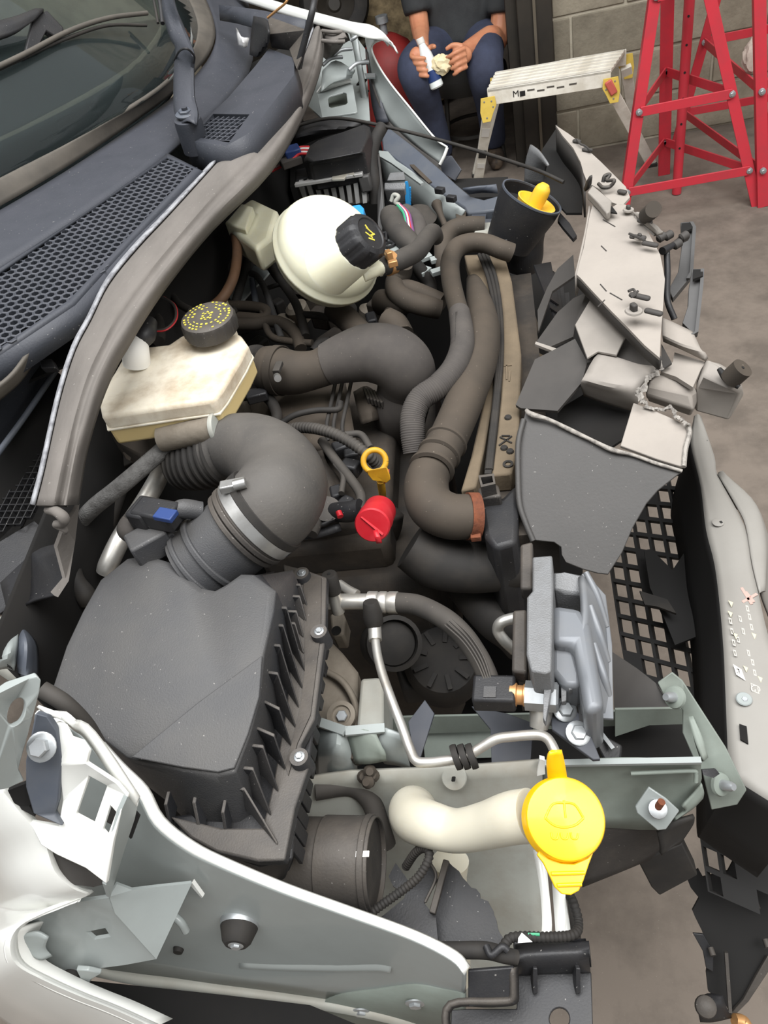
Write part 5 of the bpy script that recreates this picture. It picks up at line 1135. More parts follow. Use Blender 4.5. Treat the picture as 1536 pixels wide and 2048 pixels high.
# air conditioning lines
ac = thing('air_conditioning_hose', 'black air-conditioning hose with crimped metal collar and valve', 'hose', cJ(600, 400, .85))
zz = .93
tube('metal_pipe', [cJ(100, 362, zz), cJ(220, 362, zz), cJ(330, 362, zz)], .0092, 'alu', ac, n=18, sub=3)
cr0, cr1 = cJ(320, 364, zz), cJ(465, 366, zz); axc = (cr1 - cr0).normalized(); lc = (cr1 - cr0).length
lathe('crimp_collar', [(.0095, 0), (.0125, .001), (.0125, lc * .3), (.0115, lc * .34), (.0125, lc * .4), (.0125, lc * .6), (.0115, lc * .64), (.0125, lc * .7), (.0125, lc * .97), (.011, lc)], cr0, axc, 'alu', ac, n=12)
tube('hose', [cJ(460, 366, zz), cJ(560, 380, zz + .005), cJ(680, 440, zz + .01), cJ(770, 520, zz + .008), cJ(840, 620, zz), cJ(880, 700, zz - .005), cJ(905, 770, zz - .008)], [.0115, .0115, .0115, .0113, .011, .0108, .0105], 'rubber', ac, n=22, sub=8)
for k in range(4):
    o_ = -16 + 12 * k
    tube('hose_rib', [cJ(700 + o_, 460 - o_ * .8, zz + .0205), cJ(785 + o_, 540 - o_ * .7, zz + .0185), cJ(850 + o_, 640 - o_ * .5, zz + .0105), cJ(895 + o_ * .8, 760, zz + .003)], .0011, 'rubber', ac, n=6)
lathe('valve_stem', [(.0075, -.02), (.0075, .012), (.0065, .013)], cJ(165, 345, .94), (0, .25, 1), 'alu', ac, n=16)
lathe('valve_cap', [(.0082, 0), (.009, .002), (.009, .024), (.008, .026)], cJ(160, 320, .952), (0, .25, 1), 'rubber_dark', ac, n=20)
lathe('cap_dimple', [(.002, .026), (.002, .0265)], cJ(160, 320, .952), (0, .25, 1), 'print_black', ac, n=10)
tube('branch_pipe', [cJ(185, 280, .93), cJ(230, 310, .93), cJ(270, 330, .93)], .006, 'alu', ac, n=10)
cn = thing('pressure_switch', 'black plug and brass pressure switch at the hose end', 'pressure switch', cJ(990, 800, .88))
Rx = frame_along(cJ(880, 795, .92), cJ(1150, 800, .92))
box('plug', cJ(920, 795, .925), (.042, .03, .022), 'blackpl', cn, Rx, bevel=.003)
box('plug_window', cJ(897, 790, .9365), (.012, .012, .002), 'airbox', cn, Rx)
box('plug_skirt', cJ(935, 830, .92), (.03, .012, .014), 'blackpl', cn, Rx, bevel=.002)
a_, b_ = cJ(985, 800, .925), cJ(1060, 805, .925); axp = (b_ - a_).normalized()
lathe('brass_ring', [(.010, 0), (.0115, .002), (.0115, .008), (.0095, .009), (.0095, .014), (.011, .015), (.011, .02), (.008, .022)], a_, axp, 'copper_clip', cn, n=24)
lathe('hex_body', [(.0145, 0), (.0145, .03), (.012, .032)], cJ(1065, 805, .925), axp, 'zinc', cn, n=6)
tube('elbow_pipe', [cJ(1130, 820, .915), cJ(1140, 880, .905), cJ(1128, 960, .895)], [.011, .0115, .009], 'alu', cn, n=14)

ap = thing('aluminium_line', 'thin bent aluminium refrigerant line above the chassis rail', 'pipe', cJ(700, 1050, .8))
zp = .915
tube('line', [cJ(352, 490, zp), cJ(362, 590, zp), cJ(385, 690, zp), cJ(430, 820, zp), cJ(480, 950, zp - .005), cJ(520, 1060, zp - .01), cJ(550, 1115, zp - .01), cJ(610, 1122, zp - .01), cJ(700, 1112, zp - .01), cJ(775, 1100, zp - .01), cJ(850, 1055, zp - .006), cJ(925, 1012, zp), cJ(1000, 1000, zp), cJ(1120, 992, zp), cJ(1170, 1010, zp), cJ(1200, 1060, zp), cJ(1212, 1100, zp - .005)], .0049, 'alu', ap, n=14, sub=6)
tube('collar', [cJ(352, 470, zp + .004), cJ(356, 545, zp)], .0075, 'alu', ap, n=16, sub=2)
lathe('service_cap', [(.0095, 0), (.0105, .002), (.011, .012), (.0095, .022), (.0085, .028), (.008, .029)], cJ(352, 470, zp + .004), (cJ(340, 405, zp + .02) - cJ(352, 470, zp + .004)), 'rubber_dark', ap, n=20)
o_ = cJ(775, 1095, zp - .008)
for k in (-1, 0, 1): lathe('rubber_grommet', [(.004, -.003), (.012, -.003), (.0125, 0), (.012, .003), (.004, .003)], o_ + V((.0075 * k, 0, 0)), (1, .25, .1), 'rubber_dark', ap, n=24)
for pts, z_, nm, lb in (([(590, 825), (635, 890), (600, 1000), (570, 1095), (540, 1095), (510, 930)], .86, 'heat_baffle', 'small dark blue baffle plate crossing the rail behind the pipe'), ([(810, 855), (980, 890), (1100, 935), (1100, 985), (1090, 1110), (905, 1130), (900, 965)], .845, 'stone_guard', 'dark pointed stone guard plate behind the aluminium line')):
    tag(plate(nm, [cJ(x, y, z_) for x, y in pts], .003, 'bracket_dark', None, bevel=.0006), lb, 'baffle plate')
# ================================================================== module beside the radiator
md = thing('control_module', 'silver-grey ribbed control module standing beside the radiator', 'control module', cJ(1250, 500, .75))
loft('spine', [[cJ(x, y, .975) for x, y in ((1098, 150), (1192, 142), (1196, 300), (1188, 690), (1160, 700), (1092, 690), (1070, 610), (1072, 340), (1098, 310))], [cJ(x, y, .975) + V((.002, 0, -.10)) for x, y in ((1098, 150), (1192, 142), (1196, 300), (1188, 690), (1160, 700), (1092, 690), (1070, 610), (1072, 340), (1098, 310))]], 'module', md, bevel=.002)
hexa('left_tab', [cJ(1040, 90, .955), cJ(1100, 75, .955), cJ(1100, 300, .95), cJ(1040, 300, .95)], (0, 0, -.02), 'blackpl_dusty', md, bevel=.003)
hexa('left_tab', [cJ(1005, 400, .945), cJ(1072, 395, .945), cJ(1072, 700, .94), cJ(1000, 690, .94)], (0, 0, -.02), 'blackpl_dusty', md, bevel=.003)
loft('body', [[cJ(x, y, .955) for x, y in ((1188, 370), (1330, 390), (1375, 470), (1440, 860), (1345, 890), (1320, 720), (1290, 560), (1190, 560))], [cJ(x, y, .945) + V((.0, 0, -.08)) for x, y in ((1188, 370), (1330, 390), (1375, 470), (1440, 860), (1345, 890), (1320, 720), (1290, 560), (1190, 560))]], 'module_face', md, bevel=.008, seg=3)
loft('lower_body', [[cJ(x, y, .94) for x, y in ((1190, 560), (1290, 560), (1330, 700), (1330, 760), (1250, 760), (1190, 690))], [cJ(x, y, .94) + V((0, 0, -.06)) for x, y in ((1190, 560), (1290, 560), (1330, 700), (1330, 760), (1250, 760), (1190, 690))]], 'module_face', md, bevel=.005)
hexa('upper_block', [cJ(1196, 220, .95), cJ(1250, 225, .95), cJ(1340, 235, .945), cJ(1345, 330, .94), cJ(1250, 320, .945), cJ(1200, 300, .95)], (0, 0, -.05), 'module', md, bevel=.003)
surf('ribbed_face', [[cJ(1335, 235, .952), cJ(1350, 400, .956), cJ(1330, 570, .952), cJ(1345, 890, .93)], [cJ(1400, 320, .937), cJ(1410, 480, .935), cJ(1415, 680, .93), cJ(1420, 880, .92)], [cJ(1450, 470, .912), cJ(1465, 640, .912), cJ(1475, 800, .91), cJ(1482, 915, .905)]], .006, 'module_face', md, sub=(4, 4))
for pts in ([(1350, 222, .95), (1400, 330, .936), (1450, 480, .914)], [(1372, 380, .948), (1412, 510, .934), (1456, 645, .914)], [(1390, 560, .938), (1430, 700, .928), (1464, 815, .912)]):
    tube('cooling_rib', [cJ(*t_) for t_ in pts], [.003, .0045, .003], 'module_face', md, n=10, sub=5)
plate('rear_flange', [cJ(x, y, .915) for x, y in ((1330, 230), (1350, 225), (1445, 330), (1475, 560), (1482, 915), (1345, 905), (1350, 880), (1440, 860), (1400, 500))], .004, 'module_face', md, bevel=.001)
plate('bracket_hook', [cJ(x, y, .93) for x, y in ((1165, 700), (1240, 700), (1262, 715), (1258, 830), (1235, 835), (1232, 735), (1190, 735))], .008, 'module', md, bevel=.001)
plate('bracket_hook', [cJ(x, y, .935) for x, y in ((1290, 690), (1325, 690), (1325, 760), (1270, 780), (1262, 740))], .01, 'module', md, bevel=.001)
plate('front_leg', [cJ(x, y, .945) for x, y in ((1155, 700), (1182, 700), (1190, 760), (1160, 930), (1148, 910))], .01, 'module', md, bevel=.001)
mb = thing('mounting_plate', 'dark steel mounting plate held by two flange bolts', 'bracket', cJ(1300, 950, .8))
plate('steel_plate', [cJ(x, y, .90) for x, y in ((1185, 880), (1225, 840), (1260, 830), (1340, 910), (1420, 1105), (1385, 1108), (1190, 965))], .005, 'bracket_dark', mb, bevel=.001)
for x, y in ((1250, 875), (1313, 985)): bolt('flange_bolt', cJ(x, y, .903), (.3, -.25, 1), .0078, 'zinc', mb)
plate('black_strap', [cJ(x, y, .905) for x, y in ((1310, 790), (1335, 790), (1348, 950), (1322, 955))], .004, 'blackpl', mb)
bar('loose_rod', cJ(1380, 930, .86), cJ(1480, 1060, .86), .004, .004, 'zinc', mb)
hexa('end_clip', [cL(225, 700, .86), cL(260, 650, .86), cL(350, 700, .85), cL(340, 780, .845), cL(260, 770, .85)], (0, 0, -.02), 'blackpl', mb, bevel=.002)

# ================================================================== expansion tank
et = thing('expansion_tank', 'round cream coolant expansion tank with black cap', 'coolant tank', cD(800, 800, .85))
# flattened sphere, seam ring tilted
tc = cD(768, 800, 1.055)
nT = (-ray(640, 508)).normalized()
axT = (cD(1000, 800, 1.10) - cD(500, 760, 1.04)).normalized()
# plane of the seam faces down-left; lens axis points to the cap side
dirR = (_r * .38 - _d * .30 - _fw * .85).normalized()
dirL = -dirR
up_ = basis(dirR, -_d - _r * .32)[0]; sd_ = dirR.cross(up_)
def ell(theta, phi):
    pass
vs, fs = [], []; nu, nv = 24, 48
Ra, Rb = .0895, .083      # long and short half-axes of the seam
def tankp(h, r):
    out = []
    for k in range(nv):
        t_ = 2 * math.pi * k / nv
        out.append(tc + dirR * h + up_ * (Ra * r * math.cos(t_)) + sd_ * (Rb * r * math.sin(t_)))
    return out
rings = []
for k in range(9):
    a = math.pi / 2 * k / 9; rings.append(tankp(-.045 * math.cos(a), max(.02, math.sin(a))))
rings.append(tankp(0, 1.0)); rings.append(tankp(.003, 1.03)); rings.append(tankp(.008, 1.03)); rings.append(tankp(.011, .99))
for k in range(1, 13):
    a = math.pi / 2 * k / 12; rings.append(tankp(.011 + .062 * math.sin(a), max(.02, .99 * math.cos(a) ** .8)))
loft('shell', rings, 'tank', et, ang=70)
# arm to the left
loft('arm', [[cD(x, y, 1.075) for x, y in ((250, 490), (320, 445), (480, 520), (430, 690), (340, 760), (180, 640), (200, 590))], [cD(x, y, 1.075) + V((0, 0, -.045)) for x, y in ((250, 490), (320, 445), (480, 520), (430, 690), (340, 760), (180, 640), (200, 590))]], 'tank', et, bevel=.008, seg=3)
hexa('arm_block', [cD(255, 480, 1.09), cD(325, 500, 1.09), cD(280, 640, 1.085), cD(150, 600, 1.085)], (0, 0, -.03), 'tank', et, bevel=.003)
axk = (_r * .62 - _d * .28 - _fw * .62).normalized()
kc = cD(985, 718, 1.165)
lathe('filler_boss', [(.036, -.07), (.034, -.02), (.032, -.012)], kc, axk, 'tank', et, n=36)
capk = lathe('pressure_cap', [(.028, -.022), (.030, -.02), (.030, .012), (.0275, .018), (.0215, .0205), (.020, .019), (.009, .019)], kc, axk, 'blackpl', et, n=120, wob=lambda th, i: 1 + (.045 * max(0, min(1, math.cos(th * 10) * 2 + .8)) if i in (1, 2) else 0))
xk, yk, zk = basis(axk, -_d)
for k, (dx, dy, w_, rr) in enumerate(((0, .004, .012, .5), (-.003, -.001, .011, -.5), (.003, -.003, .012, .4), (0, -.008, .010, 0), (.004, .008, .007, .9))):
    box('cap_symbol', kc + zk * .0193 + xk * dy + yk * dx, (w_, .0022, .0006), 'print_yellow', capk, Matrix((xk * math.sin(rr) + yk * math.cos(rr), xk * math.cos(rr) - yk * math.sin(rr), zk)).transposed())
tube('outlet', [cD(1000, 910, 1.12), cD(1060, 890, 1.12), cD(1120, 875, 1.115)], [.012, .0105, .0095], 'tank', et, n=18)
lathe('outlet_ring', [(.0125, -.003), (.013, 0), (.0125, .003)], cD(1105, 870, 1.115), cD(1160, 850, 1.115) - cD(1105, 870, 1.115), 'tank', et, n=20)
hz = thing('tank_hose', 'short black coolant hose with copper spring clip on the tank', 'hose', cD(1220, 850, 1.0))
tube('hose', [cD(1110, 872, 1.115), cD(1180, 850, 1.115), cD(1260, 815, 1.11), cD(1340, 770, 1.10), cD(1390, 700, 1.09), cD(1430, 660, 1.07), cD(1450, 690, 1.04)], [.0125, .013, .0135, .0135, .013, .013, .012], 'rubber', hz, n=18)
lathe('spring_clip', [(.0135, -.006), (.0155, -.006), (.0155, .006), (.0135, .006)], cD(1165, 850, 1.115), cD(1260, 815, 1.11) - cD(1165, 850, 1.115), 'copper_clip', hz, n=24)
box('clip_ear', cD(1160, 800, 1.132), (.008, .012, .012), 'copper_clip', hz, rotz(.4), bevel=.001)
box('clip_ear', cD(1185, 850, 1.13), (.012, .008, .008), 'copper_clip', hz, rotz(.2), bevel=.001)
# brown hose hanging from the arm
tag(tube('brown_bleed_hose', [cD(200, 640, 1.06), cD(225, 720, 1.06), cD(225, 830, 1.05), cD(200, 950, 1.04), cD(140, 1060, 1.03), cD(60, 1130, 1.02)], .0085, 'brown_hose', None, n=14), 'brown rubber bleed hose hanging from the tank arm', 'hose')

# ================================================================== brake fluid reservoir
br = thing('brake_fluid_reservoir', 'dirty cream brake fluid reservoir with black screw cap', 'brake reservoir', cG(1000, 700, 1.0))
tp_ = [cG(x, y, 1.12) for x, y in ((1060, 330), (1200, 315), (1400, 325), (1442, 385), (1400, 470), (1290, 650), (1240, 712), (1000, 745), (580, 810), (560, 700), (650, 560), (720, 440), (850, 400), (980, 385))]
bt_ = [p + V((0, 0, -.05)) for p in tp_]
ctr_b = sum(tp_, V((0, 0, 0))) / len(tp_)
loft('bottle', [[p + V((0, 0, -.004)) for p in tp_], [p + V((0, 0, -.028)) for p in tp_]], 'brake_tank', br, bevel=.006, seg=3)
loft('seam', [[p.lerp(ctr_b, -.016) + V((0, 0, -.024)) for p in tp_], [p.lerp(ctr_b, -.016) + V((0, 0, -.0265)) for p in tp_]], 'brake_tank', br, bevel=.0006)
loft('fluid_part', [[p.lerp(ctr_b, .004) + V((0, 0, -.026)) for p in tp_], [p.lerp(ctr_b, .012) + V((0, 0, -.05)) for p in tp_]], 'brake_fluid', br, bevel=.004, seg=3)
lathe('neck', [(.03, -.02), (.03, .01)], cG(1238, 330, 1.12), (0, 0, 1), 'brake_tank', br, n=30)
ck = cG(1240, 320, 1.13)
bcap = lathe('screw_cap', [(.033, -.002), (.034, 0), (.034, .016), (.033, .019), (.030, .0205), (.022, .0205)], ck, (.05, -.05, 1), 'blackpl_dusty', br, n=96, wob=lambda th, i: 1 + (.03 if i in (1, 2) and math.cos(th * 16) > .75 else 0))
xk, yk, zk = basis((.05, -.05, 1), (1, 0, 0))
random.seed(5)
for rad, cnt in ((.0285, 34), (.0235, 26), (.018, 18), (.008, 8), (.005, 6)):
    for k in range(cnt):
        if random.random() < .22: continue
        a = 2 * math.pi * k / cnt
        u_ = xk * math.cos(a) + yk * math.sin(a); v_ = yk * math.cos(a) - xk * math.sin(a)
        box('cap_print', ck + zk * .0209 + u_ * rad, (random.uniform(.0012, .003), .0028, .0005), 'print_yellow', bcap, Matrix((u_, v_, zk)).transposed())
tube('level_sensor', [cG(800, 520, 1.12), cG(795, 450, 1.135), cG(800, 390, 1.14)], [.017, .0165, .014], 'sticker_white', br, n=20)
tube('sensor_plug', [cG(800, 390, 1.14), cG(850, 350, 1.145), cG(875, 280, 1.145)], [.011, .013, .010], 'blackpl', br, n=12)
mc = thing('brake_master_cylinder', 'dusty brake master cylinder end below the cream reservoir', 'master cylinder', cG(1150, 900, 1.0))
m0, m1 = cG(950, 955, 1.07), cG(1272, 895, 1.078)
tube('bore', [m0, m1], .0165, 'engine_alu', mc, n=24, sub=2)
lathe('end_face', [(.0185, -.003), (.0195, 0), (.019, .003), (.012, .0035)], m1, (m1 - m0), 'grey_paint_dusty', mc, n=28)
hexa('flange', [cG(640, 930, 1.04), cG(960, 900, 1.04), cG(1010, 980, 1.035), cG(820, 1060, 1.02), cG(680, 980, 1.02)], (0, 0, -.03), 'rubber_brown', mc, bevel=.004)
box('stud', cG(1105, 1000, 1.02), (.016, .012, .012), 'zinc', mc, rotz(.3), bevel=.002)
tag(tube('braided_hose', [cG(1180, 850, 1.065), cG(1050, 940, 1.06), cG(900, 1070, 1.05), cG(700, 1240, 1.04), cG(560, 1350, 1.02), cG(440, 1470, .99)], .0105, 'braid', None, n=18), 'grey braided sleeve hose running below the brake reservoir', 'hose')
tag(tube('metal_coolant_pipe', [cG(985, 1030, .995), cG(930, 1180, .99), cG(840, 1340, .985), cG(720, 1520, .975), cG(640, 1680, .96), cG(620, 1740, .95)], [.0085, .012, .0125, .0125, .0125, .012], 'alu', None, n=20), 'dull aluminium pipe slanting beside the black grille end', 'pipe')
tag(tube('black_vacuum_hose', [cG(420, 1640, .98), cG(450, 1780, .97), cG(500, 1870, .96), cG(520, 1920, .95)], [.008, .009, .012, .011], 'rubber_dark', None, n=12), 'thin black hose end beside the filter box corner', 'hose')
# ================================================================== hoses between engine and radiator
th = thing('turbo_hose', 'fat dusty rubber turbo hose with worm-drive clamp', 'hose', cH(900, 350, .9))
tube('plain_pipe', [cH(380, 345, .985), cH(470, 348, .99), cH(560, 352, .995)], [.024, .0245, .026], 'blackpl_dusty', th, n=26, sub=4)
lathe('pipe_flange', [(.026, -.004), (.0345, -.003), (.035, .003), (.028, .005)], cH(545, 352, .995), cH(640, 358, 1.0) - cH(500, 350, .99), 'blackpl_dusty', th, n=34)
tube('elbow', [cH(590, 355, 1.0), cH(640, 360, 1.0), cH(740, 372, 1.0), cH(850, 355, 1.002), cH(930, 322, 1.005)], [.033, .0345, .031, .027, .029], 'rubber_brown', th, n=32, sub=8)
tube('sleeved_bend', [cH(905, 330, 1.005), cH(1000, 298, 1.01), cH(1120, 272, 1.012), cH(1230, 290, 1.005), cH(1300, 350, .985), cH(1310, 440, .95), cH(1285, 560, .91), cH(1270, 680, .84)], [.0295, .035, .0405, .043, .043, .041, .04, .038], 'sleeve', th, n=36, sub=8)
lathe('worm_clamp', [(.0345, -.006), (.0362, -.006), (.0362, .006), (.0345, .006)], cH(660, 362, 1.0), cH(740, 368, 1.0) - cH(640, 360, 1.0), 'rubber_brown', th, n=40)
lathe('clamp_screw', [(.005, 0), (.005, .012)], cH(650, 392, 1.035), (.3, -.8, .3), 'steel', th, n=14)
box('clamp_housing', cH(655, 345, 1.034), (.01, .022, .006), 'rubber', th, rotz(-.1), bevel=.001)

ic = thing('charge_air_pipe', 'long brown dust-covered charge air pipe beside the radiator', 'charge pipe', cE(500, 1200, .85))
tube('pipe', [cE(575, 470, .93), cE(600, 560, .965), cE(625, 680, .97), cE(630, 800, .972), cE(600, 960, .972), cE(545, 1120, .97), cE(475, 1290, .968), cE(405, 1440, .966), cE(330, 1570, .962), cE(300, 1680, .958), cE(330, 1790, .952), cE(440, 1850, .945), cE(580, 1850, .94)], [.012, .018, .0225, .0255, .0262, .0258, .0252, .025, .026, .0275, .0285, .0278, .0265], 'rubber_brown', ic, n=32, sub=8)
for (x, y), (x2, y2), r_ in (((425, 1400), (405, 1440), .0275), ((385, 1470), (365, 1510), .0275), ((340, 1550), (325, 1590), .0285)):
    a_, b_ = cE(x, y, .966), cE(x2, y2, .966)
    lathe('pipe_ridge', [(.024, -.004), (r_, -.002), (r_, .002), (.024, .004)], a_.lerp(b_, .5), b_ - a_, 'rubber_brown', ic, n=34)
a_, b_ = cE(540, 1850, .942), cE(600, 1850, .938)
lathe('rusty_clamp', [(.0268, -.0065), (.0285, -.0065), (.0285, .0065), (.0268, .0065)], a_.lerp(b_, .5), b_ - a_, 'rust', ic, n=40)
box('clamp_tang', cE(590, 1965, .935), (.012, .012, .008), 'rust', ic, bevel=.001)

ch = thing('coolant_hose', 'dusty coolant hose with ribbed sleeve snaking beside the charge pipe', 'hose', cE(400, 900, .9))
tube('plain_hose', [cE(800, 310, .98), cE(730, 285, .99), cE(650, 255, .995), cE(560, 250, .998), cE(480, 280, 1.0), cE(440, 360, 1.0), cE(445, 470, 1.0), cE(470, 580, 1.0), cE(495, 670, 1.0)], [.0155, .0155, .0155, .0155, .0158, .0155, .015, .0145, .0145], 'rubber_brown', ch, n=24, sub=8)
tube('ribbed_sleeve', [cE(492, 655, 1.0), cE(508, 760, 1.0), cE(508, 870, .998), cE(460, 990, .995), cE(370, 1090, .99), cE(270, 1160, .985), cE(225, 1250, .975), cE(220, 1360, .96), cE(235, 1480, .94)], [.0155, .0165, .017, .017, .017, .0168, .0168, .0165, .016], 'sleeve', ch, n=26, corr=(.0028, .0006))
tube('seam_cord', [cE(478, 660, 1.014), cE(475, 760, 1.012), cE(470, 860, 1.01), cE(450, 930, 1.005)], .0022, 'rubber_dark', ch, n=6)
tag(tube('heater_hose', [cE(640, 150, .98), cE(540, 150, .985), cE(450, 175, .985), cE(405, 240, .98), cE(400, 330, .97), cE(410, 420, .95)], [.0155, .0155, .016, .016, .0155, .015], 'rubber_brown', None, n=20), 'brown heater hose behind the sleeved coolant hose', 'hose')
yh = thing('y_hose', 'dusty Y-shaped coolant hose below the cream tank', 'hose', cE(200, 520, .9))
tube('branch', [cE(170, 380, 1.0), cE(160, 430, .985), cE(120, 480, .975), cE(130, 545, .97), cE(200, 590, .965), cE(300, 620, .96), cE(380, 640, .95)], [.014, .0155, .017, .017, .017, .017, .0155], 'rubber_brown', yh, n=20)
tube('branch', [cE(150, 510, .968), cE(230, 530, .965), cE(320, 570, .96), cE(400, 600, .955)], [.015, .015, .0155, .014], 'rubber_brown', yh, n=18)
tube('stub', [cE(210, 560, .965), cE(160, 600, .955), cE(40, 600, .94)], [.015, .02, .022], 'rubber_brown', yh, n=18)
tag(tube('short_link_hose', [cE(100, 700, .93), cE(120, 660, .94), cE(150, 640, .94)], [.018, .018, .016], 'rubber_brown', None, n=16), 'short brown link hose above the turbo bend', 'hose')
tag(tube('thermostat_hose', [cE(220, 360, .99), cE(270, 420, .97), cE(310, 480, .95), cE(320, 560, .93)], [.011, .012, .013, .013], 'rubber_dark', None, n=16), 'dark thermostat hose dropping between tank and sleeved hose', 'hose')

# ================================================================== radiator
ra = thing('radiator', 'brown dust-caked radiator top between charge pipe and front panel', 'radiator', cE(740, 1000, .5))
rt_ = [cE(x, y, .95) for x, y in ((660, 320), (760, 330), (800, 470), (830, 700), (855, 900), (845, 1250), (830, 1480), (800, 1600), (680, 1610), (715, 1350), (735, 1150), (742, 900), (715, 600))]
loft('top_tank', [rt_, [p + V((0, 0, -.03)) for p in rt_]], 'rad_brown', ra, bevel=.003)
rt2 = [cE(x, y, .945) for x, y in ((520, 320), (610, 315), (660, 420), (705, 640), (715, 900), (690, 1150), (640, 1450), (590, 1680), (500, 1700), (560, 1500), (640, 1150), (680, 880), (640, 640), (560, 460))]
loft('condenser_top', [rt2, [p + V((0, 0, -.03)) for p in rt2]], 'rad_brown', ra, bevel=.003)
for k, o_ in enumerate((0, 22, 44)):
    tube('cooler_line', [cE(610 + o_, 320, .955), cE(660 + o_, 450, .956), cE(700 + o_ * .8, 650, .956), cE(715 + o_ * .6, 900, .955), cE(700 + o_ * .4, 1180, .953), cE(655 + o_ * .5, 1580, .95)], .0033, 'rubber_dark', ra, n=8)
loft('black_rail', [[cE(x, y, .951) for x, y in ((725, 880), (745, 900), (735, 1150), (715, 1370), (680, 1600), (640, 1600), (665, 1420), (695, 1180))], [cE(x, y, .951) + V((0, 0, -.03)) for x, y in ((725, 880), (745, 900), (735, 1150), (715, 1370), (680, 1600), (640, 1600), (665, 1420), (695, 1180))]], 'rubber_dark', ra)
hexa('core_end', [V((-.03, .62, .92)), V((.04, .62, .92)), V((.06, 1.22, .92)), V((-.02, 1.22, .92))], (0, 0, -.4), 'engine', ra)
for x, y in ((778, 1272), (755, 1450), (790, 1470)): lathe('rivet', [(.005, 0), (.004, .002)], cE(x, y, .951), (0, 0, 1), 'rubber_dark', ra, n=10)
lathe('ring_mark', [(.0035, 0), (.0065, 0), (.0065, .001), (.0035, .001)], cE(778, 1545, .951), (0, 0, 1), 'rubber_dark', ra, n=18)
for a_, b_ in (((730, 1385), (800, 1420)), ((800, 1380), (725, 1435)), ((740, 1378), (790, 1378))): bar('scratched_mark', cE(*a_, .9515), cE(*b_, .9515), .002, .0008, 'rubber_dark', ra)
for a_, b_ in (((770, 960), (770, 1050)), ((755, 970), (800, 965)), ((790, 1000), (785, 1060))): bar('embossed_mark', cE(*a_, .951), cE(*b_, .951), .002, .001, 'rad_brown', ra)
cl = thing('radiator_clip', 'square black clip bracket at the near end of the radiator', 'bracket', cE(680, 1680, .88))
plate('frame', [cE(x, y, .972) for x, y in ((605, 1610), (695, 1600), (705, 1660), (620, 1680))], .02, 'blackpl_dusty', cl, holes=[[cE(x, y, .972) for x, y in ((618, 1622), (685, 1614), (692, 1650), (630, 1664))]])
hexa('body', [cE(x, y, .955) for x, y in ((600, 1680), (720, 1660), (740, 1730), (610, 1745))], (0, 0, -.03), 'blackpl_dusty', cl, bevel=.003)
hexa('side_tank', [cE(x, y, .94) for x, y in ((610, 1750), (740, 1740), (830, 1650), (840, 1750), (830, 2000), (700, 2040), (640, 1960))], (0, 0, -.2), 'blackpl', cl, bevel=.006)
fs_ = thing('fan_shroud', 'grey-brown fan shroud strips hanging behind the front panel', 'fan shroud', cE(870, 700, .7))
plate('strip', [cE(x, y, .90) for x, y in ((840, 590), (900, 560), (960, 740), (940, 790), (900, 800))], .004, 'rubber_brown', fs_)
plate('strip', [cE(x, y, .88) for x, y in ((800, 640), (840, 640), (890, 880), (850, 910))], .004, 'blackpl_dusty', fs_)
plate('strip', [cE(x, y, .86) for x, y in ((860, 920), (930, 880), (1010, 920), (880, 1130), (840, 1200), (855, 1010))], .004, 'rad_brown', fs_)
hexa('motor_box', [cE(x, y, .90) for x, y in ((810, 460), (900, 430), (920, 520), (830, 560))], (0, 0, -.1), 'blackpl_dusty', fs_, bevel=.004)
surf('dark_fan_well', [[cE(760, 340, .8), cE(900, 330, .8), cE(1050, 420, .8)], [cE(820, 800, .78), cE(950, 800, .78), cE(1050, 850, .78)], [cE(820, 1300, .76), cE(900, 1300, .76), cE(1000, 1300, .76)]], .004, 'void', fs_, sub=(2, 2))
for i in range(4):
    a_ = cE(930 + 35 * i, 380 + 60 * i, .93 - .01 * i); b_ = cE(1000 + 25 * i, 560 + 70 * i, .92 - .01 * i)
    plate('fan_blade', [a_, a_ + V((.03, .02, -.01)), b_ + V((.02, 0, -.02)), b_], .003, 'blackpl', fs_)

# ================================================================== lamp pod with yellow insert
lp = thing('lamp_pod', 'black tilted cup holding a yellow bulb holder', 'lamp pod', cF(150, 700, .8))
axl = (_r * .34 - _d * .66 - _fw * .66).normalized()
cup = cF(182, 470, 1.03)
lathe('cup', [(.040, -.085), (.047, -.045), (.052, -.02), (.053, .0), (.051, .0), (.05, -.02), (.03, -.03)], cup, axl, 'blackpl', lp, n=48)
lathe('rim', [(.0508, -.001), (.0535, -.001), (.0535, .002), (.0508, .002)], cup, axl, 'bracket_blue', lp, n=48)
tube('stem', [cF(160, 580, .99), cF(140, 700, .95), cF(130, 800, .92), cF(120, 860, .9)], [.036, .034, .036, .034], 'blackpl', lp, n=24)
yo = cup - axl * .012 + _r * .012
lathe('yellow_dish', [(.026, -.022), (.032, .0), (.034, .004), (.031, .004), (.022, -.004), (.01, -.006)], yo, axl, 'yellow_dusty', lp, n=40)
tube('yellow_bulb', [yo - axl * .005, yo + axl * .012, yo + axl * .026, yo + axl * .034], [.0125, .0135, .0125, .007], 'yellow_dusty', lp, n=20)
tube('hose_spigot', [cF(10, 740, .97), cF(60, 745, .97)], [.017, .018], 'blackpl', lp, n=18, sub=2)
plate('spring_tongue', [cF(x, y, .99) for x, y in ((345, 560), (400, 620), (440, 690), (420, 710), (360, 640), (330, 600))], .006, 'blackpl', lp)

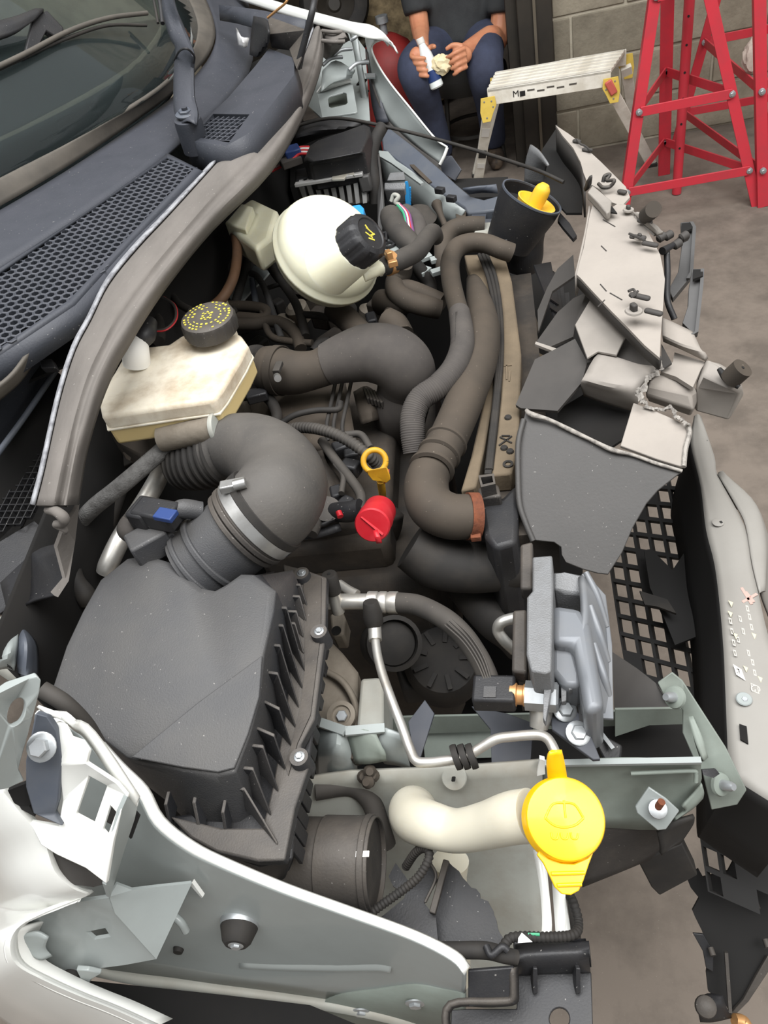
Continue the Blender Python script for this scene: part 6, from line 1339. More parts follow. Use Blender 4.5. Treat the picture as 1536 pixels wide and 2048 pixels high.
# ================================================================== broken front panel
fpn = thing('front_crossmember', 'broken light grey front crossmember panel coated in dust', 'front panel', cF(700, 900, .9))
def seg(name, pts, z, th=.004, mat='panel_dusty', **k):
    zf = z if callable(z) else (lambda x, y: z)
    return plate(name, [cF(x, y, zf(x, y)) for x, y in pts], th, mat, fpn, **k)
zt = lambda x, y: 1.05 - .00002 * max(0, y - 400)
seg('far_sheet', [(318, 58), (390, 105), (450, 150), (520, 215), (580, 270), (660, 350), (720, 410), (745, 470), (700, 520), (640, 500), (560, 420), (500, 385), (478, 330), (462, 270), (420, 190), (360, 120)], zt)
seg('main_sheet', [(530, 515), (600, 555), (680, 505), (740, 520), (800, 590), (860, 690), (918, 800), (945, 940), (935, 1090), (922, 1250), (915, 1392), (830, 1320), (730, 1215), (640, 1125), (540, 1020), (462, 935), (440, 915), (455, 850), (480, 760), (500, 650), (515, 570)], zt)
# turned-down edge of the sheet, so it reads as a moulding
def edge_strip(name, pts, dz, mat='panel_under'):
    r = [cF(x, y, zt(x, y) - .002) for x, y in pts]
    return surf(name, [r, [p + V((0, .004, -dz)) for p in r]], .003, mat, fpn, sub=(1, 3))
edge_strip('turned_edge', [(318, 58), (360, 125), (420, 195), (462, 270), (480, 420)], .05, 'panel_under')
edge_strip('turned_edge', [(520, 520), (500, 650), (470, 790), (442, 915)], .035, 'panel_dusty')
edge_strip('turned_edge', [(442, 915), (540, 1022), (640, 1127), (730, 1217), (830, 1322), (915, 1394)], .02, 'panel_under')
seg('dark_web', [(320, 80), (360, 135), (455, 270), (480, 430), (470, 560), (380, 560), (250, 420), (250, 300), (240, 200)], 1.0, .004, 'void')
surf('far_flange', [[cF(172, 170, 1.05), cF(215, 205, 1.05), cF(255, 265, 1.045), cF(272, 295, 1.04)], [cF(145, 270, 1.02), cF(185, 290, 1.02), cF(230, 300, 1.02), cF(262, 310, 1.02)], [cF(138, 400, .98), cF(180, 410, .98), cF(220, 415, .98), cF(252, 415, .98)]], .004, 'module', fpn, sub=(3, 4))
seg('cross_block', [(500, 440), (530, 400), (640, 490), (632, 550), (610, 560), (560, 500)], 1.062, .012, 'foam_grey', bevel=.002)
seg('notch', [(620, 555), (640, 520), (672, 562)], 1.056, .002, 'void')
surf('upright_ear', [[cF(480, 420, 1.05), cF(500, 370, 1.07), cF(530, 355, 1.075)], [cF(485, 440, 1.045), cF(510, 420, 1.055), cF(525, 395, 1.06)]], .004, 'panel_under', fpn, sub=(2, 4))
tube('bent_clip', [cF(590, 385, 1.062), cF(600, 350, 1.07), cF(630, 342, 1.07), cF(612, 375, 1.065), cF(655, 375, 1.068), cF(630, 410, 1.06), cF(590, 415, 1.06), cF(565, 395, 1.058)], .0028, 'blackpl_dusty', fpn, n=8)
for (x, y, s_) in ((735, 530, .6), (800, 690, .55), (765, 1110, .8)):
    c0 = cF(x, y + 20, 1.051)
    lathe('clip_washer', [(.012 * s_, 0), (.0135 * s_, .001), (.0125 * s_, .003)], c0, (.1, 0, 1), 'foam_grey', fpn, n=24)
    box('clip_tower', c0 + V((0, 0, .008 * s_)), (.009 * s_, .012 * s_, .014 * s_), 'panel_under', fpn, rotz(.4), bevel=.002)
for (x, y, l, a) in ((800, 1040, .036, -.7), (880, 1130, .03, -.7), (790, 700, .03, -.6), (860, 740, .03, -.7), (830, 610, .03, -.8), (440, 150, .02, -.8), (500, 200, .025, -.8), (700, 440, .02, -.8)):
    box('fixing_lug', cF(x, y, 1.053), (l * .8, .008, .006), 'panel_under', fpn, rotz(a), bevel=.003)
for pts in ([(735, 1010), (765, 1000), (775, 1030), (750, 1040), (790, 1010)], [(740, 680), (790, 700), (830, 720)], [(440, 140), (460, 165), (490, 180), (520, 205)]):
    tube('plastic_burr', [cF(x, y, 1.056) for x, y in pts], .0018, 'panel_under', fpn, n=6)
for pts in ([(580, 750), (610, 780)], [(590, 600), (660, 640)], [(575, 970), (610, 1010)], [(630, 1020), (700, 1060)], [(560, 1100), (600, 1060)]):
    tube('scratch', [cF(x, y, zt(x, y) + .0003) for x, y in pts], .0008, 'panel_under', fpn, n=5, sub=2)
# spring clip and post on the outer edge
tube('outer_post', [cF(840, 575, 1.06), cF(880, 540, 1.085)], [.011, .011], 'rubber_brown', fpn, n=18, sub=2)
surf('outer_roll', [[cF(760, 560, 1.05), cF(830, 630, 1.05), cF(900, 690, 1.045)], [cF(790, 555, 1.055), cF(860, 620, 1.055), cF(905, 660, 1.05)], [cF(800, 560, 1.04), cF(870, 615, 1.04), cF(905, 640, 1.035)]], .01, 'foam_grey', fpn, sub=(4, 4))

# underside of the panel: web plates, shelf, foam box
wb = thing('panel_web', 'black webbing plates of the front panel hanging behind its edge', 'panel web', cF(300, 1400, .85))
def wseg(name, pts, z, th=.004, mat='panel_under', **k):
    zf = z if callable(z) else (lambda x, y: z)
    return plate(name, [cF(x, y, zf(x, y)) for x, y in pts], th, mat, wb, **k)
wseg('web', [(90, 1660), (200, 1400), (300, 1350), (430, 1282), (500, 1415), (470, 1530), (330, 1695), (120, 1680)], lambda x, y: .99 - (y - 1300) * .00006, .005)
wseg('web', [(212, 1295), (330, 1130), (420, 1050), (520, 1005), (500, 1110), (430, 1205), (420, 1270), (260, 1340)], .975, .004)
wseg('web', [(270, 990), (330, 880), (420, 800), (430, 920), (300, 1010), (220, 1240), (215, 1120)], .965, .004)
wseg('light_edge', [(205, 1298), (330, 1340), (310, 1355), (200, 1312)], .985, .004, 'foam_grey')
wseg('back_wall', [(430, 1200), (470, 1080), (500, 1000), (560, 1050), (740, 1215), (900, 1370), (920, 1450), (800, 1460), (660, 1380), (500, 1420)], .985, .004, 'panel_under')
wseg('grey_shelf', [(430, 1200), (520, 1050), (570, 1060), (735, 1235), (668, 1372), (560, 1352), (500, 1390)], 1.0, .004, 'foam_grey', bevel=.001)
loft('foam_box', [[cF(x, y, .99) for x, y in ((520, 1420), (560, 1370), (620, 1350), (720, 1390), (860, 1460), (820, 1540), (800, 1570), (470, 1520))], [cF(x, y, .975) for x, y in ((465, 1530), (800, 1590), (800, 1590), (800, 1595), (800, 1600), (795, 1605), (790, 1610), (462, 1545))], [cF(x, y, .95) for x, y in ((462, 1545), (780, 1680), (780, 1690), (775, 1690), (770, 1690), (770, 1690), (765, 1690), (470, 1600))]], 'foam_grey', wb, bevel=.006) if False else None
surf('foam_box', [[cF(660, 1380, .985), cF(760, 1420, .985), cF(900, 1440, .985)], [cF(560, 1370, .995), cF(700, 1410, .995), cF(860, 1480, .99)], [cF(480, 1500, .99), cF(640, 1540, .99), cF(800, 1560, .985)], [cF(462, 1545, .975), cF(620, 1600, .97), cF(790, 1650, .965)], [cF(480, 1610, .95), cF(620, 1660, .945), cF(770, 1700, .94)]], .01, 'foam_grey', wb, sub=(4, 4))
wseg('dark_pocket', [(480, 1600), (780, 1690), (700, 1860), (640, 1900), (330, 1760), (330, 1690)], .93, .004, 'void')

# outer end box with rubber stop
eb2 = thing('end_box', 'light grey end box of the front panel with rubber stop', 'end box', cF(1150, 1500, .85))
def eseg(name, pts, z, th=.006, mat='panel_dusty', **k):
    zf = z if callable(z) else (lambda x, y: z)
    return plate(name, [cF(x, y, zf(x, y)) for x, y in pts], th, mat, eb2, **k)
surf('ledge', [[cF(930, 1160, 1.0), cF(1010, 1195, 1.0), cF(1105, 1240, .995)], [cF(930, 1260, 1.0), cF(1040, 1310, 1.0), cF(1150, 1340, .995)], [cF(935, 1300, .985), cF(1050, 1350, .985), cF(1178, 1412, .98)]], .006, 'panel_dusty', eb2, sub=(4, 4))
eseg('middle_step', [(960, 1400), (990, 1420), (1000, 1360), (1178, 1415), (1150, 1460), (1105, 1560), (1010, 1500), (920, 1470), (930, 1440)], .975, .006)
eseg('gap', [(925, 1310), (985, 1420), (925, 1460)], .985, .003, 'panel_under')
loft('rounded_box', [[cF(x, y, z) for x, y, z in ((850, 1525, .97), (920, 1480, .97), (990, 1470, .97), (1110, 1560, .965), (1125, 1580, .96), (1090, 1600, .962), (860, 1550, .968))], [cF(x, y, z) for x, y, z in ((835, 1590, .96), (850, 1500, .96), (1000, 1465, .955), (1125, 1570, .95), (1128, 1640, .945), (1108, 1690, .945), (845, 1610, .955))], [cF(x, y, z) for x, y, z in ((835, 1620, .945), (860, 1540, .93), (1000, 1500, .92), (1118, 1600, .925), (1120, 1680, .925), (1090, 1728, .925), (860, 1640, .935))]], 'panel_dusty', eb2, bevel=.004)
loft('outer_lobe', [[cF(x, y, z) for x, y, z in ((1190, 1400, .985), (1250, 1430, .985), (1300, 1470, .98), (1345, 1530, .975), (1300, 1570, .972), (1160, 1480, .978))], [cF(x, y, z) for x, y, z in ((1175, 1405, .975), (1260, 1425, .975), (1330, 1470, .97), (1392, 1560, .96), (1380, 1600, .955), (1120, 1560, .965))], [cF(x, y, z) for x, y, z in ((1130, 1480, .94), (1250, 1440, .93), (1350, 1500, .925), (1400, 1600, .925), (1310, 1755, .92), (1115, 1700, .925))]], 'foam_grey', eb2, bevel=.006, seg=3)
a_, b_ = cF(1318, 1515, .982), cF(1392, 1448, 1.0)
tube('rubber_stop', [a_, b_], .0128, 'rubber_brown', eb2, n=24, sub=2)
lathe('stop_dimple', [(.002, 0), (.002, .0006)], b_, b_ - a_, 'print_black', eb2, n=8)
tube('stop_slot', [cF(1255, 1455, .99), cF(1300, 1510, .985), cF(1370, 1560, .978)], [.003, .005, .003], 'print_black', eb2, n=8)

def torn(name, pts, w, parent):
    q = crom(pts, 6); a, b, c_ = [], [], []
    for i, p in enumerate(q):
        j = V((random.uniform(-1, 1), random.uniform(-1, 1), random.uniform(-.6, .6))) * w * .28
        t_ = (q[min(i + 1, len(q) - 1)] - q[max(i - 1, 0)]).normalized(); s_ = t_.cross(V((0, 0, 1))).normalized()
        k_ = random.uniform(.4, 1.1)
        a.append(p + j + s_ * w * .5 * k_); b.append(p + j * .6 + V((0, 0, w * .35 * k_))); c_.append(p - j - s_ * w * .5 * k_ + V((0, 0, -w * .4)))
    return surf(name, [a, b, c_], .002, 'fracture', parent, sub=(1, 1), smooth=False)
# near end: dark upright cover plate and light top plate
ncp = thing('cover_plate', 'big dark grey cracked plastic cover plate facing the camera', 'cover plate', cK(500, 700, .8))
cp_pts = [(150, 112), (280, 165), (420, 235), (640, 340), (760, 370), (900, 420), (1050, 462), (1000, 500), (905, 575), (840, 650), (760, 790), (700, 930), (620, 1056), (560, 1050), (470, 1025), (380, 990), (352, 940), (350, 900), (310, 872), (190, 860), (140, 740), (108, 640), (102, 450), (108, 300), (130, 180)]
zc = lambda x, y: 1.0 - (y - 112) * .00011
plate('plate', [cK(x, y, zc(x, y)) for x, y in cp_pts], .004, 'cover_grey', ncp, bevel=.0008)
tube('left_roll', [cK(135, 170, .995), cK(105, 300, .983), cK(103, 480, .963), cK(112, 650, .944), cK(150, 770, .93), cK(190, 865, .918)], .0035, 'cover_grey', ncp, n=10)
tube('cracked_edge', [cK(150, 115, 1.003), cK(180, 140, 1.002), cK(280, 170, .998), cK(400, 228, .99), cK(520, 285, .984), cK(640, 342, .978), cK(760, 372, .974), cK(900, 422, .968), cK(1045, 465, .963)], [.0022, .0035, .0024, .0028, .0024, .003, .002, .0022, .002], 'fracture', ncp, n=8)
ntp = thing('top_plate', 'pale dusty top plate with torn foam edge', 'top plate', cK(880, 250, .9))
plate('plate', [cK(x, y, z) for x, y, z in ((765, 72, .985), (870, 110, .985), (960, 150, .983), (1080, 205, .98), (1068, 330, .972), (1048, 440, .967), (900, 395, .97), (690, 318, .978))], .005, 'panel_dusty', ntp, bevel=.001)
random.seed(3)
path = [(800, -10), (790, 20), (810, 50), (835, 70), (850, 100), (900, 105), (940, 110), (975, 90), (995, 120), (1010, 150), (1040, 165), (1075, 195)]
torn('torn_foam', [cK(x, y, .988) for x, y in path], .007, ntp)
torn('torn_foam', [cF(x, y, 1.0) for x, y in ((912, 1395), (918, 1440), (890, 1480), (850, 1500), (825, 1560), (800, 1620), (830, 1650))], .007, ntp)
tube('torn_edge', [cK(1078, 205, .981), cK(1085, 250, .978), cK(1062, 340, .972), cK(1052, 440, .967)], .003, 'fracture', ntp, n=6)

# upright bumper brackets
for nm, lb, pts in (('bumper_bracket', 'tall dark bracket standing beyond the dusty front panel', [(1035, 615), (1105, 610), (1122, 640), (1105, 900), (1085, 935), (990, 1050), (965, 1000), (1020, 900), (1040, 760)]),
                    ('bumper_bracket', 'shorter dark bracket at the outer edge of the front panel', [(1100, 880), (1168, 880), (1165, 960), (1135, 1240), (1110, 1255), (1045, 1190), (1075, 1100), (1080, 1000)])):
    t = thing(nm, lb, 'bracket', cF(pts[0][0], 1000, .7))
    zb = (lambda y: .97 - (y - 610) * .00012) if pts[0][1] < 700 else (lambda y: 1.03 - (y - 880) * .0001)
    plate('upright', [cF(x, y, zb(y)) for x, y in pts], .012, 'module_dark', t, bevel=.001)
    plate('side_flange', [cF(x + 2, y, zb(y) + .004) for x, y in pts[1:5]] + [cF(x - 18, y, zb(y) + .004) for x, y in reversed(pts[1:5])], .004, 'module_dark', t)
    hexa('end_mouth', [cF(pts[0][0] + 6, pts[0][1] + 5, zb(pts[0][1]) + .003), cF(pts[1][0] - 4, pts[1][1] + 4, zb(pts[0][1]) + .003), cF(pts[1][0] - 4, pts[1][1] + 40, zb(pts[0][1]) + .001), cF(pts[0][0] + 6, pts[0][1] + 60, zb(pts[0][1]) + .001)], (0, 0, -.004), 'void', t)
rl = thing('latch_rod', 'black latch rod and joint along the outer panel edge', 'rod', cF(980, 850, .85))
tube('rod', [cF(955, 770, 1.0), cF(960, 900, .98), cF(960, 1060, .96), cF(1000, 1170, .94)], .0045, 'blackpl', rl, n=10)
tube('cross_rod', [cF(930, 780, 1.005), cF(1000, 740, 1.0), cF(1060, 700, .985)], [.006, .0045, .007], 'blackpl', rl, n=10)
for x, y in ((925, 700), (965, 690), (1015, 740), (1055, 695)): lathe('knuckle', [(.004, -.007), (.0065, -.005), (.0065, .005), (.0045, .007)], cF(x, y, 1.0), (1, .5, .2), 'panel_under', rl, n=14)
# ================================================================== front bumper
bp = thing('front_bumper', 'grey front bumper skin with printed stickers at the right edge', 'bumper', P(1480, 1300, .35))
ZB = .76
lp_ = [(1388, 832), (1381, 885), (1401, 972), (1412, 1059), (1429, 1129), (1440, 1216), (1447, 1300), (1450, 1366), (1454, 1465), (1458, 1544), (1472, 1560), (1536, 1601), (1600, 1640)]
rp_ = [(1402, 832), (1429, 913), (1436, 951), (1489, 1052), (1503, 1129), (1517, 1188), (1536, 1269), (1560, 1330), (1580, 1400), (1600, 1480), (1620, 1520), (1650, 1560), (1680, 1600)]
La = [P(x, y, ZB) for x, y in lp_]; Rb_ = [P(x, y, ZB + .004) for x, y in rp_]
surf('top_face', [La, [a.lerp(b, .5) + V((0, 0, .004)) for a, b in zip(La, Rb_)], Rb_], .003, 'bumper_skin', bp, sub=(3, 4))
surf('inner_drop', [La, [p + V((-.004, 0, -.05)) for p in La], [p + V((-.02, 0, -.16)) for p in La]], .003, 'mesh_black', bp, sub=(2, 4))
bul = [(1436, 951, .755), (1502, 1003, .75), (1527, 1060, .745), (1532, 1120, .74), (1520, 1190, .74)]
B0 = [P(*t) for t in bul]; A0 = [P(x, y, ZB + .003) for x, y in ((1436, 951), (1470, 1010), (1490, 1052), (1503, 1129), (1517, 1188))]
surf('outer_bulge', [A0, [a.lerp(b, .5) + V((.004, .0, .006)) for a, b in zip(A0, B0)], B0, [p + V((.02, 0, -.06)) for p in B0]], .003, 'bumper_skin', bp, sub=(4, 4))
# marks, clips and prints on the top face
def onb(x, y): return cL(x, y, ZB + .0062)
lathe('clip_disc', [(.0085, 0), (.0088, .001), (.0078, .002)], onb(937, 480), (0, 0, 1), 'grey_paint', bp, n=24)
bolt('clip_screw', onb(940, 482), (0, 0, 1), .0035, 'zinc', bp)
lathe('clip_disc', [(.0075, 0), (.0078, .001), (.007, .0015)], cK(1250, 760, ZB + .006), (0, 0, 1), 'bumper_skin', bp, n=24)
bar('clip_slot', cK(1262, 752, ZB + .0078), cK(1272, 762, ZB + .0078), .003, .0008, 'print_black', bp)
plate('square_hole', [onb(915, 598), onb(950, 610), onb(958, 695), onb(920, 672)], .002, 'void', bp)
plate('slot_hole', [cK(1143, 240, ZB + .005), cK(1190, 290, ZB + .005), cK(1180, 300, ZB + .005), cK(1150, 275, ZB + .005)], .002, 'void', bp)
rgt = (onb(985, 420) - onb(965, 300)).normalized(); upv = V((0, 0, 1)).cross(rgt)
pr_ = plate('print_frame', [onb(885, 310), onb(925, 335), onb(945, 390), onb(900, 360)], .0004, 'sticker_white', bp)
for x, y in ((873, 10), (895, 165), (945, 325), (985, 165), (1015, 375), (870, 60)):
    plate('warning_triangle', [onb(x - 12, y - 8), onb(x + 12, y + 2), onb(x + 4, y + 24)], .0004, 'print_cream', bp)
for i, (x, y) in enumerate(((868, 100), (876, 150), (884, 205), (890, 255), (905, 190), (960, 80), (970, 130), (955, 255), (975, 300), (985, 350), (905, 345), (950, 40), (915, 90), (930, 150))):
    plate('line_print', [onb(x - 6, y - 16), onb(x + 8, y - 12), onb(x + 14, y + 18), onb(x + 0, y + 14)], .0004, 'print_pale', bp, holes=[[onb(x - 1, y - 8), onb(x + 5, y - 6), onb(x + 8, y + 10), onb(x + 3, y + 8)]])
plate('print_frame', [onb(968, 400), onb(1005, 415), onb(1012, 455), onb(975, 440)], .0004, 'print_pale', bp, holes=[[onb(973, 407), onb(1000, 419), onb(1006, 448), onb(979, 436)]])
text('print_glyph', 'G', onb(990, 428), rgt, upv, .014, 'print_pale', bp)
for a_, b_ in (((925, -60), (975, 20)), ((930, 10), (1000, -30)), ((945, -40), (985, 10))): bar('red_cross_print', onb(*a_), onb(*b_), .0035, .0004, 'print_red', bp)

# lower grille: open lattice of slanted cells, the floor shows through
lg_ = thing('lower_grille', 'broken black lattice grille with slanted open cells', 'grille', P(1400, 1400, .3))
C0 = [(1300, 790), (1318, 880), (1344, 1009), (1404, 1310), (1450, 1560), (1466, 1680), (1482, 1790), (1500, 1900)]
def col0(y):
    for (x0, y0), (x1, y1) in zip(C0[:-1], C0[1:]):
        if y <= y1: break
    return x0 + (x1 - x0) * (y - y0) / (y1 - y0)
def rowp(y):    # pitch, slope, column pitch by height in the frame
    t_ = max(0, min(1, (y - 1000) / 300)); u_ = max(0, min(1, (y - 1300) / 350))
    return 34 + 7 * t_ + 9 * u_, .09 + .15 * t_ + .2 * u_, 29 + 4 * t_ + 2 * u_
ys = [905.0]
while ys[-1] < 1830: ys.append(ys[-1] + rowp(ys[-1])[0])
polys = [[(1318, 950), (1362, 938), (1400, 1060), (1350, 1135), (1318, 1128), (1300, 1020)],
         [(1282, 1020), (1302, 1080), (1280, 1110), (1292, 1180), (1332, 1270), (1350, 1335), (1320, 1375), (1270, 1330), (1222, 1220), (1222, 1110)],
         [(1345, 1290), (1385, 1272), (1455, 1310), (1462, 1490), (1430, 1460), (1395, 1400), (1345, 1352)],
         [(1405, 1640), (1510, 1585), (1500, 1680), (1450, 1778), (1400, 1778)]]
out1 = [(1285, 985), (1320, 900), (1375, 925), (1405, 1000), (1440, 1220), (1455, 1550), (1536, 1610), (1600, 1800), (1480, 1810), (1400, 1790), (1395, 1640), (1470, 1560), (1420, 1470), (1360, 1400), (1310, 1385), (1255, 1330), (1218, 1225), (1215, 1110), (1250, 1060)]
zg = lambda y: .62 - .00009 * (y - 900)
vs, fs = [], []; solid = 0
SK = .26
for j in range(len(ys) - 1):
    for i in range(-5, 8):
        def pt(a, b):
            y0 = ys[j] + (ys[j + 1] - ys[j]) * b
            _, sl_, cp_ = rowp(y0)
            x = col0(y0) + (i + a) * cp_
            return x, y0 + (i + a) * cp_ * sl_
        mx_, my_ = pt(.5, .5)
        if not inside((mx_, my_), out1): continue
        hole = any(inside((mx_, my_), p_) for p_ in polys)
        base = len(vs)
        if hole:
            for (l, d_) in ((0, 0), (.1, 0), (.1, 1), (0, 1)):
                for a, b in ((l, l * 1.6), (1 - l, l * 1.6), (1 - l, 1 - l * .6), (l, 1 - l * .6)):
                    x, y = pt(a, b); vs.append(P(x, y, zg(y)) + V((.006, .004, -.012)) * d_)
            for a in range(3):
                for q_ in range(4):
                    q2 = (q_ + 1) % 4
                    fs.append((base + a * 4 + q_, base + a * 4 + q2, base + (a + 1) * 4 + q2, base + (a + 1) * 4 + q_))
        else:
            for a, b in ((0, 0), (1, 0), (1, 1), (0, 1)):
                x, y = pt(a, b); vs.append(P(x, y, zg(y)))
            fs.append((base, base + 1, base + 2, base + 3))
O('lattice', vs, fs, 'mesh_black', lg_, fix=False, smooth=False)
for pts, z_ in (([(1288, 1100), (1302, 1098), (1345, 1140), (1395, 1065), (1436, 1210), (1452, 1500), (1448, 1330), (1400, 1270), (1350, 1290), (1330, 1240), (1300, 1175)], .63),):
    plate('solid_web', [P(x, y, z_) for x, y in pts], .004, 'mesh_black', lg_)
plate('web_fold', [cK(x, y, .65) for x, y in ((800, 1150), (960, 1200), (1010, 1280), (900, 1240), (830, 1230))], .004, 'rubber_dark', lg_)

# lower corner of the bumper
bc2 = thing('bumper_corner', 'black torn lower bumper corner hanging at the bottom right', 'bumper corner', P(1450, 1900, .2))
pts = [(700, 1050), (790, 1010), (905, 985), (955, 900), (1053, 960), (1200, 1050), (1200, 1600), (1053, 1720), (1000, 1830), (935, 1960), (880, 2010), (850, 1960), (765, 1890), (755, 1800), (770, 1700), (735, 1600), (700, 1530), (688, 1500), (720, 1440), (680, 1390), (660, 1340), (718, 1300)]
zc2 = lambda y: .56 - .00018 * (y - 1000)
plate('skin', [cL(x, y, zc2(y)) for x, y in pts[4:]] + [cL(740, 1340, zc2(1340)), cL(860, 1310, zc2(1310)), cL(980, 1080, zc2(1080))], .004, 'mesh_black', bc2)
plate('inner_flap', [cL(x, y, zc2(y) + .01) for x, y in ((690, 1610), (740, 1615), (790, 1700), (790, 1800), (755, 1780), (740, 1700))], .004, 'blackpl', bc2, bevel=.001)
plate('lower_lip', [cL(x, y, zc2(y) + .008) for x, y in ((1053, 1720), (1060, 1790), (960, 1940), (880, 2020), (870, 2005), (935, 1930), (1000, 1810))], .006, 'blackpl_dusty', bc2, bevel=.001)
lathe('fog_lamp_boss', [(.02, -.01), (.022, 0), (.018, .006), (.008, .007)], cL(1050, 1225, .52), (.2, -.2, 1), 'blackpl', bc2, n=24)
for x, y in ((775, 1680), (990, 1455), (1040, 1640)): tube('stud', [cL(x, y, zc2(y) + .012), cL(x + 14, y + 40, zc2(y) + .012)], .004, 'blackpl_dusty', bc2, n=8, sub=2)
bar('inner_rib', cL(850, 1700, .45), cL(870, 1990, .41), .004, .006, 'blackpl_dusty', bc2)
lk = thing('tow_cover', 'small dark moulded bracket at the bottom of the bumper corner', 'bracket', cL(790, 1960, .3))
surf('shell', [[cL(700, 1935, .42), cL(760, 1900, .43), cL(835, 1910, .43)], [cL(710, 1970, .425), cL(770, 1960, .44), cL(850, 1960, .425)], [cL(725, 2040, .405), cL(790, 2040, .41), cL(880, 2020, .40)]], .006, 'blackpl', lk, sub=(4, 4))
lathe('rubber_dome', [(.013, 0), (.012, .006), (.006, .010)], cL(752, 1965, .437), (0, -.2, 1), 'blackpl_dusty', lk, n=20)
tube('wood_splinter', [cL(890, 2030, .405), cL(930, 2040, .40), cL(960, 2070, .40)], [.008, .009, .007], 'copper_clip', lk, n=8)
# ================================================================== far side of the bay
ff = thing('far_fender', 'white and grey far fender running down to the front corner', 'fender', cB(600, 500, .8))
top0 = [(-420, -80, 1.26), (-200, -10, 1.24), (0, 48, 1.225), (150, 88, 1.215), (320, 132, 1.205), (430, 150, 1.195), (500, 190, 1.185), (532, 232, 1.175)]
T0 = [cB(*t) for t in top0]
surf('top_edge', [[p + V((0, .02, -.02)) for p in T0], T0, [p + V((.012, -.035, -.004)) for p in T0], [p + V((.02, -.05, -.02)) for p in T0]], .003, 'white_lit_paint', ff, sub=(3, 4))
outer = [(532, 232, 1.175), (455, 265, 1.155), (440, 310, 1.14), (480, 400, 1.115), (560, 520, 1.08), (690, 680, 1.03), (830, 850, .985), (905, 905, .965)]
inner = [(420, 170, 1.18), (400, 240, 1.15), (415, 320, 1.125), (440, 470, 1.09), (490, 620, 1.05), (545, 740, 1.01), (690, 880, .965), (862, 1005, .935)]
A_, B_ = [cB(*t) for t in outer], [cB(*t) for t in inner]
surf('inner_skin', [A_, [a.lerp(b, .5) + V((0, .004, .0)) for a, b in zip(A_, B_)], B_], .003, 'grey_paint', ff, sub=(3, 4))
tube('bright_edge', A_, .0022, 'white_lit_paint', ff, n=8)
tube('front_edge', [cB(905, 905, .965), cB(885, 960, .95), cB(860, 1010, .935)], .0035, 'white_lit_paint', ff, n=8)
surf('far_door', [[cA(960, 20, 1.3), cA(1150, 45, 1.29), cA(1340, 85, 1.28)], [cA(965, 90, 1.27), cA(1120, 120, 1.27), cA(1330, 180, 1.25)]], .004, 'cowl', ff, sub=(2, 3))
surf('inner_flange', [[cB(290, 150, 1.16), cB(330, 320, 1.12), cB(370, 560, 1.06), cB(395, 730, 1.02)], [cB(330, 160, 1.165), cB(365, 320, 1.12), cB(405, 560, 1.06), cB(425, 730, 1.02)]], .004, 'grey_paint', ff, sub=(2, 4))
surf('dark_channel', [[cB(400, 300, 1.11), cB(420, 470, 1.08), cB(440, 640, 1.04), cB(470, 760, 1.01)], [cB(445, 430, 1.10), cB(470, 480, 1.085), cB(500, 640, 1.045), cB(545, 750, 1.01)]], .004, 'bracket_dark', ff, sub=(2, 4))
for x, y in ((410, 380), (380, 505), (392, 575), (440, 450), (398, 690)):
    box('flange_slot', cB(x, y, 1.105 - (y - 380) * .0003), (.018, .03, .003), 'void', ff, rotz(-.2))
plate('slot_tab', [cB(395, 450, 1.10), cB(460, 450, 1.10), cB(460, 475, 1.095), cB(405, 478, 1.095)], .004, 'zinc', ff)
tube('bent_wire', [cB(310, 250, 1.15), cB(345, 225, 1.155), cB(375, 190, 1.16), cB(378, 210, 1.155)], .004, 'zinc', ff, n=8)
plate('front_flap', [cB(880, 960, .935), cB(930, 955, .935), cB(990, 1040, .92), cB(950, 1110, .90), cB(870, 1060, .91), cB(862, 1010, .92)], .004, 'bracket_dark', ff, bevel=.001)
surf('hinge_pocket', [[cB(140, 430, 1.13), cB(220, 370, 1.13), cB(330, 430, 1.12)], [cB(130, 560, 1.11), cB(210, 500, 1.11), cB(320, 480, 1.10)]], .004, 'grey_paint', ff, sub=(3, 3))
plate('hinge_panel', [cB(x, y, 1.05) for x, y in ((40, 300), (150, 330), (290, 150), (400, 300), (430, 740), (380, 745), (130, 722), (40, 640))], .004, 'grey_paint', ff)
surf('wheel_house', [B_[2:], [p + V((.02, -.02, -.25)) for p in B_[2:]], [p + V((.03, -.03, -.55)) for p in B_[2:]]], .004, 'panel_under', ff, sub=(2, 3))
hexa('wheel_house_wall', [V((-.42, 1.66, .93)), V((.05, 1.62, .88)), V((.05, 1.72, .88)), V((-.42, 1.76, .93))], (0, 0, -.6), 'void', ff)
fb = thing('far_hinge_bracket', 'silver sheet bracket with an oblong hole by the far hinge', 'bracket', cB(230, 620, 1.0))
ho = [cB(x, y, 1.088) for x, y in ((180, 590), (265, 565), (285, 572), (292, 630), (280, 642), (195, 662), (178, 655), (170, 605))]
plate('face', [cB(x, y, 1.088) for x, y in ((105, 575), (125, 565), (305, 505), (325, 520), (352, 685), (335, 692), (135, 722))], .004, 'grey_paint', fb, holes=[ho], bevel=.001)
plate('top_flange', [cB(x, y, z) for x, y, z in ((105, 570, 1.09), (135, 525, 1.105), (290, 458, 1.105), (320, 505, 1.09))], .004, 'white_lit_paint', fb)
plate('backing', [cB(x, y, 1.06) for x, y in ((150, 560), (320, 540), (330, 670), (160, 690))], .003, 'green_grey', fb)
for x, y in ((140, 400), (200, 350), (300, 430)): tube('spring', [cB(x, y, 1.13), cB(x + 50, y - 40, 1.135), cB(x + 120, y - 50, 1.13)], .004, 'zinc', fb, n=8)

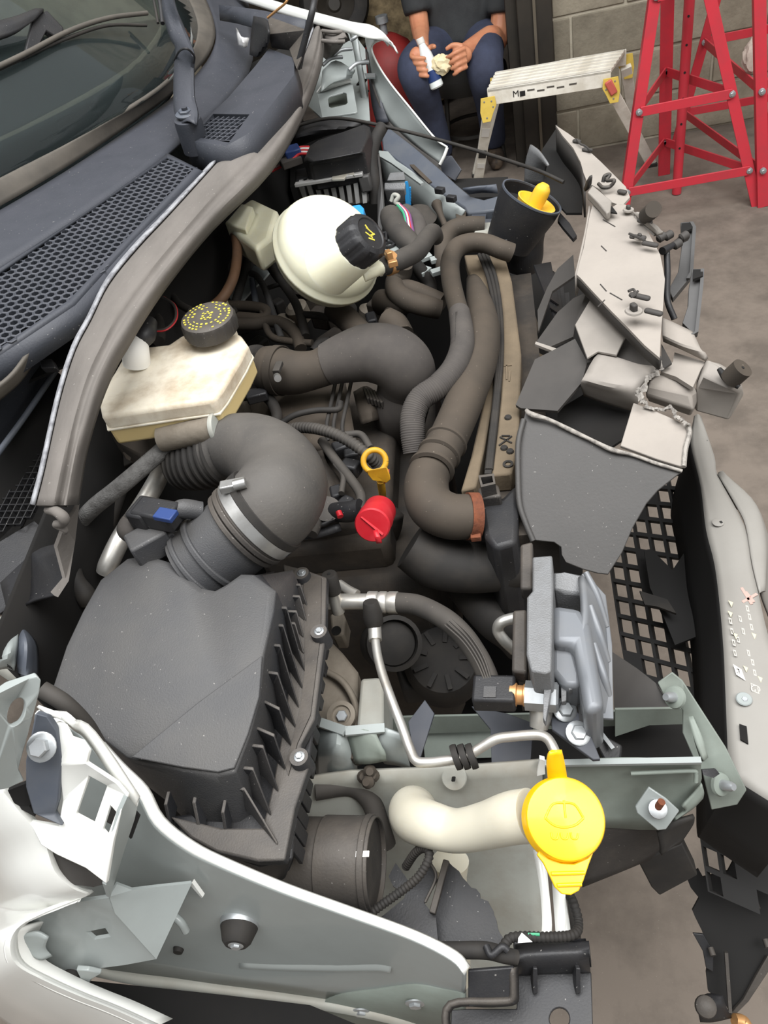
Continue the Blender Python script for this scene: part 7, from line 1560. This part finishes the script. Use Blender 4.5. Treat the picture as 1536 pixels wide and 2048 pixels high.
bm_ = thing('cross_beam', 'dark blue-grey support beam slanting to the far front corner', 'beam', cB(800, 1050, .8))
bpts = [(500, 840), (520, 790), (560, 792), (700, 900), (870, 1045), (960, 1130), (1050, 1205), (1130, 1225), (1220, 1200), (1232, 1285), (1130, 1300), (1030, 1310), (1010, 1275), (800, 1140), (640, 1020), (510, 920)]
zb_ = lambda y: 1.0 - (y - 800) * .00016
loft('beam', [[cB(x, y, zb_(y)) for x, y in bpts], [cB(x, y, zb_(y)) + V((0, 0, -.03)) for x, y in bpts]], 'bracket_blue', bm_, bevel=.003)
surf('end_channel', [[cB(1000, 1165, .955), cB(1100, 1150, .955), cB(1205, 1132, .955)], [cB(1040, 1195, .94), cB(1120, 1185, .94), cB(1215, 1190, .94)]], .004, 'bracket_blue', bm_, sub=(2, 2))
plate('beam_slot', [cB(x, y, .965) for x, y in ((650, 990), (690, 1000), (810, 1115), (790, 1125))], .003, 'rubber_brown', bm_)
for x, y in ((860, 1170), (930, 1220)): box('beam_clip', cB(x, y, .955), (.02, .012, .012), 'blackpl', bm_, rotz(-.6), bevel=.002)
plate('end_lug', [cB(x, y, .92) for x, y in ((950, 1265), (980, 1262), (1020, 1300), (1015, 1350), (960, 1345))], .004, 'rubber_brown', bm_, bevel=.001)
plate('foot', [cB(x, y, .915) for x, y in ((1060, 1300), (1200, 1290), (1190, 1370), (1100, 1390), (1040, 1400))], .004, 'bracket_dark', bm_, holes=[[cB(x, y, .915) for x, y in ((1145, 1310), (1190, 1312), (1180, 1345), (1140, 1345))]])
box('rad_bracket', cE(655, 185, .975), (.04, .05, .01), 'grey_paint_dusty', bm_, rotz(-.3), bevel=.002)
fi = thing('far_inner_wing', 'pale blue-grey far inner wing behind the relays', 'inner wing', cB(800, 1250, .6))
surf('sheet', [[cB(480, 930, .98), cB(640, 1020, .965), cB(820, 1160, .945), cB(1010, 1290, .93)], [cB(520, 1100, .93), cB(680, 1180, .92), cB(800, 1280, .91), cB(960, 1380, .9)], [cB(560, 1300, .86), cB(690, 1350, .85), cB(800, 1420, .84), cB(900, 1480, .83)], [cB(560, 1500, .76), cB(690, 1540, .75), cB(800, 1560, .75), cB(900, 1600, .75)]], .004, 'grey_paint', fi, sub=(3, 3))
tube('lifting_pin', [cB(840, 1255, .94), cB(860, 1310, .935), cB(890, 1385, .92)], [.011, .0065, .006], 'rubber_brown', fi, n=12)
lathe('black_grommet', [(.03, 0), (.032, .004), (.022, .006)], cB(745, 1330, .905), (.3, -.3, 1), 'blackpl_dusty', fi, n=28)
plate('bright_rail', [cB(x, y, 1.0) for x, y in ((485, 925), (540, 930), (590, 985), (760, 1120), (740, 1130), (560, 1000), (490, 960))], .004, 'grey_paint', fi)
# dark inner side wall far left of the bay
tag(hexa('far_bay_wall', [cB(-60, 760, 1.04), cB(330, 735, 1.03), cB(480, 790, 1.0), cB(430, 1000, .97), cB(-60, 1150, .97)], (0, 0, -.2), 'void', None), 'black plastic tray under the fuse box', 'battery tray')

fx = thing('fuse_box', 'black fuse box with domed lid at the far side', 'fuse box', cB(230, 900, .95))
cov = [(20, 985), (60, 895), (110, 862), (280, 805), (395, 762), (428, 780), (440, 830), (395, 945), (200, 985), (60, 1010)]
loft('lid', [[cB(230 + (x - 230) * .9, 880 + (y - 880) * .88, 1.105) for x, y in cov], [cB(x, y, 1.095) for x, y in cov], [cB(x, y, 1.095) + V((0, 0, -.05)) for x, y in cov]], 'blackpl', fx, bevel=.004)
loft('tray_lip', [[cB(x, y, 1.045) for x, y in ((-30, 1040), (120, 1010), (300, 965), (410, 945), (425, 975), (410, 1000), (160, 1060), (-30, 1110))], [cB(x, y, 1.045) + V((0, 0, -.06)) for x, y in ((-30, 1040), (120, 1010), (300, 965), (410, 945), (425, 975), (410, 1000), (160, 1060), (-30, 1110))]], 'blackpl', fx, bevel=.003)
for x, y in ((130, 1030), (235, 1000), (360, 965)): box('lip_clip', cB(x, y, 1.046), (.012, .02, .012), 'blackpl', fx, rotz(-.1), bevel=.002)
surf('black_scuttle', [[cB(20, 745, 1.09), cB(160, 720, 1.09), cB(370, 745, 1.08)], [cB(-20, 830, 1.085), cB(120, 800, 1.09), cB(330, 790, 1.07)], [cB(-60, 900, 1.06), cB(20, 890, 1.06), cB(110, 850, 1.06)]], .01, 'blackpl', fx, sub=(4, 4))
rw = thing('red_wires', 'bundle of red and white wires beside the fuse box', 'wires', cD(560, 220, 1.0))
for k in range(5):
    tube('wire', [cD(570, 180 + 8 * k, 1.08), cD(610, 140 + 10 * k, 1.085), cD(670, 135 + 11 * k, 1.085)], .0026, 'wire_red' if k % 2 == 0 else 'sticker_white', rw, n=8)
    tube('wire', [cD(440, 285 - 3 * k, 1.06), cD(520, 245 - 2 * k, 1.065), cD(600, 205 + 2 * k, 1.07)], .0026, 'wire_red' if k % 2 == 0 else 'sticker_white', rw, n=8)
box('plug', cD(570, 170, 1.085), (.03, .035, .02), 'label_blue', rw, rotz(.3), bevel=.003)
box('connector', cD(560, 225, 1.075), (.04, .025, .015), 'sleeve', rw, rotz(.4), bevel=.002)

hs = thing('ribbed_control_unit', 'ribbed grey aluminium control unit above the cream tank', 'control unit', cD(800, 430, .9))
zz_ = 1.055
f_top = [cD(590, 375, zz_), cD(1000, 305, zz_), cD(1030, 320, zz_), cD(610, 395, zz_)]
hexa('casing', [cD(590, 372, zz_), cD(985, 302, zz_), cD(1000, 480, zz_ - .045), cD(830, 510, zz_ - .045), cD(620, 480, zz_ - .04)], (0, .04, -.02), 'rubber_dark', hs, bevel=.002)
for i in range(9):
    t_ = i / 8
    a = cD(600 + 385 * t_, 365 - 62 * t_, zz_ + .006); b = cD(650 + 350 * t_, 500 - 15 * t_, zz_ - .045)
    plate('fin', [a, a + V((.0, .02, .0)), b + V((0, .02, 0)), b], 0, 'fin_alu', hs, ext=(.0085, 0, 0), bevel=.0008)
bar('top_bar', cD(585, 368, zz_ + .008), cD(1000, 300, zz_ + .008), .012, .006, 'fin_alu', hs, bevel=.001)
plate('mount_tab', [cD(x, y, zz_ + .012) for x, y in ((808, 250), (940, 235), (948, 305), (905, 300), (885, 330), (810, 335))], .004, 'grey_paint_dusty', hs, bevel=.0008)
lathe('tab_screw', [(.007, 0), (.006, .003)], cD(868, 292, zz_ + .0125), (0, 0, 1), 'zinc', hs, n=14)
box('side_ear', cD(1018, 345, zz_ - .01), (.02, .03, .03), 'module_dark', hs, bevel=.003)
hexa('blue_plug', [cD(850, 505, 1.06), cD(985, 485, 1.06), cD(1005, 505, 1.06), cD(1005, 570, 1.05), cD(960, 590, 1.05), cD(870, 545, 1.055)], (0, .01, -.03), 'blue_clip', hs, bevel=.003)
rly = thing('relay', 'grey square relay with a bright blue side clip', 'relay', cD(1200, 420, .9))
loft('case_top', [[cD(x, y, 1.035) for x, y in ((1165, 292), (1255, 285), (1262, 335), (1150, 340))], [cD(x, y, 1.03) for x, y in ((1150, 342), (1262, 337), (1262, 345), (1148, 350))]], 'module', rly, bevel=.002)
hexa('case', [cD(1132, 352, 1.03), cD(1262, 350, 1.03), cD(1258, 395, 1.02), cD(1130, 398, 1.02)], (0, .015, -.06), 'module', rly, bevel=.002)
hexa('socket', [cD(1128, 400, 1.015), cD(1256, 400, 1.015), cD(1255, 505, .98), cD(1140, 525, .98)], (0, .02, -.03), 'blackpl', rly, bevel=.002)
hexa('blue_clip', [cD(1255, 345, 1.032), cD(1278, 338, 1.032), cD(1288, 480, .99), cD(1262, 512, .985)], (0, .01, -.02), 'blue_clip', rly, bevel=.002)
for k in range(6): box('blue_tooth', cD(1288, 390 + 18 * k, 1.012 - .005 * k), (.005, .006, .004), 'blue_clip', rly)
tube('fuse_loop', [cD(1175, 470, 1.005), cD(1190, 430, 1.015), cD(1220, 440, 1.013), cD(1200, 475, 1.005), cD(1225, 490, 1.0)], .004, 'grey_paint_dusty', rly, n=8)
cb = thing('cable_duct', 'grey split cable duct with coloured wires by the relay', 'cable duct', cD(1280, 640, .85))
tube('duct', [cD(1170, 560, .99), cD(1210, 640, .99), cD(1270, 710, .99), cD(1330, 760, .99)], [.021, .022, .02, .015], 'rubber', cb, n=18)
tube('duct', [cD(1260, 530, .985), cD(1320, 580, .985), cD(1345, 650, .985), cD(1320, 720, .98)], [.014, .016, .015, .013], 'sleeve', cb, n=16)
for k, c_ in enumerate(('wire_green', 'wire_purple', 'sticker_white', 'wire_red', 'wire_purple')):
    tube('wire', [cD(1210 + 5 * k, 490, 1.0), cD(1250 + 8 * k, 540, 1.003), cD(1268 + 8 * k, 610, 1.003), cD(1285 + 7 * k, 680, 1.0)], .0026, c_, cb, n=6)
bc3 = thing('cable_bracket', 'black perforated cable bracket standing beside the ribbed unit', 'bracket', cD(1090, 400, .85))
plate('strip', [cD(x, y, z) for x, y, z in ((1060, 180, 1.06), (1090, 170, 1.06), (1115, 400, 1.03), (1130, 600, .99), (1105, 680, .98), (1090, 600, .99), (1090, 420, 1.02))], .006, 'module_dark', bc3, bevel=.001)
tube('cable', [cD(1120, 10, 1.09), cD(1070, 110, 1.075), cD(1050, 220, 1.06), cD(1065, 330, 1.04), cD(1080, 480, 1.0)], .012, 'rubber_dark', bc3, n=12)
plate('loop', [cD(x, y, .995) for x, y in ((1100, 660), (1150, 650), (1150, 705), (1095, 700))], .006, 'blackpl', bc3, holes=[[cD(x, y, .995) for x, y in ((1112, 668), (1138, 662), (1138, 692), (1112, 692))]])
plate('alloy_tab', [cD(x, y, .985) for x, y in ((1130, 690), (1165, 690), (1228, 765), (1200, 780), (1100, 775))], .004, 'grey_paint', bc3, bevel=.001)
lathe('tab_ring', [(.006, 0), (.011, 0), (.011, .003), (.006, .003)], cD(1165, 738, .987), (0, 0, 1), 'blackpl', bc3, n=18)
for x, y, a in ((1385, 815, .4), (1455, 825, .2), (1380, 900, .8), (1460, 900, .3)): box('shiny_clip', cD(x, y, .97), (.022, .014, .008), 'grey_paint', bc3, rotz(a), bevel=.001)
tag(tube('bonnet_cable', [cB(-10, 770, 1.10), cB(140, 732, 1.105), cB(260, 728, 1.105), cB(420, 755, 1.10), cB(600, 795, 1.085), cB(830, 853, 1.07), cB(1100, 930, 1.06), cB(1350, 1010, 1.06), cB(1480, 1055, 1.06), cB(1620, 1120, 1.05)], .0032, 'rubber_dark', None, n=10), 'thin black bonnet release cable spanning the bay', 'cable')
tag(tube('bonnet_stay', [cA(1395, -80, 1.34), cA(1375, 30, 1.32), cA(1340, 170, 1.28), cA(1305, 300, 1.24)], .0055, 'blackpl', None, n=10), 'black bonnet stay rod at the far end of the cowl', 'stay rod')
tag(tube('orange_wire', [cA(1270, -30, 1.34), cA(1255, 10, 1.33), cA(1215, 45, 1.32), cA(1175, 78, 1.31)], .002, 'copper_clip', None, n=8), 'loose orange wire above the far cowl end', 'wire')
tag(surf('foil_scrap', [[cA(1035, 120, 1.25), cA(1060, 160, 1.26), cA(1095, 165, 1.25)], [cA(1040, 165, 1.25), cA(1062, 175, 1.262), cA(1090, 185, 1.25)], [cA(1045, 200, 1.24), cA(1070, 210, 1.25), cA(1085, 205, 1.24)]], .003, 'fabric_foil', None, sub=(3, 3)), 'crumpled white foil scrap by the far cowl end', 'scrap')

# hoses and wires below the tank
ws_ = [([(-60, 640), (60, 770), (150, 765), (205, 800), (195, 860), (130, 905), (40, 900)], .0105, 'rubber', 'grey looped vacuum hose beside the brown bleed hose'),
       ([(300, 790), (275, 900), (245, 1000), (220, 1090), (205, 1160)], .0075, 'rubber_dark', 'straight black cable hanging left of the tank'),
       ([(310, 910), (350, 930), (395, 1000), (430, 1100), (470, 1220), (500, 1310)], .0058, 'module_dark', 'thin grey pipe bending down below the tank'),
       ([(320, 950), (335, 1040), (345, 1110)], .0055, 'bracket_blue', 'short blue-grey pipe below the tank'),
       ([(-60, 1105), (120, 1110), (300, 1115), (390, 1130), (420, 1160), (390, 1190), (300, 1185), (240, 1180)], .0095, 'rubber_brown', 'brown return hose looping right of the brake cap'),
       ([(230, 1225), (340, 1225), (430, 1205), (520, 1225), (590, 1290), (620, 1375)], .0105, 'rubber_brown', 'fat brown hose arching toward the turbo clamp'),
       ([(240, 720), (330, 750), (400, 800), (450, 900), (520, 990), (580, 1080), (620, 1180), (650, 1300)], .0075, 'rubber_dark', 'long dark harness curving under the tank rim'),
       ([(640, 1165), (720, 1170), (800, 1185)], .006, 'rubber_dark', 'dark stub pipe under the tank'),
       ([(380, 1130), (430, 1290), (560, 1330), (690, 1340)], .006, 'rubber_brown', 'lower brown fuel pipe behind the turbo hose'),
       ([(820, 1130), (890, 1180), (950, 1240), (1000, 1290)], .020, 'rubber_brown', 'wide brown pipe dropping behind the turbo bend'),
       ([(1150, 1200), (1200, 1230), (1240, 1300)], .021, 'rubber_brown', 'round brown pipe end right of the turbo bend'),
       ([(-60, 960), (0, 900), (40, 980), (20, 1080), (60, 1150)], .0115, 'rubber', 'grey hose rising behind the brake fluid cap'),
       ([(420, 1000), (500, 980), (560, 1010)], .004, 'rubber_dark', 'thin black wire loop under the tank'),
       ([(700, 1390), (740, 1340), (800, 1330)], .008, 'rubber_dark', 'small dark hose loop above the turbo elbow')]
for pts, r, mt_, lb in ws_:
    hi_ = len(pts)
    tag(tube('bay_hose' if r > .007 else 'bay_pipe', [cD(x, y, .985 - .0001 * max(0, y - 900)) for x, y in pts], r, mt_, None, n=12), lb, 'hose' if r > .007 else 'pipe')
wc = thing('white_bracket', 'white plastic bracket among the hoses below the tank arm', 'bracket', cD(280, 980, .9))
plate('plate', [cD(x, y, .955) for x, y in ((130, 930), (300, 915), (330, 860), (430, 900), (380, 960), (330, 1000), (250, 1095), (190, 1080))], .004, 'grey_paint', wc, bevel=.001)
plate('post', [cD(x, y, .975) for x, y in ((70, 825), (100, 820), (130, 1000), (175, 1090), (160, 1120), (95, 980))], .006, 'bread', wc)
pr2 = thing('pink_wire', 'thin pink-grey wire loop beside the brake sensor', 'wire', cG(960, 250, 1.0))
tube('loop', [cG(860, 320, 1.09), cG(960, 320, 1.09), cG(1025, 260, 1.09), cG(1020, 180, 1.09), cG(960, 135, 1.09), cG(930, 125, 1.09)], .0022, 'rubber', pr2, n=8)
tube('loop', [cG(860, 326, 1.09), cG(965, 325, 1.09), cG(1032, 262, 1.09), cG(1026, 178, 1.09), cG(960, 128, 1.09)], .0012, 'wire_red', pr2, n=6)
box('red_plug', cG(1060, 140, 1.03), (.012, .02, .015), 'wire_red', pr2, bevel=.003)
for k, (pts, r) in enumerate((([(880, 240), (920, 260), (935, 330), (930, 390)], .009), ([(900, 290), (925, 330), (925, 385)], .0075), ([(1000, 110), (1050, 170), (1120, 210)], .006))):
    tag(tube('sensor_lead', [cG(x, y, 1.05) for x, y in pts], r, 'rubber_dark', None, n=10), ('dark bent lead just right of the rubber seal', 'dark inner lead nested beside the seal', 'black lead reaching the brake cap')[k], 'lead')
# mixed low machinery under the hoses
lm = thing('injection_pump', 'dark oily injection pump castings below the hoses', 'injection pump', cD(400, 1200, .7))
random.seed(21)
for i in range(26):
    x, y = random.uniform(60, 1300), random.uniform(700, 1420)
    if x > 700: y = random.uniform(1050, 1400)
    p_ = cD(x, y, random.uniform(.80, .90))
    if i % 2: box('casting', p_, (random.uniform(.02, .06), random.uniform(.02, .06), .04), random.choice(['engine', 'rubber_dark', 'engine', 'blackpl']), lm, rotz(random.uniform(0, 3)), bevel=.004)
    else: lathe('boss', [(.02, -.03), (.022, 0), (.014, .006)], p_, (random.uniform(-.4, .4), random.uniform(-.6, .2), 1), random.choice(['engine', 'engine_alu', 'rubber_dark']), lm, n=16)
